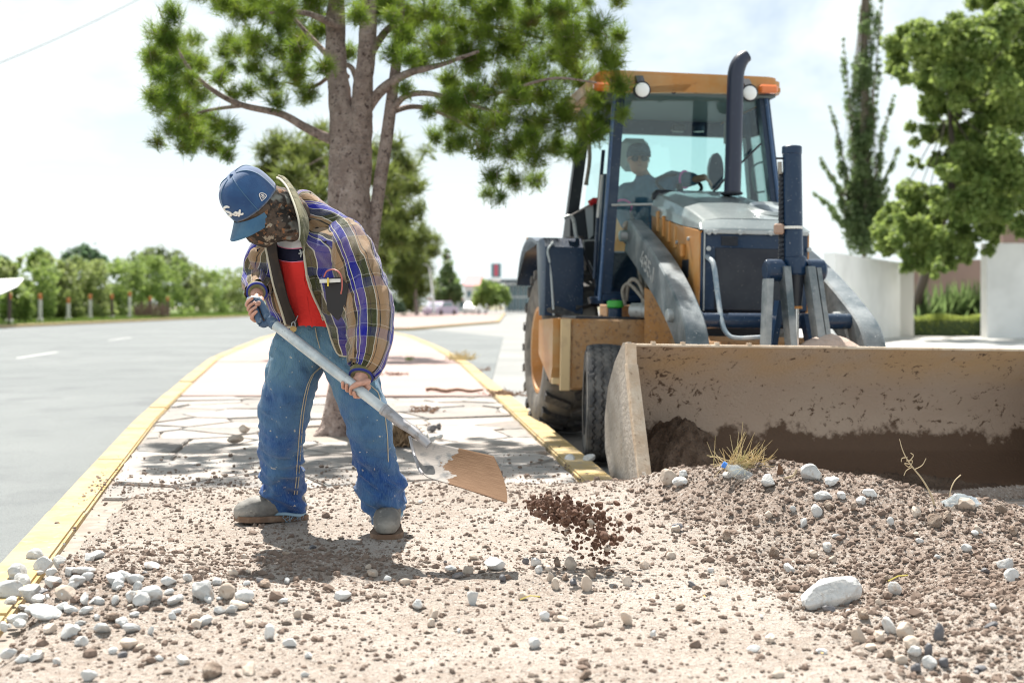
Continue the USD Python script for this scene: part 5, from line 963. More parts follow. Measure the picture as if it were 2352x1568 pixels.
tr0 = [wrR + (kr[0] - wrR) * .4 + V3([.02, -.01, 0]), HRc + GD * -.03 + (eR * math.cos(-.6) + np.cross(GDx, eR) * math.sin(-.6)) * .03, HRc + GD * -.02 + (eR * math.cos(-1.6) + np.cross(GDx, eR) * math.sin(-1.6)) * .027]
handR += [(tr0[0], .014, tr0[1], .0125), (tr0[1], .0125, tr0[2], .0095)]
hc = H(0, 0.0, .015)
bones = [(hc, .088, H(0, .015, -.06), .078), (H(0, .03, -.075), .068, H(0, .045, -.125), .042), (H(0, .092, -.055), .011, H(0, .108, -.085), .015), (H(0, -.02, -.07), .062, neck, .062),
         (neck, .065, chest, .12), (chest, .12, belly, .10), (belly, .10, pelvis, .105), (shL, .058, chest, .11), (shR, .058, chest, .11),
         (shL, .052, elL, .042), (elL, .042, wrL, .027), (shR, .052, elR, .042), (elR, .042, wrR, .027),
         (hipL, .095, knL, .062), (knL, .06, anL, .042), (hipR, .095, knR, .062), (knR, .06, anR, .042), (pelvis, .105, hipL, .09), (pelvis, .105, hipR, .09),
         (anL, .042, P(888, 1215, 5.40), .036), (anR, .042, P(580, 1183, 5.75), .036)] + handL + handR
bones += [(H(s * .078, .0, -.045), .012, H(s * .08, -.008, -.075), .010) for s in (-1, 1)] + [(H(s * .032, .082, -.05), .012, H(s * .032, .084, -.05), .012) for s in (-1, 1)]
body = manif(bones, .0085, 5)
skin_m = mat('worker_skin', (0.44, 0.235, 0.17), 0.5, [(40, (0.50, 0.26, 0.19), 0.45, 0.62), (12, (0.30, 0.16, 0.12), 0.55, 0.72), (90, (.34, .25, .2), .62, .74)], [(140, .0012)])
MAN.add('body', body, skin_m, True)

# --- jeans: two loose legs, folds gathering over the boots
def folds(m, fn):
    v = m.vertices; n = m.vertex_normals; m.vertices = v + n * fn(v)[:, None]; return m
def chain(keys):
    k = [(P(u, v, y), r) for u, v, y, r in keys]; return [(k[i][0], k[i][1], k[i + 1][0], k[i + 1][1]) for i in range(len(k) - 1)]
legR = [(704, 772, 5.63, .118), (690, 800, 5.62, .128), (668, 870, 5.61, .124), (655, 930, 5.62, .113), (648, 985, 5.65, .103), (645, 1040, 5.70, .096), (646, 1085, 5.75, .092), (652, 1130, 5.79, .094), (656, 1158, 5.81, .088), (658, 1176, 5.82, .082)]
legL = [(770, 778, 5.60, .118), (796, 830, 5.55, .108), (822, 890, 5.48, .104), (842, 950, 5.42, .099), (852, 1000, 5.41, .094), (860, 1050, 5.44, .092), (868, 1092, 5.47, .094), (876, 1122, 5.49, .106), (882, 1142, 5.51, .098), (887, 1162, 5.52, .078), (888, 1178, 5.52, .066)]
jm = manif(chain(legR) + chain(legL) + [(P(735, 732, 5.61), .128, P(735, 770, 5.63), .137)], .012, 10)
def jean_folds(v):
    z = v[:, 2]; low = np.clip((.55 - z) / .45, 0, 1); a = meshkit.fbm(np.c_[v[:, 0] * 7 + v[:, 2] * 3, v[:, 1] * 7, v[:, 2] * 24 + 5 * meshkit.noise(v * 6, 3)], 3, 6) - .5
    b = meshkit.fbm(np.c_[v[:, 0] * 11, v[:, 1] * 11, v[:, 2] * 5 + v[:, 0] * 6], 3, 8) - .5; r = 1 - 2 * np.abs(meshkit.noise(np.c_[v[:, 0] * 8, v[:, 1] * 8, v[:, 2] * 20 + v[:, 0] * 14], 12) - .5)
    return .040 * a * (.25 + 1.3 * low) + .030 * b * (1.1 - .5 * low) + .026 * (r - .7) * (.35 + low)
jm = folds(jm, jean_folds); jv = jm.vertices; jm.vertices = np.c_[jv[:, :2], np.maximum(jv[:, 2], .045)]
denim = usdkit.material(stage, '/World/Looks/faded_denim', {
    'g': ('geometry', {}), 'sx': ('separate_xyz', {}), 'n1': ('noise_texture', {'scale': 4.0, 'detail': 5.0, 'roughness': .6}), 'n2': ('noise_texture', {'scale': 11.0, 'detail': 6.0, 'roughness': .7, 'distortion': .5}), 'n3': ('noise_texture', {'scale': 42.0, 'detail': 3.0}), 'mp': ('mapping', {'scale': (260.0, 260.0, 30.0)}), 'n4': ('noise_texture', {'scale': 1.0, 'detail': 2.0}), 'n5': ('noise_texture', {'scale': 2.2, 'detail': 3.0}),
    'zf': ('map_range', {'from_min': .35, 'from_max': .85, 'to_min': .0, 'to_max': .5, 'clamp': True}), 'ad': ('math', {'math_type': 'add'}), 'm1': ('map_range', {'from_min': .45, 'from_max': .85, 'clamp': True}), 'm2': ('map_range', {'from_min': .55, 'from_max': .72, 'to_max': .55, 'clamp': True}), 'm3': ('map_range', {'from_min': .68, 'from_max': .74, 'clamp': True}), 'm4': ('map_range', {'from_min': .35, 'from_max': .7, 'to_min': -.0, 'to_max': .45, 'clamp': True}), 'm5': ('map_range', {'from_min': .55, 'from_max': .72, 'to_max': .55, 'clamp': True}),
    'c1': ('mix_color', {'a': (.005, .042, .19), 'b': (.10, .19, .255)}), 'c2': ('mix_color', {'b': (.004, .018, .075)}), 'c3': ('mix_color', {'b': (.45, .42, .36)}), 'c4': ('mix_color', {'b': (.07, .16, .29)}), 'c5': ('mix_color', {'b': (.13, .135, .125)}), 'bp': ('bump', {'distance': .003}), 'bq': ('bump', {'distance': .012}), 'p': ('principled_bsdf', {'roughness': .9, 'specular_ior_level': .2, 'sheen_weight': .15})},
    [('g.position', 'sx.vector'), ('g.position', 'n1.vector'), ('g.position', 'n2.vector'), ('g.position', 'n3.vector'), ('g.position', 'mp.vector'), ('mp.vector', 'n4.vector'), ('g.position', 'n5.vector'), ('sx.z', 'zf.value'), ('zf.result', 'ad.value1'), ('n1.fac', 'ad.value2'), ('ad.value', 'm1.value'), ('m1.result', 'c1.fac'), ('n2.fac', 'm2.value'), ('c1.result', 'c2.a'), ('m2.result', 'c2.fac'), ('n3.fac', 'm3.value'), ('n4.fac', 'm4.value'), ('c2.result', 'c4.a'), ('m4.result', 'c4.fac'), ('n5.fac', 'm5.value'), ('m5.result', 'c5.fac'), ('c4.result', 'c5.a'), ('c5.result', 'c3.a'), ('m3.result', 'c3.fac'), ('c3.result', 'p.base_color'), ('n4.fac', 'bp.height'), ('n2.fac', 'bq.height'), ('bp.normal', 'bq.normal'), ('bq.normal', 'p.normal')], surface='p.BSDF')
jp = MAN.add('jeans', jm, denim, True, label='faded muddy blue denim')
jtree = trimesh.proximity.ProximityQuery(jm)
def surf_px(mesh, pts, off=.002):
    """Points of a mesh hit by the view rays through photo pixels."""
    o = V3([0, 0, HCAM]); d = V3([[(u - CU) / F, 1, -(v - HOR) / F] for u, v in pts]); d /= np.linalg.norm(d, axis=1, keepdims=True)
    loc, ray, tri = mesh.ray.intersects_location(np.repeat([o], len(d), 0), d, multiple_hits=False); out = {}
    for l, r in zip(loc, ray): out[r] = l - d[r] * off
    return V3([out[i] for i in sorted(out)])
stitch = mat('stitching', (.42, .36, .26), .8)
for pts in ([(758, 830), (740, 842), (722, 856), (712, 878), (705, 905), (698, 945), (694, 985), (691, 1030), (688, 1070), (686, 1105), (682, 1135)], [(748, 832), (732, 846), (716, 862), (706, 884), (699, 910), (692, 950), (688, 990), (685, 1030), (682, 1070), (680, 1105), (676, 1135)], [(846, 880), (868, 900), (884, 950), (890, 1000), (892, 1060)], [(724, 752), (728, 775), (735, 800)]):
    q = surf_px(jm, np.c_[np.interp(np.linspace(0, len(pts) - 1, 40), range(len(pts)), [a for a, b in pts]), np.interp(np.linspace(0, len(pts) - 1, 40), range(len(pts)), [b for a, b in pts])])
    if len(q) > 4: MAN.add('seam', tube(q, .0022, 5), stitch, 60, parent=jp)
for c, r, n_ in ((P(658, 1176, 5.82), .082, 60), (P(888, 1178, 5.52), .066, 50)):
    rg_ = np.random.default_rng(7); fr = []
    for k in range(n_):
        a = rg_.uniform(0, 6.28); b = c + [r * math.cos(a), r * math.sin(a) * .9, .004]; fr.append(vf(tube([b, b + [rg_.normal(0, .008), rg_.normal(0, .008), -.014], b + [rg_.normal(0, .012), rg_.normal(0, .012), -.03 - rg_.random() * .012]], [.0022, .0015, .0008], 3, False)))
    cuff = [vf(tube([c + [r * math.cos(a), r * math.sin(a) * .93, .006 * math.sin(a * 3)] for a in np.linspace(0, 6.2832, 40)], .0075, 7))]
    MAN.add('frayed_hem', merge(cuff + fr), mat('frayed_threads', (.22, .33, .42), .9), False, parent=jp)
# --- boots
leather = mat('dusty_leather', (.13, .125, .115), .75, [(6, (.26, .245, .22), .45, .62), (26, (.10, .09, .08), .56, .7), (60, (.42, .39, .35), .62, .74)], [(45, .003)])
sole_m = mat('muddy_sole', (.14, .085, .055), .9, [(14, (.24, .17, .12), .45, .65)], [(50, .004)])
def boot(keys, heel, toe, gz):
    b = manif([(V3(a[0]), a[1], V3(c[0]), c[1]) for a, c in zip(keys[:-1], keys[1:])], .009, 8); v = b.vertices; b.vertices = np.c_[v[:, :2], np.maximum(v[:, 2], gz + .022)]
    b = folds(b, lambda q: .006 * (meshkit.fbm(q * 26, 3, 2) - .5)); bp = MAN.add('boot', b, leather, True)
    d = (toe - heel); L = np.linalg.norm(d); d /= L; n = V3([-d[1], d[0], 0]); o = []
    for t, w in ((0, .040), (.06, .050), (.25, .052), (.5, .054), (.75, .064), (.9, .057), (1.0, .034)):
        o.append((t * L, w))
    pl = Polygon([(t, w) for t, w in o] + [(t, -w) for t, w in o[::-1]]).buffer(.012).buffer(-.004); me = extrude(pl, .026); T_ = np.eye(4); T_[:3, 0], T_[:3, 1], T_[:3, 3] = d, n, [heel[0], heel[1], gz]; me.apply_transform(T_)
    MAN.add('sole', me, sole_m, False, parent=bp); return bp
gR = float(soil_h(P(620, 1197, 5.78)[0], 5.78)) - .004; gL = float(soil_h(P(888, 1240, 5.4)[0], 5.42)) + .004
hR, tR = P(698, 1190, 5.86), P(546, 1195, 5.70); hL, tL = P(892, 1210, 5.60), P(887, 1240, 5.33)
def bk_(h, t, gz, an): 
    f = lambda s, z: h + (t - h) * s * V3([1, 1, 0]) + V3([0, 0, 0]); g = lambda s, z: V3([*(h + (t - h) * s)[:2], gz + z])
    return [(an + V3([0, 0, .02]), .058), (g(.16, .09), .055), (g(.12, .055), .052), (g(.35, .085), .059), (g(.55, .072), .058), (g(.78, .062), .059), (g(.90, .056), .050)]
bR = boot(bk_(hR, tR, gR, anR), hR, tR, gR); bL = boot(bk_(hL, tL, gL, anL), hL, tL, gL)
for (h, t, gz, bp) in ((hR, tR, gR, bR), (hL, tL, gL, bL)):
    d = (t - h); d[2] = 0; d /= np.linalg.norm(d); n = V3([-d[1], d[0], 0])
    for k in range(3):
        c = V3([*(h + (t - h) * (.42 + .09 * k))[:2], gz + .122 - .012 * k]); MAN.add('lace', tube(smooth_path([c - n * .03 + [0, 0, -.018], c + [0, 0, .006], c + n * .03 + [0, 0, -.018]], 5), .0032, 5), mat('laces', (.42, .40, .36), .9), 60, parent=bp)

# --- plaid jacket
def plaid():
    def stripes(s): return [(p_, c) for p_, c in s]
    tan, olive, dk, blue, wht, blk = (.28, .17, .088), (.035, .04, .011), (.016, .010, .009), (.006, .008, .23), (.55, .53, .46), (.012, .010, .012)
    A = [(0, tan), (.14, blk), (.165, tan), (.23, wht), (.245, olive), (.38, blk), (.40, olive), (.47, wht), (.485, blue), (.68, wht), (.70, blk), (.715, blue), (.78, wht), (.795, dk), (.86, tan)]
    B = [(0, tan), (.20, blk), (.215, tan), (.30, wht), (.31, dk), (.37, olive), (.60, wht), (.612, dk), (.66, blue), (.84, wht), (.852, tan)]
    N = {'uv': ('uvmap', {'attribute': 'st'}), 'nz': ('noise_texture', {'scale': 9.0, 'detail': 2.0}), 'ge': ('geometry', {}), 'sv': ('vector_math', {'math_type': 'scale', 'scale': .016}), 'av': ('vector_math', {'math_type': 'add'}), 'sx': ('separate_xyz', {}),
         'ua': ('math', {'math_type': 'multiply', 'value2': 7.4}), 'uf': ('math', {'math_type': 'fraction'}), 'va': ('math', {'math_type': 'multiply', 'value2': 4.6}), 'vf': ('math', {'math_type': 'fraction'}),
         'ra': ('rgb_ramp', {'ramp': A, 'interpolate': False}), 'rb': ('rgb_ramp', {'ramp': B, 'interpolate': False}), 'mx': ('mix_color', {'fac': .22}), 'n2': ('noise_texture', {'scale': 300.0, 'detail': 2.0}), 'n3': ('noise_texture', {'scale': 8.0, 'detail': 4.0}), 'm3': ('map_range', {'from_min': .5, 'from_max': .75, 'to_max': .35, 'clamp': True}), 'du': ('mix_color', {'b': (.33, .29, .24)}), 'bp': ('bump', {'distance': .003}), 'p': ('principled_bsdf', {'roughness': .92, 'specular_ior_level': .15, 'sheen_weight': .35})}
    L = [('ge.position', 'nz.vector'), ('nz.color', 'sv.vector1'), ('uv.UV', 'av.vector1'), ('sv.vector', 'av.vector2'), ('av.vector', 'sx.vector'), ('sx.x', 'ua.value1'), ('ua.value', 'uf.value1'), ('sx.y', 'va.value1'), ('va.value', 'vf.value1'), ('uf.value', 'ra.fac'), ('vf.value', 'rb.fac'), ('ra.color', 'mx.a'), ('rb.color', 'mx.b'), ('ge.position', 'n2.vector'), ('ge.position', 'n3.vector'), ('n3.fac', 'm3.value'), ('m3.result', 'du.fac'), ('mx.result', 'du.a'), ('du.result', 'p.base_color'), ('n2.fac', 'bp.height'), ('bp.normal', 'p.normal')]
    return usdkit.material(stage, '/World/Looks/plaid_flannel', N, L, surface='p.BSDF')
plaid_m = plaid(); lining = mat('dark_lining', (.022, .016, .013), .95, [(10, (.05, .032, .02), .5, .65)]); pipe_m = mat('lapel_edge', (.46, .43, .34), .9)
def px_of(v): return np.c_[CU + F * v[:, 0] / v[:, 1], HOR + F * (HCAM - v[:, 2]) / v[:, 1]]
torso = manif([(neck + [0, .02, -.02], .072, chest, .155), (P(700, 470, 5.42), .06, P(790, 545, 5.36), .075), (P(700, 470, 5.46), .06, chest + [0, .05, .05], .12), (P(790, 545, 5.36), .085, P(760, 620, 5.45), .13), (chest, .16, belly, .155), (P(745, 560, 5.5), .14, belly, .15), (belly, .155, P(735, 765, 5.63), .158), (shL, .085, chest, .13), (shR, .080, chest, .12), (P(755, 790, 5.6), .135, belly, .14), (shR, .08, P(645, 660, 5.5), .085), (P(645, 660, 5.5), .085, P(668, 735, 5.58), .09), (shL, .085, P(790, 660, 5.4), .1), (P(790, 660, 5.4), .1, P(800, 775, 5.5), .10)], .0105, 8)
shirt = torso.copy(); shirt.vertices = shirt.vertices - shirt.vertex_normals * .016
def tr_keep(m, keepv):
    f = m.faces[keepv[m.faces].all(1)]; u = np.unique(f); rm = np.zeros(len(m.vertices), int); rm[u] = np.arange(len(u)); return trimesh.Trimesh(m.vertices[u], rm[f], process=False)
cam_o = V3([0, 0, HCAM])
def facing(m): return ((cam_o - m.vertices) * m.vertex_normals).sum(1) > 0
sp_px = px_of(shirt.vertices); sh2 = tr_keep(shirt, (sp_px[:, 1] > 515) & (sp_px[:, 1] < 752))
shp_ = usdkit.material(stage, '/World/Looks/rugby_shirt', {'uv': ('uvmap', {'attribute': 'st'}), 'sx': ('separate_xyz', {}), 'r': ('rgb_ramp', {'interpolate': False, 'ramp': [(0, (.62, .035, .03)), (.625, (.7, .2, .3)), (.632, (.012, .012, .03)), (.745, (.7, .2, .3)), (.752, (.62, .6, .6)), (.88, (.55, .03, .03))]}), 'g': ('geometry', {}), 'n': ('noise_texture', {'scale': 9.0, 'detail': 4.0}), 'b': ('bump', {'distance': .02}), 'p': ('principled_bsdf', {'roughness': .85, 'specular_ior_level': .2})},
    [('uv.UV', 'sx.vector'), ('sx.y', 'r.fac'), ('r.color', 'p.base_color'), ('g.position', 'n.vector'), ('n.fac', 'b.height'), ('b.normal', 'p.normal')], surface='p.BSDF')
spine_d = (neck - pelvis) / np.linalg.norm(neck - pelvis); chest_n = perp(V3([-.55, -.65, -.35]), spine_d); side_d = np.cross(spine_d, chest_n)
_c = surf_px(sh2, [(668, 603), (668, 572)]); _a, _b = (_c @ spine_d); t_sh = .628 + (sh2.vertices @ spine_d - _a) / (_b - _a) * .12
MAN.add('t_shirt', sh2, shp_, True, uv=np.c_[np.zeros(len(t_sh)), np.clip(t_sh + .0, 0.001, .999)], label='red polo shirt with white shoulders and a black chest band')
# jacket: cut open along the front, hem lower on the near flap
def jk_fold(v):
    a = meshkit.fbm(np.c_[v[:, 0] * 9 + v[:, 2] * 5, v[:, 1] * 9, v[:, 2] * 9], 3, 16) - .5; b = 1 - 2 * np.abs(meshkit.noise(np.c_[v[:, 0] * 14 + v[:, 2] * 7, v[:, 1] * 10, v[:, 2] * 6], 5) - .5)
    return .026 * a + .012 * (b - .6)
jk = folds(torso.copy(), jk_fold)
opening = Polygon([(628, 500), (632, 549), (636, 590), (648, 640), (662, 690), (684, 745), (690, 800), (756, 800), (748, 735), (734, 712), (716, 680), (703, 640), (698, 600), (696, 553), (686, 520), (660, 480)])
q = px_of(jk.vertices); fc_ = facing(jk)
inside = shapely.contains_xy(opening, q[:, 0], q[:, 1]) & fc_
hem = np.interp(q[:, 0], [600, 650, 690, 750, 765, 780, 800, 870], [742, 752, 757, 742, 795, 824, 818, 800])
hole_ = (shapely.contains_xy(Polygon([(560, 380), (640, 395), (676, 430), (694, 520), (690, 560), (610, 560), (560, 520)]), q[:, 0], q[:, 1])) & fc_
keepv = ~inside & ~((q[:, 1] > hem)) & ~hole_
jk = tr_keep(jk, keepv)
rel = jk.vertices - pelvis; ang = np.arctan2(rel @ side_d, rel @ chest_n)
uvj = np.c_[ang * .165, rel @ spine_d]
jpth = MAN.add('jacket', jk, plaid_m, True, uv=uvj, label='open plaid flannel jacket in tan, olive, blue and black')
inn = jk.copy(); inn = trimesh.Trimesh(jk.vertices - jk.vertex_normals * .006, jk.faces[:, ::-1], process=False); MAN.add('lining', inn, lining, True, parent=jpth)
# rims of the cut edges, so that the cloth has a thickness and a pale stitched edge
eg = jk.edges_sorted; uq, cnt = np.unique(eg, axis=0, return_counts=True); be = uq[cnt == 1]
adj = {}
for a, b in be: adj.setdefault(a, []).append(b); adj.setdefault(b, []).append(a)
seen = set()
for s0_ in list(adj):
    if s0_ in seen: continue
    path = [s0_]; seen.add(s0_)
    while True:
        nx = [n for n in adj[path[-1]] if n not in seen]
        if not nx: break
        path.append(nx[0]); seen.add(nx[0])
    if len(path) > 40:
        pp = jk.vertices[path]; k = np.ones(9) / 9; pp = np.stack([np.convolve(np.pad(pp[:, c], 4, mode='edge'), k, 'valid') for c in range(3)], 1)
        MAN.add('edge_piping', tube(pp[::2], .0055, 6), pipe_m, 60, parent=jpth)
def sleeve(keys, seed, amp, cuffkeys):
    p = smooth_path(keys, 14); n = 72; m = len(p); rings, uv = [], []
    t = np.gradient(p[:, :3], axis=0); t /= np.linalg.norm(t, axis=1, keepdims=True); s = np.r_[0, np.cumsum(np.linalg.norm(np.diff(p[:, :3], axis=0), axis=1))]
    a = np.cross(t[0], [0, 1., 0]); a /= np.linalg.norm(a); w = np.linspace(0, 2 * np.pi, n, endpoint=False)
    off = math.pi
    for i in range(m):
        a = a - t[i] * (a @ t[i]); a /= np.linalg.norm(a); b = np.cross(t[i], a)
        dirs = np.cos(w)[:, None] * a + np.sin(w)[:, None] * b; base = p[i, :3] + dirs * p[i, 3]
        c1 = meshkit.fbm(np.c_[base[:, 0] * 13, base[:, 1] * 13, np.full(n, s[i] * 11) + base[:, 0] * 22 + np.cos(w) * 1.6], 3, seed) - .5
        c2 = 1 - 2 * np.abs(meshkit.noise(np.c_[np.cos(w) * 1.5, np.sin(w) * 1.5, s[i] * 10 + np.sin(w + s[i] * 6) * 1.8], seed + 3) - .5)
        rings.append(base + dirs * (amp * (1.5 * c1 + .9 * (c2 - .6)))[:, None])
        uv.append(np.c_[(w / (2 * np.pi)) * .56 + seed * .31, np.full(n, s[i] + .03 * seed)])
    me = loft(rings, cap=False); uv = np.vstack(uv)
    # doubled seam column so that the cloth pattern closes cleanly
    r = V3(rings); r2 = np.concatenate([r, r[:, :1]], 1); me = loft(r2, cap=False, closed=False); u2 = V3(uv).reshape(m, n, 2); e = u2[:, :1].copy(); e[..., 0] += .56; u2 = np.concatenate([u2, e], 1).reshape(-1, 2)
    pth = MAN.add('sleeve', me, plaid_m, True, parent=jpth, uv=u2)
    return pth
sleeve([[*P(782, 540, 5.36), .082], [*P(806, 578, 5.28), .096], [*P(828, 640, 5.23), .099], [*P(846, 705, 5.19), .103], [*P(850, 760, 5.15), .098], [*P(845, 810, 5.11), .084], [*P(838, 842, 5.08), .070], [*P(832, 852, 5.07), .052]], 2, .017, None)
sleeve([[*P(632, 560, 5.50), .075], [*P(606, 600, 5.53), .078], [*P(597, 632, 5.56), .072], [*P(594, 648, 5.48), .064], [*P(591, 660, 5.41), .055], [*P(590, 668, 5.37), .046]], 3, .017, None)
cuff_m = mat('cuff_cloth', (.13, .12, .05), .9, [(30, (.2, .17, .1), .45, .6)])
for a, b, r in ((P(833, 848, 5.075), P(829, 866, 5.05), .050), (P(590, 664, 5.385), P(590, 672, 5.34), .044)):
    MAN.add('cuff', cyl(a, b, r, 28, bev=.008), cuff_m, 40, parent=jpth); MAN.add('cuff_band', cyl(a + (b - a) * .8, a + (b - a) * .98, r + .001, 28), mat('blue_band', (.02, .03, .2), .9), 40, parent=jpth)
# collar: a folded strip round the gaiter
ci = [(636, 408, 5.52), (646, 414, 5.44), (660, 432, 5.32), (676, 470, 5.22), (686, 505, 5.16), (690, 535, 5.13), (688, 552, 5.13)]; co = [(650, 418, 5.56), (668, 424, 5.49), (688, 452, 5.38), (703, 488, 5.28), (707, 520, 5.21), (702, 545, 5.16), (694, 572, 5.13)]
A_ = smooth_path([P(*c) for c in ci], 8); B_ = smooth_path([P(*c) for c in co], 8)
sec = [A_ + (B_ - A_) * t + V3([0, -.02 * math.sin(math.pi * t), .02 * math.sin(math.pi * t)]) for t in np.linspace(0, 1, 7)]
top = np.stack(sec, 1); bot = top + V3([.004, .012, -.008]); cr_ = np.concatenate([top, bot[:, ::-1]], 1)
MAN.add('collar', loft(cr_), mat('collar_cloth', (.17, .155, .09), .9, [(14, (.06, .06, .025), .46, .58), (40, (.3, .28, .22), .6, .68)], [(200, .002)]), 50, parent=jpth)
MAN.add('edge_piping', tube(A_, .005, 6), pipe_m, 60, parent=jpth)
lf = smooth_path([P(606, 548, 5.30), P(612, 575, 5.30), P(620, 615, 5.31), P(630, 660, 5.34), P(644, 705, 5.38), P(656, 745, 5.42)], 6)
rt_ = smooth_path([P(633, 548, 5.26), P(637, 590, 5.28), P(649, 640, 5.30), P(662, 690, 5.34), P(680, 735, 5.40), P(684, 750, 5.42)], 6)
MAN.add('front_facing', loft(np.concatenate([np.stack([lf + (rt_ - lf) * t + V3([0, -.012 * math.sin(3.14 * t), 0]) for t in np.linspace(0, 1, 5)], 1), np.stack([lf + (rt_ - lf) * t + V3([0, .02, 0]) for t in np.linspace(1, 0, 5)], 1)], 1)), lining, 50, parent=jpth); MAN.add('edge_piping', tube(lf, .006, 6), pipe_m, 60, parent=jpth)
# chest pocket pouch with strap
pc = [P(*a) for a in ((744, 640, 5.17), (778, 636, 5.12), (800, 655, 5.1), (792, 715, 5.14), (774, 735, 5.19), (752, 712, 5.2))]
pk = MAN.add('pouch', hull(pc + [p + [0, .05, 0] for p in pc]), mat('black_pouch', (.012, .010, .012), .7), 30)
MAN.add('pouch_strap', hull([P(734, 641, 5.16), P(782, 640, 5.11), P(782, 648, 5.11), P(734, 650, 5.16)] + [P(734, 641, 5.16) + [0, .02, 0], P(782, 640, 5.11) + [0, .02, 0], P(734, 650, 5.16) + [0, .02, 0]]), mat('white_strap', (.6, .58, .54), .7), False, parent=pk); MAN.add('buckle', hull([P(752, 638, 5.14) + [x, y, z] for x in (0, .006) for y in (0, -.008) for z in (0, -.035)]), mat('yellow_tag', (.7, .5, .05), .6), False, parent=pk)
MAN.add('wire_loop', tube(smooth_path([P(744, 636, 5.13), P(752, 622, 5.12), P(770, 620, 5.1), P(783, 632, 5.09), P(786, 655, 5.09), P(783, 675, 5.1)], 6), .003, 5), mat('red_wire', (.4, .1, .08), .5), 60, parent=pk)
# keys with a small padlock at the hem
kc = P(674, 755, 5.33); kp = MAN.add('padlock', hull([kc + [.014 * math.cos(a), y, .014 * math.sin(a) * (1.0 if math.sin(a) < 0 else .8)] for a in np.linspace(0, 6.28, 16) for y in (-.004, .004)]), mat('brass', (.55, .38, .16), .3, metal=.9), 30); MAN.add('shackle', tube([kc + [-.008, 0, .01], kc + [-.007, 0, .024], kc + [0, 0, .03], kc + [.007, 0, .024], kc + [.008, 0, .01]], .0025, 6), zinc, 60, parent=kp); MAN.add('cord', tube([kc + [0, 0, .03], P(678, 738, 5.34), P(684, 725, 5.36)], .0022, 5), zinc, 60, parent=kp)
for (c, r) in (((692, 583, 5.2), .016),):
    q = surf_px(sh2, [(689, 574), (692, 580), (690, 590), (695, 578), (686, 583)], .004)
    if len(q) >= 4: MAN.add('emblem', tube(q, .004, 5), white_t, 60)

# --- neck gaiter and cap
camo = mat('camouflage', (.075, .05, .035), .9, [(16, (.02, .014, .01), .46, .52, 3.0), (24, (.30, .25, .19), .60, .66, 3.0), (38, (.20, .09, .04), .58, .64, 2.0), (11, (.17, .17, .15), .60, .66, 2.0)], [(60, .004)])
gt = manif([(H(0, .01, -.03), .102, H(0, .035, -.09), .094), (H(0, .03, -.09), .088, H(0, .055, -.125), .062), (H(0, -.03, -.05), .094, P(640, 478, 5.34), .092), (P(640, 478, 5.34), .09, P(668, 492, 5.34), .083), (H(0, .03, -.10), .08, P(652, 520, 5.26), .062), (P(652, 520, 5.26), .06, P(668, 528, 5.27), .05)], .010, 8)
gt = folds(gt, lambda v: .016 * (meshkit.fbm(np.c_[v[:, 0] * 20, v[:, 1] * 20, v[:, 2] * 34], 3, 5) - .5)); rel = gt.vertices - CB; gt = tr_keep(gt, (rel @ hu) < .012)
MAN.add('neck_gaiter', gt, camo, True, label='brown camouflage neck gaiter')
capb = mat('blue_cap_cloth', (.008, .042, .13), .85, [(9, (.016, .07, .18), .42, .62), (30, (.05, .11, .2), .62, .76)], [(260, .0015)], sheen=.3); brim_m = mat('faded_brim', (.03, .10, .19), .85, [(12, (.05, .13, .21), .45, .65)], [(260, .0015)], sheen=.3)
n_ = 96; rr_ = []
for t in np.linspace(0, 1, 26):
    hgt = .150 * math.sin(t * math.pi / 2) ** .92; k = math.cos(t * math.pi / 2) ** .62 if t < 1 else 0.0; ring = []
    for a in np.linspace(0, 2 * np.pi, n_, endpoint=False):
        seam = .0028 * math.exp(-((((a + math.pi / 6) % (math.pi / 3)) - math.pi / 6) / .07) ** 2) * (1 if t < .97 else 0)
        wr = .006 * (float(meshkit.noise(V3([[math.cos(a) * 2.6, math.sin(a) * 2.6, t * 2.2]]), 6)[0]) - .5) * math.sin(math.pi * t)
        r_f, r_l = .118 if math.cos(a) > 0 else .120, .104
        front = .012 * max(0, math.cos(a)) * t * (1 - t) * 4
        ring.append(H(math.sin(a) * (r_l * k + seam + wr), math.cos(a) * (r_f * k + seam + wr + front), hgt))
    rr_.append(ring)
cpth = MAN.add('cap', loft(rr_, cap=True), capb, True, label='faded blue baseball cap')
MAN.add('button', revolve([(.0001, .006), (.006, .005), (.009, .001), (.009, -.004)], 16, None, (0, 0, 0)).apply_translation(H(0, 0, .151)), capb, 60, parent=cpth)
for k in range(6):
    a = k * math.pi / 3; idx_ = int(round(a / (2 * np.pi) * n_)) % n_
    MAN.add('panel_seam', tube([V3(rr_[i][idx_]) + hu * .0008 for i in range(0, 25)], .0016, 5), brim_m, 60, parent=cpth)
brm = []
for lv in np.linspace(-1, 1, 33):
    row = []; a = lv * 1.16
    root = V3([math.sin(a) * .106, math.cos(a) * .119]); tipf = .074 * math.cos(lv * math.pi / 2) ** .55 if abs(lv) < 1 else 0.0
    for s in np.linspace(0, 1, 8): row.append(H(root[0] * (1 - .10 * s), root[1] + tipf * s, -.004 - .020 * (math.sin(a)) ** 2 - .030 * s - .020 * s * (lv ** 2)))
    for s in np.linspace(1, 0, 8): row.append(H(root[0] * (1 - .10 * s), root[1] + tipf * s, -.010 - .020 * (math.sin(a)) ** 2 - .030 * s - .020 * s * (lv ** 2)))
    brm.append(row)
MAN.add('brim', loft(brm), brim_m, 40, parent=cpth)
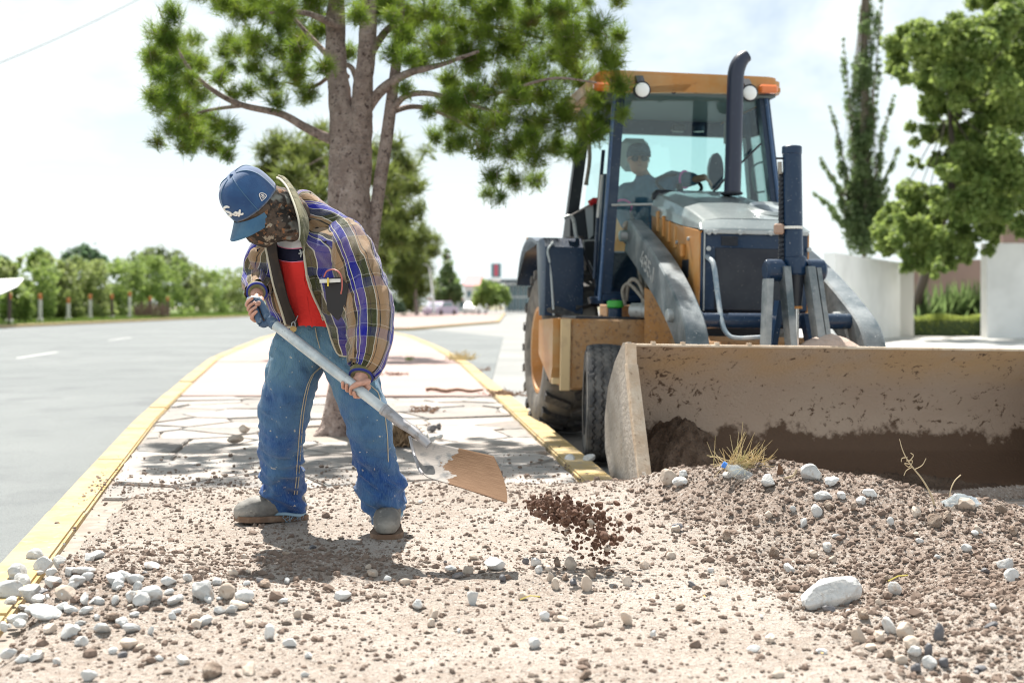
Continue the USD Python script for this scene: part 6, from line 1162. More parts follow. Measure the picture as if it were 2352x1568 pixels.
# embroidered marks: the script letters on the front and the small flag on the left side
capmesh = loft(rr_, cap=True)
def on_cap(l2, u2, a0, off=.0025):
    """Maps flat coordinates (along the rim, up) round the crown at azimuth a0 (0 = front)."""
    t = np.clip(np.arcsin(np.clip(u2 / .150, 0, .999)) / (math.pi / 2), 0, 1); k = np.cos(t * math.pi / 2) ** .62; a = a0 + l2 / .112
    return V3([H(math.sin(x) * (.104 * kk + off), math.cos(x) * (.118 * kk + off + .012 * max(0, math.cos(x)) * tt * (1 - tt) * 4), uu) for x, kk, uu, tt in zip(a, k, u2, t)])
def stroke(pts, r, a0, nm_='emblem'):
    p = smooth_path([(x, y, 0) for x, y in pts], 6); q = on_cap(-p[:, 0] if False else p[:, 0], p[:, 1], a0, .003); MAN.add(nm_, tube(q, np.interp(np.linspace(0, 1, len(q)), [0, .15, .85, 1], [r * .7, r, r, r * .7]), 7), mat('thread_white', (.72, .68, .64), .8), 60, parent=cpth)
s_ = [(.026, .078), (.015, .084), (-.003, .083), (-.013, .076), (-.009, .067), (.004, .061), (.011, .053), (.006, .044), (-.008, .042), (-.018, .047)]
stroke([(x - .012, y) for x, y in s_], .0058, .14); stroke([(.004, .050), (.012, .040), (.019, .035), (.026, .040), (.021, .048), (.012, .046)], .0042, .14); stroke([(.024, .052), (.033, .042), (.041, .030), (.050, .030)], .0048, .14); stroke([(.050, .050), (.041, .042), (.031, .032), (.024, .027)], .0048, .14)
for pts in ([(-.014, .022), (.014, .022), (.010, .042), (-.004, .048), (-.014, .022)], [(-.006, .028), (.006, .028), (.004, .040), (-.004, .040)], [(-.005, .034), (.005, .034)]):
    stroke(pts, .0018, 1.48)

# --- shovel
SH = Thing('shovel', 'steel shovel with grey shaft, blue handle and mud caked blade held by the bent man', 'shovel', P(1055, 1080, 4.78))
alu = mat('worn_aluminium_shaft', (.50, .52, .52), .42, [(14, (.36, .40, .42), .45, .62), (60, (.25, .26, .26), .64, .73)], metal=.35); sblue = mat('blue_handle', (.045, .085, .15), .5, [(25, (.22, .26, .3), .56, .68)]); sock = mat('grey_steel', (.33, .32, .33), .4, [(24, (.2, .18, .17), .5, .66)], metal=.6)
SH.add('shaft', tube([S0, S0 + (S1 - S0) * .3, S0 + (S1 - S0) * .7, S1], [.021, .0225, .0215, .020], 24), alu, 50)
sk = smooth_path([S1 - SD * .03, S1 + SD * .02, P(925, 973, 4.905), P(948, 988, 4.885), P(965, 1003, 4.865), P(985, 1022, 4.85)], 6); SH.add('socket', tube(sk, np.interp(np.linspace(0, 1, len(sk)), [0, .1, .5, 1], [.0225, .0225, .019, .016]), 20), sock, 50); SH.add('collar_ring', cyl(S1 - SD * .034, S1 - SD * .022, .0245, 20), sock)
hb = SH.add('grip', cyl(GA, GB, .0145, 16, bev=.004), sblue); J = P(626, 741, 5.188)
SH.add('handle_arm', tube(smooth_path([GA, P(592, 690, 5.215), P(605, 708, 5.205), P(614, 728, 5.195), J], 5), [.016] * 12 + [.0175] * 9, 12), sblue, 50, parent=hb); SH.add('handle_arm', tube(smooth_path([GB, P(606, 745, 5.18), P(614, 742, 5.185), J], 5), .014, 12), sblue, 50, parent=hb); SH.add('ferrule', cyl(P(617, 734, 5.192), S0 + SD * .03, .0235, 20, bev=.004), sblue, parent=hb)
e = GA - (GB - GA) * .12; SH.add('handle_ring', tube([GA + (GB - GA) * .0 + [.014 * math.cos(a), -.012 * math.sin(a), .006 * math.sin(a)] for a in np.linspace(0, 6.2832, 20)], .006, 8), mat('pale_ring', (.3, .36, .4), .4), parent=hb)
# blade: a curved dish between four measured corners
c00, c01, c10, c11 = P(941, 1006, 4.92), P(971, 1092, 4.74), P(1134, 1042, 4.86), P(1164, 1149, 4.60)
gu, gv = np.meshgrid(np.linspace(0, 1, 40), np.linspace(0, 1, 32), indexing='ij')
S_ = (1 - gu)[..., None] * ((1 - gv)[..., None] * c00 + gv[..., None] * c01) + gu[..., None] * ((1 - gv)[..., None] * c10 + gv[..., None] * c11)
nb = np.cross(c10 - c00, c01 - c00); nb /= np.linalg.norm(nb); nb *= 1 if nb[1] > 0 else -1
dish = .030 * (1 - (2 * gv - 1) ** 2) * (1.1 - .5 * gu) - .012 * np.clip((.06 - gu) / .06, 0, 1) + .010 * gu ** 2 + (.008 * np.exp(-((gv - .5) / .12) ** 2) * np.clip(1 - gu / .45, 0, 1) * -1)
S_ = S_ + dish[..., None] * nb + (gu ** 6 * .02 * (1 - (2 * gv - 1) ** 2))[..., None] * ((c10 - c00) / np.linalg.norm(c10 - c00))
blade_m = usdkit.material(stage, '/World/Looks/muddy_blade', {'uv': ('uvmap', {'attribute': 'st'}), 'g': ('geometry', {}), 'sx': ('separate_xyz', {}), 'n': ('noise_texture', {'scale': 13.0, 'detail': 6.0, 'roughness': .6}), 'a': ('math', {'math_type': 'multiply_add', 'value2': .75}), 'ny': ('math', {'math_type': 'multiply_add', 'value2': .22}), 'e': ('map_range', {'from_min': .86, 'from_max': .88, 'clamp': True}), 'mp': ('mapping', {'scale': (6.0, 90.0, 1.0)}), 'n2': ('noise_texture', {'scale': 1.0, 'detail': 4.0}), 'n3': ('noise_texture', {'scale': 26.0, 'detail': 5.0}), 'm2': ('map_range', {'from_min': .4, 'from_max': .6, 'clamp': True}), 'm3': ('map_range', {'from_min': .5, 'from_max': .66, 'clamp': True}),
    'mud': ('mix_color', {'a': (.105, .054, .026), 'b': (.145, .083, .045)}), 'st': ('mix_color', {'a': (.27, .245, .225), 'b': (.14, .14, .14)}), 'c': ('mix_color', {}), 'b': ('bump', {'distance': .0012}), 'p': ('principled_bsdf', {'roughness': .85, 'specular_ior_level': .2})},
    [('uv.UV', 'sx.vector'), ('g.position', 'n.vector'), ('n.fac', 'a.value1'), ('sx.y', 'ny.value1'), ('sx.x', 'ny.value3'), ('ny.value', 'a.value3'), ('a.value', 'e.value'), ('uv.UV', 'mp.vector'), ('mp.vector', 'n2.vector'), ('g.position', 'n3.vector'), ('n2.fac', 'm2.value'), ('m2.result', 'mud.fac'), ('n3.fac', 'm3.value'), ('m3.result', 'st.fac'), ('st.result', 'c.a'), ('mud.result', 'c.b'), ('e.result', 'c.fac'), ('c.result', 'p.base_color'), ('n2.fac', 'b.height'), ('b.normal', 'p.normal')], surface='p.BSDF')
tp_, bt_ = S_, S_ + nb * .0035; full = np.concatenate([tp_, bt_[:, ::-1]], 1); u2 = np.concatenate([np.stack([gu, gv], -1), np.stack([gu, gv], -1)[:, ::-1]], 1).reshape(-1, 2)
bm = loft(full, cap=False); SH.add('blade', bm, blade_m, True, uv=u2)
edge_ = np.concatenate([S_[0], ]); SH.add('step_rim', tube(edge_ + nb * .002, .006, 8), sock, 60)
# ================================================================== stones, clods and rubbish on the dug ground
def drop(u, v, zoff=0.0):
    """Where the view ray through a photo pixel meets the loose ground."""
    Y = np.linspace(2.9, 9.0, 1400); x = (u - CU) / F * Y; z = HCAM - (v - HOR) / F * Y; h = np.maximum(soil_h(x, Y), np.where(x > rk(Y) + KW, -.12, -.0)) + zoff
    i = np.argmax(z <= h); return V3([x[i], Y[i], h[i]])
white_s = mat('white_stone', (0.50, 0.505, 0.50), .88, [(12, (0.40, 0.405, 0.40), .42, .6), (55, (0.58, 0.565, 0.54), .54, .68), (20, (.38, .32, .27), .58, .7), (90, (.3, .29, .27), .64, .71)], [(60, .003), (140, .0015)], rand=.14)
tan_s = mat('tan_stone', (0.40, 0.33, 0.27), .88, [(12, (0.50, 0.44, 0.38), .45, .65), (45, (.24, .18, .14), .58, .7)], [(50, .004)], rand=.15)
dark_s = mat('dark_stone', (0.085, 0.085, 0.095), .6, [(14, (.15, .14, .14), .48, .66), (50, (.3, .27, .24), .64, .73)], [(50, .003)], rand=.2)
clod_m = mat('soil_clod', (0.20, 0.145, 0.11), .97, [(20, (0.32, 0.26, 0.21), .45, .62), (70, (.09, .055, .04), .56, .68)], [(45, .012), (120, .006)], rand=.15)
MT = {'w': white_s, 't': tan_s, 'd': dark_s, 'c': clod_m}
big = []   # (u, v bottom centre, w, h in view px, kind, label or None)
def L1(lst):
    for x, y, w, h, k, *lab in lst: big.append((x / 3, 1176 + y / 3 + h / 6, w / 3, h / 3, k, 0, lab[0] if lab else None))
def L3(lst):
    for x, y, w, h, k, *lab in lst: big.append((784 + x / 3, 1058.4 + y / 3 + h / 6, w / 3, h / 3, k, 1, lab[0] if lab else None))
def L4(lst):
    for x, y, w, h, k, *lab in lst: big.append((1489.6 + .4 * x, 940.8 + .4 * y + .2 * h, .4 * w, .4 * h, k, 2, lab[0] if lab else None))
L1([(230, 295, 120, 80, 'w', 'flat topped white block at the far end of the stone heap, against the yellow kerb'), (110, 420, 180, 100, 'w', 'large angular white stone lying on the edge of the yellow kerb'), (290, 360, 140, 100, 'w', 'tilted long white stone behind the round one at the top of the heap'), (405, 345, 110, 90, 'w', 'rounded white stone at the top right of the heap by the kerb'), (360, 475, 120, 80, 'w', 'squarish bluish white stone in the middle of the heap by the kerb'), (200, 560, 200, 130, 'w', 'rough pitted white boulder at the left picture edge, largest of the heap'), (60, 540, 200, 120, 'w', 'long smooth white stone at the left picture edge beside the pitted boulder'), (440, 560, 170, 80, 't', 'smooth peach coloured stone among the white ones of the heap'), (270, 610, 150, 60, 'w'), (60, 620, 150, 60, 'w'), (470, 405, 100, 55, 'w'), (560, 420, 200, 50, 'w'), (600, 450, 110, 50, 'w'), (650, 300, 140, 50, 'w', 'slim white stone lying apart above the heap of white stones'), (840, 450, 120, 70, 'w'), (945, 500, 100, 80, 'w'), (580, 600, 110, 70, 'w'), (680, 605, 80, 60, 'w'), (790, 610, 90, 60, 'w'), (900, 585, 100, 70, 'w'), (1030, 570, 180, 90, 'w'), (1400, 545, 240, 120, 'w', 'big elongated white stone lying alone right of the heap of white stones'), (1200, 610, 150, 60, 'w'), (1430, 600, 60, 50, 'w'), (1560, 550, 120, 100, 't'), (1820, 490, 100, 60, 'c'), (1600, 420, 80, 50, 't'), (290, 710, 240, 60, 'w', 'long pale stone half buried in soil below the heap at the left'), (130, 770, 140, 50, 'w'), (700, 810, 160, 50, 'w', 'flat bluish stone like a slip of slate in the left foreground'), (1185, 715, 70, 50, 'w'), (1035, 815, 45, 60, 'w'), (560, 890, 120, 60, 'w'), (20, 790, 60, 60, 'w'), (50, 970, 120, 70, 'w'), (140, 1010, 100, 50, 'w'), (240, 1000, 140, 60, 'w'), (1850, 825, 110, 100, 'w', 'upright white stone with a rounded top in the foreground, left of centre'), (2050, 700, 80, 60, 't'), (1250, 1020, 120, 60, 'w'), (1450, 1095, 220, 90, 'c', 'broad dark soil covered stone at the bottom picture edge'), (600, 1130, 130, 80, 'w'), (1720, 1090, 160, 60, 't'), (780, 725, 130, 60, 'c'), (1330, 730, 90, 50, 'c'), (1640, 640, 150, 60, 't'), (1790, 470, 70, 40, 'd'), (350, 420, 90, 60, 'w'), (500, 505, 80, 50, 'w'), (150, 480, 120, 70, 'w'), (300, 560, 80, 50, 'd'), (520, 470, 60, 40, 'd')])
L3([(1050, 705, 230, 90, 'w', 'long flat white slab lying on the soil in front of the man'), (910, 660, 80, 40, 't'), (1340, 695, 100, 65, 'w'), (1490, 690, 80, 70, 'c'), (1580, 710, 130, 80, 't'), (1360, 745, 60, 60, 'w'), (1430, 740, 90, 50, 't'), (870, 750, 130, 60, 't'), (750, 740, 100, 40, 'w'), (800, 790, 90, 40, 'd'), (1110, 810, 70, 50, 'd'), (1720, 775, 90, 70, 'c'), (1690, 850, 90, 100, 't'), (1480, 850, 90, 70, 't'), (1970, 820, 70, 70, 't'), (2090, 720, 80, 50, 't'), (1400, 1065, 75, 60, 'w', 'small pointed grey and white stone standing in the centre foreground'), (1970, 1080, 90, 110, 't', 'round mottled stone with a dark shadow in the foreground, right of centre'), (905, 940, 100, 110, 'w', 'upright white stone at the edge of the shovel\'s shadow'), (520, 985, 90, 80, 'w'), (630, 1060, 100, 70, 't'), (620, 1120, 100, 50, 't'), (215, 780, 120, 45, 't'), (310, 815, 70, 40, 'w'), (440, 835, 80, 40, 't'), (1330, 1260, 120, 70, 'w', 'pale lens shaped stone in the lower centre foreground'), (2150, 1190, 70, 50, 'w'), (1510, 1085, 120, 30, 't'), (2260, 640, 70, 50, 'c'), (2310, 460, 90, 45, 'd', 'small dark stone left of the foot of the soil heap'), (1270, 690, 60, 40, 'd'), (1540, 800, 70, 50, 'c'), (1600, 830, 80, 40, 'd'), (1440, 800, 70, 60, 't'), (1250, 930, 80, 50, 't')])
L4([(1070, 1040, 380, 160, 'w', 'big rough white rock lying in the hollow at the right'), (940, 360, 150, 90, 'w', 'large pale block on the crest of the soil heap'), (1050, 415, 110, 50, 'w', 'low flat stone just right of the block on the crest'), (690, 410, 130, 70, 'w'), (115, 390, 110, 80, 't', 'tan stone at the left end of the heap\'s crest'), (180, 420, 90, 50, 'w'), (200, 370, 60, 40, 'w'), (520, 345, 110, 50, 'w'), (460, 375, 70, 40, 'w'), (1010, 495, 130, 50, 'w'), (1110, 495, 80, 40, 'w'), (970, 580, 70, 70, 'w', 'white stone with a pointed foot on the sunlit face of the heap'), (890, 650, 60, 50, 'w', 'small mottled white stone in a pocket of brown soil on the heap'), (1230, 525, 80, 40, 'w'), (1280, 480, 100, 40, 'w'), (1040, 550, 70, 50, 'c'), (1390, 640, 45, 45, 'w'), (830, 570, 40, 40, 'w'), (1650, 640, 110, 70, 'c'), (1720, 610, 70, 60, 'c'), (1830, 535, 130, 95, 't', 'big tan boulder on the crest beside the torn plastic bag'), (2030, 570, 80, 60, 'c', 'brown clod at the right end of the heap\'s crest'), (1420, 1030, 90, 70, 'w', 'bright white stone right of the big rough rock'), (1830, 790, 60, 45, 'w'), (2050, 890, 110, 70, 'w'), (2090, 950, 90, 70, 'w'), (1940, 925, 70, 30, 'd'), (1480, 1270, 100, 90, 't'), (1390, 1240, 90, 90, 'w'), (1330, 1305, 100, 70, 't'), (1210, 1300, 80, 80, 't'), (1670, 1280, 80, 90, 'd', 'dark slate coloured stone standing on edge at the lower right'), (1610, 1380, 60, 80, 'd'), (1510, 1350, 110, 60, 't'), (1380, 1400, 80, 50, 'c'), (1450, 1440, 80, 60, 't'), (1530, 1395, 90, 60, 'w'), (1620, 1450, 90, 70, 'w'), (1700, 1455, 70, 50, 'd'), (1540, 1490, 90, 50, 'd'), (810, 910, 90, 50, 'w', 'pale loaf shaped stone at the foot of the heap, left of the big rock'), (430, 980, 80, 60, 't', 'lone tan stone on the flat soil left of the big rock'), (355, 920, 50, 30, 'w'), (720, 820, 90, 60, 'c', 'crumbly brown clod at the foot of the heap'), (1030, 790, 70, 50, 'w'), (700, 1310, 80, 50, 't'), (250, 1005, 70, 30, 'd'), (130, 840, 60, 40, 't'), (160, 680, 70, 40, 't'), (750, 1520, 80, 40, 't'), (1360, 970, 60, 40, 'c'), (1240, 1180, 90, 60, 'c'), (1040, 1140, 90, 40, 'd'), (1320, 1110, 40, 40, 't'), (450, 720, 60, 60, 'c'), (1540, 590, 80, 60, 't'), (1180, 560, 60, 50, 'c'), (1060, 855, 50, 40, 't'), (950, 830, 60, 40, 't'), (2100, 700, 70, 50, 'c'), (1890, 690, 60, 40, 't'), (620, 640, 60, 40, 'c'), (690, 600, 50, 40, 't')])
GRP = [{'w': ('pale stone heaped with others beside the near end of the left kerb', 'pale stones heaped by the left kerb'), 't': ('small tan stone among the heap of stones at the left', 'tan stones in the left heap'), 'd': ('small dark stone among the heap of stones at the left', 'dark stones in the left heap'), 'c': ('small brown clod on the soil right of the left stone heap', 'clods near the left heap')},
       {'w': ('small pale stone on the flat soil in front of the man', 'pale stones in front of the man'), 't': ('small tan stone on the flat soil in front of the man', 'tan stones in front of the man'), 'd': ('small dark stone near the shovel\'s shadow', 'dark stones in front of the man'), 'c': ('small brown clod near the shovel\'s shadow', 'clods in front of the man')},
       {'w': ('small pale stone on the soil heap in front of the bucket', 'pale stones on the soil heap'), 't': ('small tan stone on the soil heap or at its foot', 'tan stones on the soil heap'), 'd': ('small dark stone at the foot of the soil heap', 'dark stones on the soil heap'), 'c': ('small brown clod on the soil heap', 'clods on the soil heap')}]
rng = np.random.default_rng(77)
def put_stone(c, w, h, k, lab, grp, sub=2, dep=None):
    dep = dep or w * rng.uniform(.55, .9)
    m = rock(rng, (w / 2, dep / 2, h / 2), 3 if w > .04 else sub, .36 + .3 * rng.random(), .22) if w < .2 else rock(np.random.default_rng(8), (w * .70, dep * .42, h * .50), 4, .55, .03) if k != 'c' else rock(rng, (w / 2, dep / 2, h / 2), 3 if w > .06 else 2, .7, .2)
    lo = m.vertices[:, 2].min(); base = V3([c[0], c[1] + dep * .25, c[2] - h * .14])
    m.apply_translation(base - [0, 0, lo])
    single('clod' if k == 'c' else 'stone', m, MT[k], lab, 'clod' if k == 'c' else 'stone', grp, smooth=25 if k != 'c' else 40)
LM = [(40, 1290, 'the large angular stone on the kerb'), (120, 1362, 'the peach coloured stone'), (466, 1358, 'the elongated white stone'), (97, 1412, 'the half buried long stone'), (233, 1446, 'the slate slip stone'), (616, 1451, 'the upright round topped stone'), (483, 1541, 'the bottom edge stone'), (1134, 1293, 'the flat white slab'), (1086, 1371, 'the shadow edge stone'), (1250, 1413, 'the small pointed grey stone'), (1440, 1418, 'the round mottled stone'), (1227, 1478, 'the lens shaped stone'), (1917, 1357, 'the big rough rock'), (1866, 1085, 'the block on the crest'), (1535, 1097, 'the tan stone at the crest end'), (1877, 1173, 'the stone with a pointed foot'), (2222, 1155, 'the boulder by the plastic bag'), (2301, 1169, 'the brown crest end clod'), (2058, 1353, 'the bright white stone'), (2158, 1453, 'the dark standing slate stone'), (1813, 1305, 'the loaf shaped stone'), (1661, 1333, 'the lone tan stone'), (1777, 1269, 'the crumbly clod'), (890, 1235, 'the left boot'), (620, 1195, 'the right boot'), (1330, 1200, 'the flying soil')]
todo, seen_ = [], {}
KN = {'w': 'pale stone', 't': 'tan stone', 'd': 'dark stone', 'c': 'brown clod'}
for u, v, w, h, k, area, lab in big:
    c = drop(u, v); s = c[1] / F; todo.append([u, v, c, w * s * .98, h * s * 1.25, k, area, lab, None])
for i in range(128):                                        # smaller loose stones all over
    for _ in range(40):
        u, v = rng.uniform(-20, 2370), rng.uniform(1150, 1568); area = 0 if u < 720 else (1 if u < 1500 else 2)
        if (area == 2 and v < 1240 + (u - 1500) * -.12) or (area == 0 and v < 1230 and u < 200): continue
        pr = .9 if area == 2 and v > 1200 or (area == 0 and 1280 < v < 1420) else .4
        if rng.random() < pr: break
    k = rng.choice(['w', 't', 'd', 'c'], p=[.42, .34, .06, .18]); w = rng.uniform(.018, .042)
    if i >= 78: area, k = 0, rng.choice(['w', 't', 'd'], p=[.72, .2, .08]); u, v, w = abs(rng.normal(0, 330)) - 20, rng.normal(1372, 48), rng.uniform(.025, .07)
    c = drop(u, v)
    todo.append([u, v, c, w, w * rng.uniform(.4, .75), k, area, None, 1])
near = {}
for i, t in enumerate(todo):
    if t[7]: continue
    d = sorted((math.hypot((t[0] - a), (t[1] - b) * 1.6), j) for j, (a, b, _) in enumerate(LM))[0]; a, b, nm_ = LM[d[1]]; du, dv = t[0] - a, (t[1] - b) * 1.6
    way = ('right of' if du > 0 else 'left of') if abs(du) > abs(dv) else ('in front of' if dv > 0 else 'behind'); near.setdefault((t[5], way, nm_), []).append((d[0], i))
ORD = ['nearest', 'second nearest', 'third nearest', 'fourth nearest', 'fifth nearest', 'sixth nearest', 'seventh nearest', 'eighth nearest', 'ninth nearest', 'tenth nearest'] + ['further off'] * 30
for (k, way, nm_), lst in near.items():
    lst.sort(); n = len(lst)
    for r, (_, i) in enumerate(lst):
        t = todo[i]; sz = 'tiny' if t[3] < .026 else ('small' if t[3] < .06 else 'fist sized'); shp = 'flat ' if t[4] < t[3] * .55 else ''
        t[7] = f"{sz} {shp}{KN[k]} {way} {nm_}" + ('' if n == 1 else ', ' + ORD[r]); t.append(GRP[t[6]][k][1])
for t in todo:
    put_stone(t[2], t[3], t[4], t[5], t[7], t[9] if len(t) > 9 else None, t[8] or 2)
# stones lying by the kerb's broken end and near the tree
for u, v, w, h, lab in ((1310, 1060, 34, 12, 'pale flat stone at the broken end of the right yellow kerb'), (1355, 1062, 38, 14, 'smooth pale stone on the road just past the broken end of the right kerb')):
    c = G(u, v, .0); s = c[1] / F; put_stone(c, w * s, h * s * 1.5, 'w', lab, None)
for u, v, w, h, k, lab in ((990, 985, 34, 14, 'd', 'long dark stone on the flagstones right of the pine'), (1008, 978, 20, 16, 'd', 'dark round stone at the end of the long dark stone by the pine'), (975, 1005, 22, 14, 'w', 'bluish cobble in the little group right of the pine, leftmost'), (993, 1008, 22, 13, 'w', 'bluish cobble in the little group right of the pine, nearest'), (1010, 1002, 18, 12, 'w', 'bluish cobble in the little group right of the pine, rightmost'), (560, 985, 26, 18, 't', 'broken flagstone piece standing left of the pine behind the trouser leg'), (540, 1010, 40, 16, 't', 'flat broken flagstone piece left of the pine')):
    c = G(u, v + h * .4, .01); s = c[1] / F; put_stone(c, w * s, h * s * 1.2, k, lab, None)
for k in range(7):
    a = rng.uniform(0, 6.28); c = V3([TREE[0] + math.cos(a) * .5, TREE[1] - .1 + math.sin(a) * .42, -.02]); w = rng.uniform(.04, .08); put_stone(c, w, w * .6, rng.choice(['w', 't']), 'small rounded stone in the soil round the foot of the pine', 'stones round the pine', 1)

# gravel and crumbs too many to count
def scatter(n, sizes, mats, seed, name, label, wfn, flat=.7, emin=.25, ymax=7.3):
    r_ = np.random.default_rng(seed); X_, Y_ = r_.uniform(-2.6, 3.6, n * 6), r_.uniform(2.9, ymax, n * 6); k = (np.abs(X_) < Y_ * .42 + .1) & (soil_edge(X_, Y_) > emin); X_, Y_ = X_[k], Y_[k]; w = wfn(X_, Y_); k = r_.random(len(X_)) < w; X_, Y_ = X_[k][:n], Y_[k][:n]; Z_ = np.maximum(soil_h(X_, Y_), np.where(X_ > rk(Y_) + KW, -.12, .004) if emin < 0 else -9)
    ico = trimesh.creation.icosphere(subdivisions=0); iv, jf = ico.vertices, ico.faces; m = len(X_)
    r = np.clip(r_.lognormal(math.log(sizes[0]), sizes[1], m), sizes[2], sizes[3]); v = iv[None] * (1 + r_.uniform(-.3, .3, (m, 12, 1))); sc = np.stack([r * r_.uniform(.8, 1.4, m), r * r_.uniform(.7, 1.2, m), r * r_.uniform(.4, .8, m) * flat / .7], 1)[:, None]
    a = r_.uniform(0, 6.28, m); ca, sa = np.cos(a)[:, None], np.sin(a)[:, None]; v = v * sc; v = np.stack([v[..., 0] * ca - v[..., 1] * sa, v[..., 0] * sa + v[..., 1] * ca, v[..., 2]], -1) + np.stack([X_, Y_, Z_ + r * .25], 1)[:, None]
    f = (jf[None] + (np.arange(m) * 12)[:, None, None]).reshape(-1, 3); single(name, (v.reshape(-1, 3), f), mats, label, 'gravel', kind='stuff', smooth=False)
isl = lambda c, s=9.0: mat(c, (0, 0, 0))
def gravel_mat(name, ramp):
    return usdkit.material(stage, '/World/Looks/' + name, {'g': ('geometry', {}), 'r': ('rgb_ramp', {'ramp': ramp}), 'p': ('principled_bsdf', {'roughness': .9, 'specular_ior_level': .25})}, [('g.random_per_island', 'r.fac'), ('r.color', 'p.base_color')], surface='p.BSDF')
gm1 = gravel_mat('mixed_gravel', [(0, (.14, .11, .09)), (.2, (.31, .26, .22)), (.5, (.40, .35, .31)), (.75, (.46, .43, .40)), (.92, (.48, .47, .46)), (1, (.2, .2, .21))]); gm2 = gravel_mat('soil_crumb', [(0, (.17, .125, .10)), (.35, (.30, .245, .205)), (1, (.42, .37, .325))])
heap = lambda x, y: np.clip((x - rk(y) - .1) * 2.5, 0, 1)
scatter(15000, (.0042, .5, .0018, .015), gm1, 101, 'gravel', 'fine mixed gravel strewn over the dug soil', lambda x, y: .28 + .6 * heap(x, y) + .7 * np.exp(-((x + 1.3) / .7) ** 2 - ((y - 4.4) / .5) ** 2))
scatter(17000, (.0045, .5, .0018, .016), gm2, 102, 'soil_crumbs', 'brown crumbs of broken soil strewn over the dug ground', lambda x, y: .10 + .75 * heap(x, y) + .6 * np.exp(-((x + .72) / .4) ** 2 - ((y - 4.75) / .3) ** 2) + .5 * np.exp(-((x + 1.3) / .7) ** 2 - ((y - 4.3) / .6) ** 2), .9)
scatter(2200, (.009, .4, .005, .022), gm2, 103, 'loose_clods', 'small loose clods lying thickest on the soil heap at the right', lambda x, y: .06 + .9 * heap(x, y) + .5 * np.exp(-((x + .72) / .3) ** 2 - ((y - 4.72) / .2) ** 2) + .4 * np.exp(-((x + 1.3) / .7) ** 2 - ((y - 4.2) / .6) ** 2), .9)
scatter(5200, (.0045, .55, .0018, .017), gm2, 107, 'paving_grit', 'thin grit and crumbs spilling from the dug soil onto the stone paving', lambda x, y: np.exp(-np.abs(y - 7.0) / .45) * (x > lk(y) + .1) * (x < rk(y) + .2), .8, -1, 9.2)
# earth flying off the shovel
r_ = np.random.default_rng(104); fly = []
for i in range(620):
    t = r_.beta(1.6, 1.4); u = 1215 + 190 * t + r_.normal(0, 16 + 22 * t); v = 1150 + 75 * t ** 1.3 + r_.normal(0, 6 + 22 * t); 
    if t > .75 and r_.random() < .35: v += abs(r_.normal(0, 38)); u = 1385 + r_.normal(0, 14)
    s = float(np.clip(r_.lognormal(math.log(.0075), .5), .0025, .024)); m = rock(r_, (s, s * .8, s * .7), 1, .5); fly.append(vf(m.apply_translation(P(u, v, 4.72 + r_.normal(0, .09)))))
single('flying_soil', merge(fly), mat('moist_soil', (.09, .042, .025), .9, [(60, (.15, .09, .06), .5, .65)]), 'clods and stones flying through the air off the shovel blade', 'soil', kind='stuff', smooth=30)
for u, v, w, k, lab in ((1395, 1258, 20, 't', 'tan stone flying right of the thrown soil'), (1425, 1214, 13, 't', 'small flat stone flying highest at the right of the thrown soil'), (1355, 1200, 26, 't', 'largest stone tumbling within the thrown soil'), (1340, 1178, 20, 't', 'grey stone tumbling at the top of the thrown soil'), (1300, 1222, 14, 't', 'small stone falling at the lower left of the thrown soil')):
    c = P(u, v, 4.68); s = w / F * 4.68; m = rock(rng, (s / 2, s / 2.4, s / 2.6), 2, .4); m.apply_translation(c); single('stone', m, tan_s, lab, 'stone', smooth=25)
# soil heaped inside the bucket, pale heap behind its lip
def mound(c, rx, ry, h, seed, n=70, M=None, amp=.05):
    g = np.linspace(-1, 1, n); a, b = np.meshgrid(g, g); r = np.sqrt(a * a + b * b); z = np.clip(1 - r ** 1.6, -0.12, 1) * h; p = np.stack([c[0] + a * rx, c[1] + b * ry, c[2] + z], -1)
    p[..., 2] += amp * (meshkit.fbm(p * [9, 9, 0] + seed, 4, seed) - .5) * np.clip(1.2 - r, 0, 1) + .4 * amp * (meshkit.fbm(p * [34, 34, 0], 3, seed) - .5); return p
def grid_mesh(p):
    n, m = p.shape[:2]; i, k = np.meshgrid(np.arange(n - 1), np.arange(m - 1), indexing='ij'); a = (i * m + k).ravel(); return trimesh.Trimesh(p.reshape(-1, 3), np.vstack([np.c_[a, a + 1, a + m + 1], np.c_[a, a + m + 1, a + m]]), process=False)
def toW(p): return p @ MX.M[:3, :3].T + MX.M[:3, 3]
wet = mat('wet_soil', (.075, .045, .028), .95, [(7, (.12, .08, .055), .45, .65), (60, (.03, .018, .012), .55, .68)], [(30, .02), (90, .01)])
cl_ = Q(1560, 1040, -1.35); p = mound((cl_[0], -1.34, .02), .42, .42, .40, 3, 90, amp=.16); m = grid_mesh(p); m.vertices = toW(m.vertices); single('bucket_soil', m, wet, 'dark lump of wet soil in the left end of the loader bucket', 'soil', kind='stuff', smooth=40)
p = mound((Q(1950, 1100, -1.5)[0], -1.5, .01), 1.15, .42, .10, 5, 100, amp=.10); m = grid_mesh(p); m.vertices = toW(m.vertices); single('bucket_soil', m, wet, 'thin layer of dark soil along the floor of the loader bucket', 'soil', kind='stuff', smooth=40)
hp_ = Q(1905, 797, -1.0); p = mound((hp_[0], -1.0, hp_[2] - .03), .255, .16, Q(1905, 766, -1.0)[2] - hp_[2] + .03, 6, 60, amp=.02); p[..., 2] = np.maximum(p[..., 2], hp_[2] - .05)
m = grid_mesh(p); m.vertices = toW(m.vertices); single('sand_heap', m, mat('pale_sand', (.42, .33, .28), .95, [(30, (.36, .27, .22), .5, .65)], [(70, .004)]), 'small smooth pale sand heap showing above the lip of the loader bucket', 'sand heap', smooth=60)
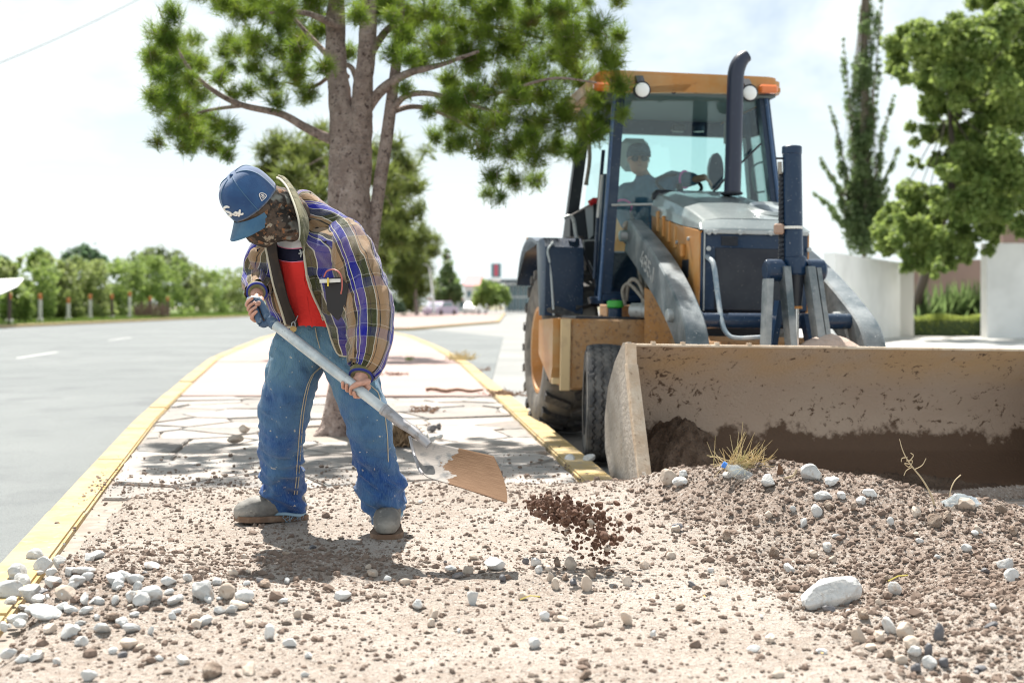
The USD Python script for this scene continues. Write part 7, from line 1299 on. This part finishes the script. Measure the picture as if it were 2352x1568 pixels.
bx = hp_; single('tray', box((.62, .30, .05), toW(V3([[hp_[0], -.99, hp_[2] - .07]]))[0], .01), navy, 'dark tray behind the bucket lip that carries the pale sand', 'tray', smooth=False)
# dry grass tuft, bottle, roots, twigs, torn bag on the crest
def crest(u, v): return drop(u, v)
straw = mat('dry_straw', (.62, .52, .33), .9, [(20, (.5, .5, .25), .55, .65)], transl=(.4, (.7, .6, .35))); r_ = np.random.default_rng(105); b = drop(1690, 1085) + [0, 0, .01]; tf = []
for i in range(95):
    d = V3([r_.normal(.45, .5), r_.normal(0, .3), abs(r_.normal(.55, .35))]); d /= np.linalg.norm(d); L = r_.uniform(.05, .155); o = b + V3([r_.normal(.02, .05), r_.normal(0, .02), r_.uniform(0, .04)]); k = r_.normal(0, .03, 3); tf.append(vf(tube([o, o + d * L * .5 + k * .4, o + d * L + k], [.0022, .0017, .0008], 3, False)))
for i in range(60):
    o = b + V3([r_.uniform(-.06, .14), r_.normal(0, .03), r_.uniform(0, .04)]); d = r_.normal(size=3) * [1, .6, .5]; d /= np.linalg.norm(d); tf.append(vf(tube([o, o + d * .05 + [0, 0, .01], o + d * .09], [.0018, .0015, .001], 3, False)))
single('grass_tuft', merge(tf), straw, 'uprooted dry grass tuft on the crest of the heap, in front of the bucket', 'grass tuft', smooth=False)
root_m = mat('pale_root', (.42, .34, .22), .9); b = drop(2142, 1160)
ro = [vf(tube(smooth_path([P(2150, 1172, b[1]), P(2138, 1135, b[1]), P(2118, 1100, b[1]), P(2098, 1075, b[1]), P(2082, 1052, b[1]), P(2072, 1030, b[1]), P(2066, 1008, b[1])], 6), np.linspace(.005, .0016, 37), 5))] + [vf(tube(smooth_path([P(*a, b[1] + .01) for a in pp], 5), .002, 4)) for pp in ([(2100, 1078), (2118, 1068), (2127, 1052)], [(2095, 1072), (2082, 1080), (2076, 1092)], [(2088, 1060), (2098, 1046), (2092, 1040)], [(2084, 1050), (2072, 1052), (2070, 1060)], [(2092, 1066), (2078, 1064), (2088, 1072), (2096, 1058), (2082, 1058)])]
single('root', merge(ro), root_m, 'thin pale root with a tangled head sticking up from the heap\'s crest', 'root', smooth=50)
b = drop(2185, 1150); single('twig', tube(smooth_path([P(2180, 1150, b[1]), P(2184, 1124, b[1]), P(2193, 1104, b[1]), P(2207, 1090, b[1])], 6), .0028, 5), root_m, 'short curved twig standing on the crest right of the tall root', 'twig', smooth=50)
b = drop(1815, 1105); single('twig', tube(smooth_path([P(1802, 1098, b[1]), P(1822, 1092, b[1]), P(1830, 1078, b[1])], 6), .005, 6), root_m, 'forked stubby twig on the crest left of the pale block', 'twig', smooth=50)
b = drop(1790, 1090); single('wood_chip', hull([P(1784, 1092, b[1]), P(1800, 1090, b[1]), P(1797, 1072, b[1]), P(1788, 1062, b[1]), P(1790, 1070, b[1] + .03), P(1800, 1092, b[1] + .03)]), mat('dark_wood', (.13, .07, .04), .9, [(30, (.25, .16, .1), .5, .65)]), 'dark brown splinter of wood upright on the heap\'s crest', 'wood chip', smooth=False)
b = drop(1690, 1092) + [-.03, -.05, .015]; ax_ = V3([.78, -.12, -.42]); ax_ /= np.linalg.norm(ax_); n0 = P(1661, 1066, b[1]); pet = usdkit.material(stage, '/World/Looks/clear_plastic', {'t': ('transparent_bsdf', {'color': (.93, .96, .97)}), 'g': ('glossy_bsdf', {'roughness': .06}), 'd': ('diffuse_bsdf', {'color': (.75, .8, .82)}), 'f': ('layer_weight', {'blend': .35}), 'm': ('mix_closure', {}), 'm2': ('mix_closure', {'fac': .12})}, [('f.facing', 'm.fac'), ('t.BSDF', 'm.closure1'), ('g.BSDF', 'm.closure2'), ('m.closure', 'm2.closure1'), ('d.BSDF', 'm2.closure2')], surface='m2.closure')
bt = Thing('plastic_bottle', 'clear plastic bottle with a blue cap lying half buried on the crest', 'bottle', n0)
bt.add('bottle', tube([n0 + ax_ * t for t in (.012, .02, .035, .06, .09, .10, .12, .17, .175)], [.012, .013, .016, .030, .031, .029, .031, .031, .022], 20), pet, 50); bt.add('cap', cyl(n0 - ax_ * .004, n0 + ax_ * .016, .0155, 18, bev=.002), mat('blue_plastic', (.05, .2, .62), .4))
r_ = np.random.default_rng(106); b = drop(2200, 1165) + [0.02, .02, .015]; g = np.linspace(0, 1, 16); aa, bb = np.meshgrid(g, g); pp = np.stack([b[0] + (aa - .5) * .16, b[1] + (bb - .5) * .07 , b[2] + .045 * np.sin(aa * 3.1) * np.sin(bb * 3.1) + .03 * (meshkit.fbm(np.stack([aa * 6, bb * 6, aa * 0], -1), 3, 4) - .5)], -1)
m = grid_mesh(pp); m2_ = trimesh.Trimesh(m.vertices - [0, 0, .002], m.faces[:, ::-1], process=False); single('plastic_bag', cat_([m, m2_]), pet, 'torn clear plastic bag caught on the crest beside the tan boulder', 'plastic bag', smooth=50)
for u, v, du, dv, w, lab in ((1195, 1462 - 86, 45, -6, .0022, 'yellow straw lying across the edge of the shovel\'s shadow'), (2040, 1335, 45, -14, .003, 'yellowish dry leaf blade right of the big rough rock')):
    a, b = drop(u, v, .012), drop(u + du, v + dv, .012); single('straw', tube([a, (a + b) / 2 + [0, 0, .008], b], w, 4), mat('yellow_straw', (.5, .42, .1), .8), lab, 'straw', smooth=50)
for u, v, lab in ((1888, 1502, 'small orange leaf on the soil at the lower right'), (1618, 1372, 'tiny orange leaf below the lone tan stone')):
    c = drop(u, v, .006); lv_, lf_ = leaves(np.random.default_rng(int(u)), c[None] + [[0, 0, .004]], .02, V3([0, -.3, 1]), .3); single('fallen_leaf', (lv_, lf_), mat('orange_leaf', (.6, .33, .08), .7), lab, 'leaf', smooth=False)
# litter on the paving further off: branch, dead grass, brush on the right kerb
wood = mat('weathered_branch', (.2, .12, .08), .9, [(20, (.3, .2, .14), .5, .65)])
a, b = G(978, 901, .01), G(1110, 903, .01); single('fallen_branch', tube([a + (b - a) * t + [0, .02 * math.sin(t * 9), .03 + .01 * math.sin(t * 14)] for t in np.linspace(0, 1, 12)], [.022, .02, .022, .02, .021, .02, .019, .018, .018, .016, .015, .012], 8), wood, 'brown stick lying along the joint between flagstones and pink slabs', 'branch', smooth=50)
def litter(name, lab, cat, u, v, w, h, n, m_, seed, z=.0):
    r_ = np.random.default_rng(seed); c = G(u, v, z); s = c[1] / F; o = []
    for i in range(n):
        p = c + V3([r_.normal(0, w * s / 3), r_.normal(0, .10), abs(r_.normal(0, .02))]); d = V3([r_.normal(), r_.normal() * .6, abs(r_.normal(0, .5)) * h / max(w, 1) * 2.2 + .1]); d /= np.linalg.norm(d); L = r_.uniform(.3, 1) * max(h, 12) * s; o.append(vf(tube([p, p + d * L * .6 + r_.normal(0, .01, 3), p + d * L], [.006, .005, .002], 4, False)))
    single(name, merge(o), m_, lab, cat, kind='stuff', smooth=False)
litter('dry_brush', 'dry twigs and weeds piled on the right kerb far behind the man', 'brush', 1060, 828, 46, 30, 130, straw, 111); litter('dry_brush', 'brown litter of bark and twigs at the right end of the stick by the kerb', 'brush', 1160, 908, 70, 14, 160, wood, 112); litter('root_clump', 'shaggy clump of torn roots and soil behind the man\'s right leg', 'roots', 925, 1020, 34, 46, 420, mat('root_fibres', (.2, .13, .07), .95), 113)
litter('dry_leaves', 'small scatter of brown bark on the pink slabs right of the man', 'litter', 905, 862, 50, 8, 60, wood, 114); litter('dry_leaves', 'few brown chips on the flagstones beyond the shovel shaft', 'litter', 975, 945, 60, 8, 70, wood, 115); litter('dry_leaves', 'brown twig on the right road beside the kerb', 'litter', 1115, 852, 26, 8, 24, wood, 116, -.12); litter('weeds', 'tiny weed growing in a slab joint behind the man', 'weed', 940, 829, 12, 12, 30, grass_m, 117)
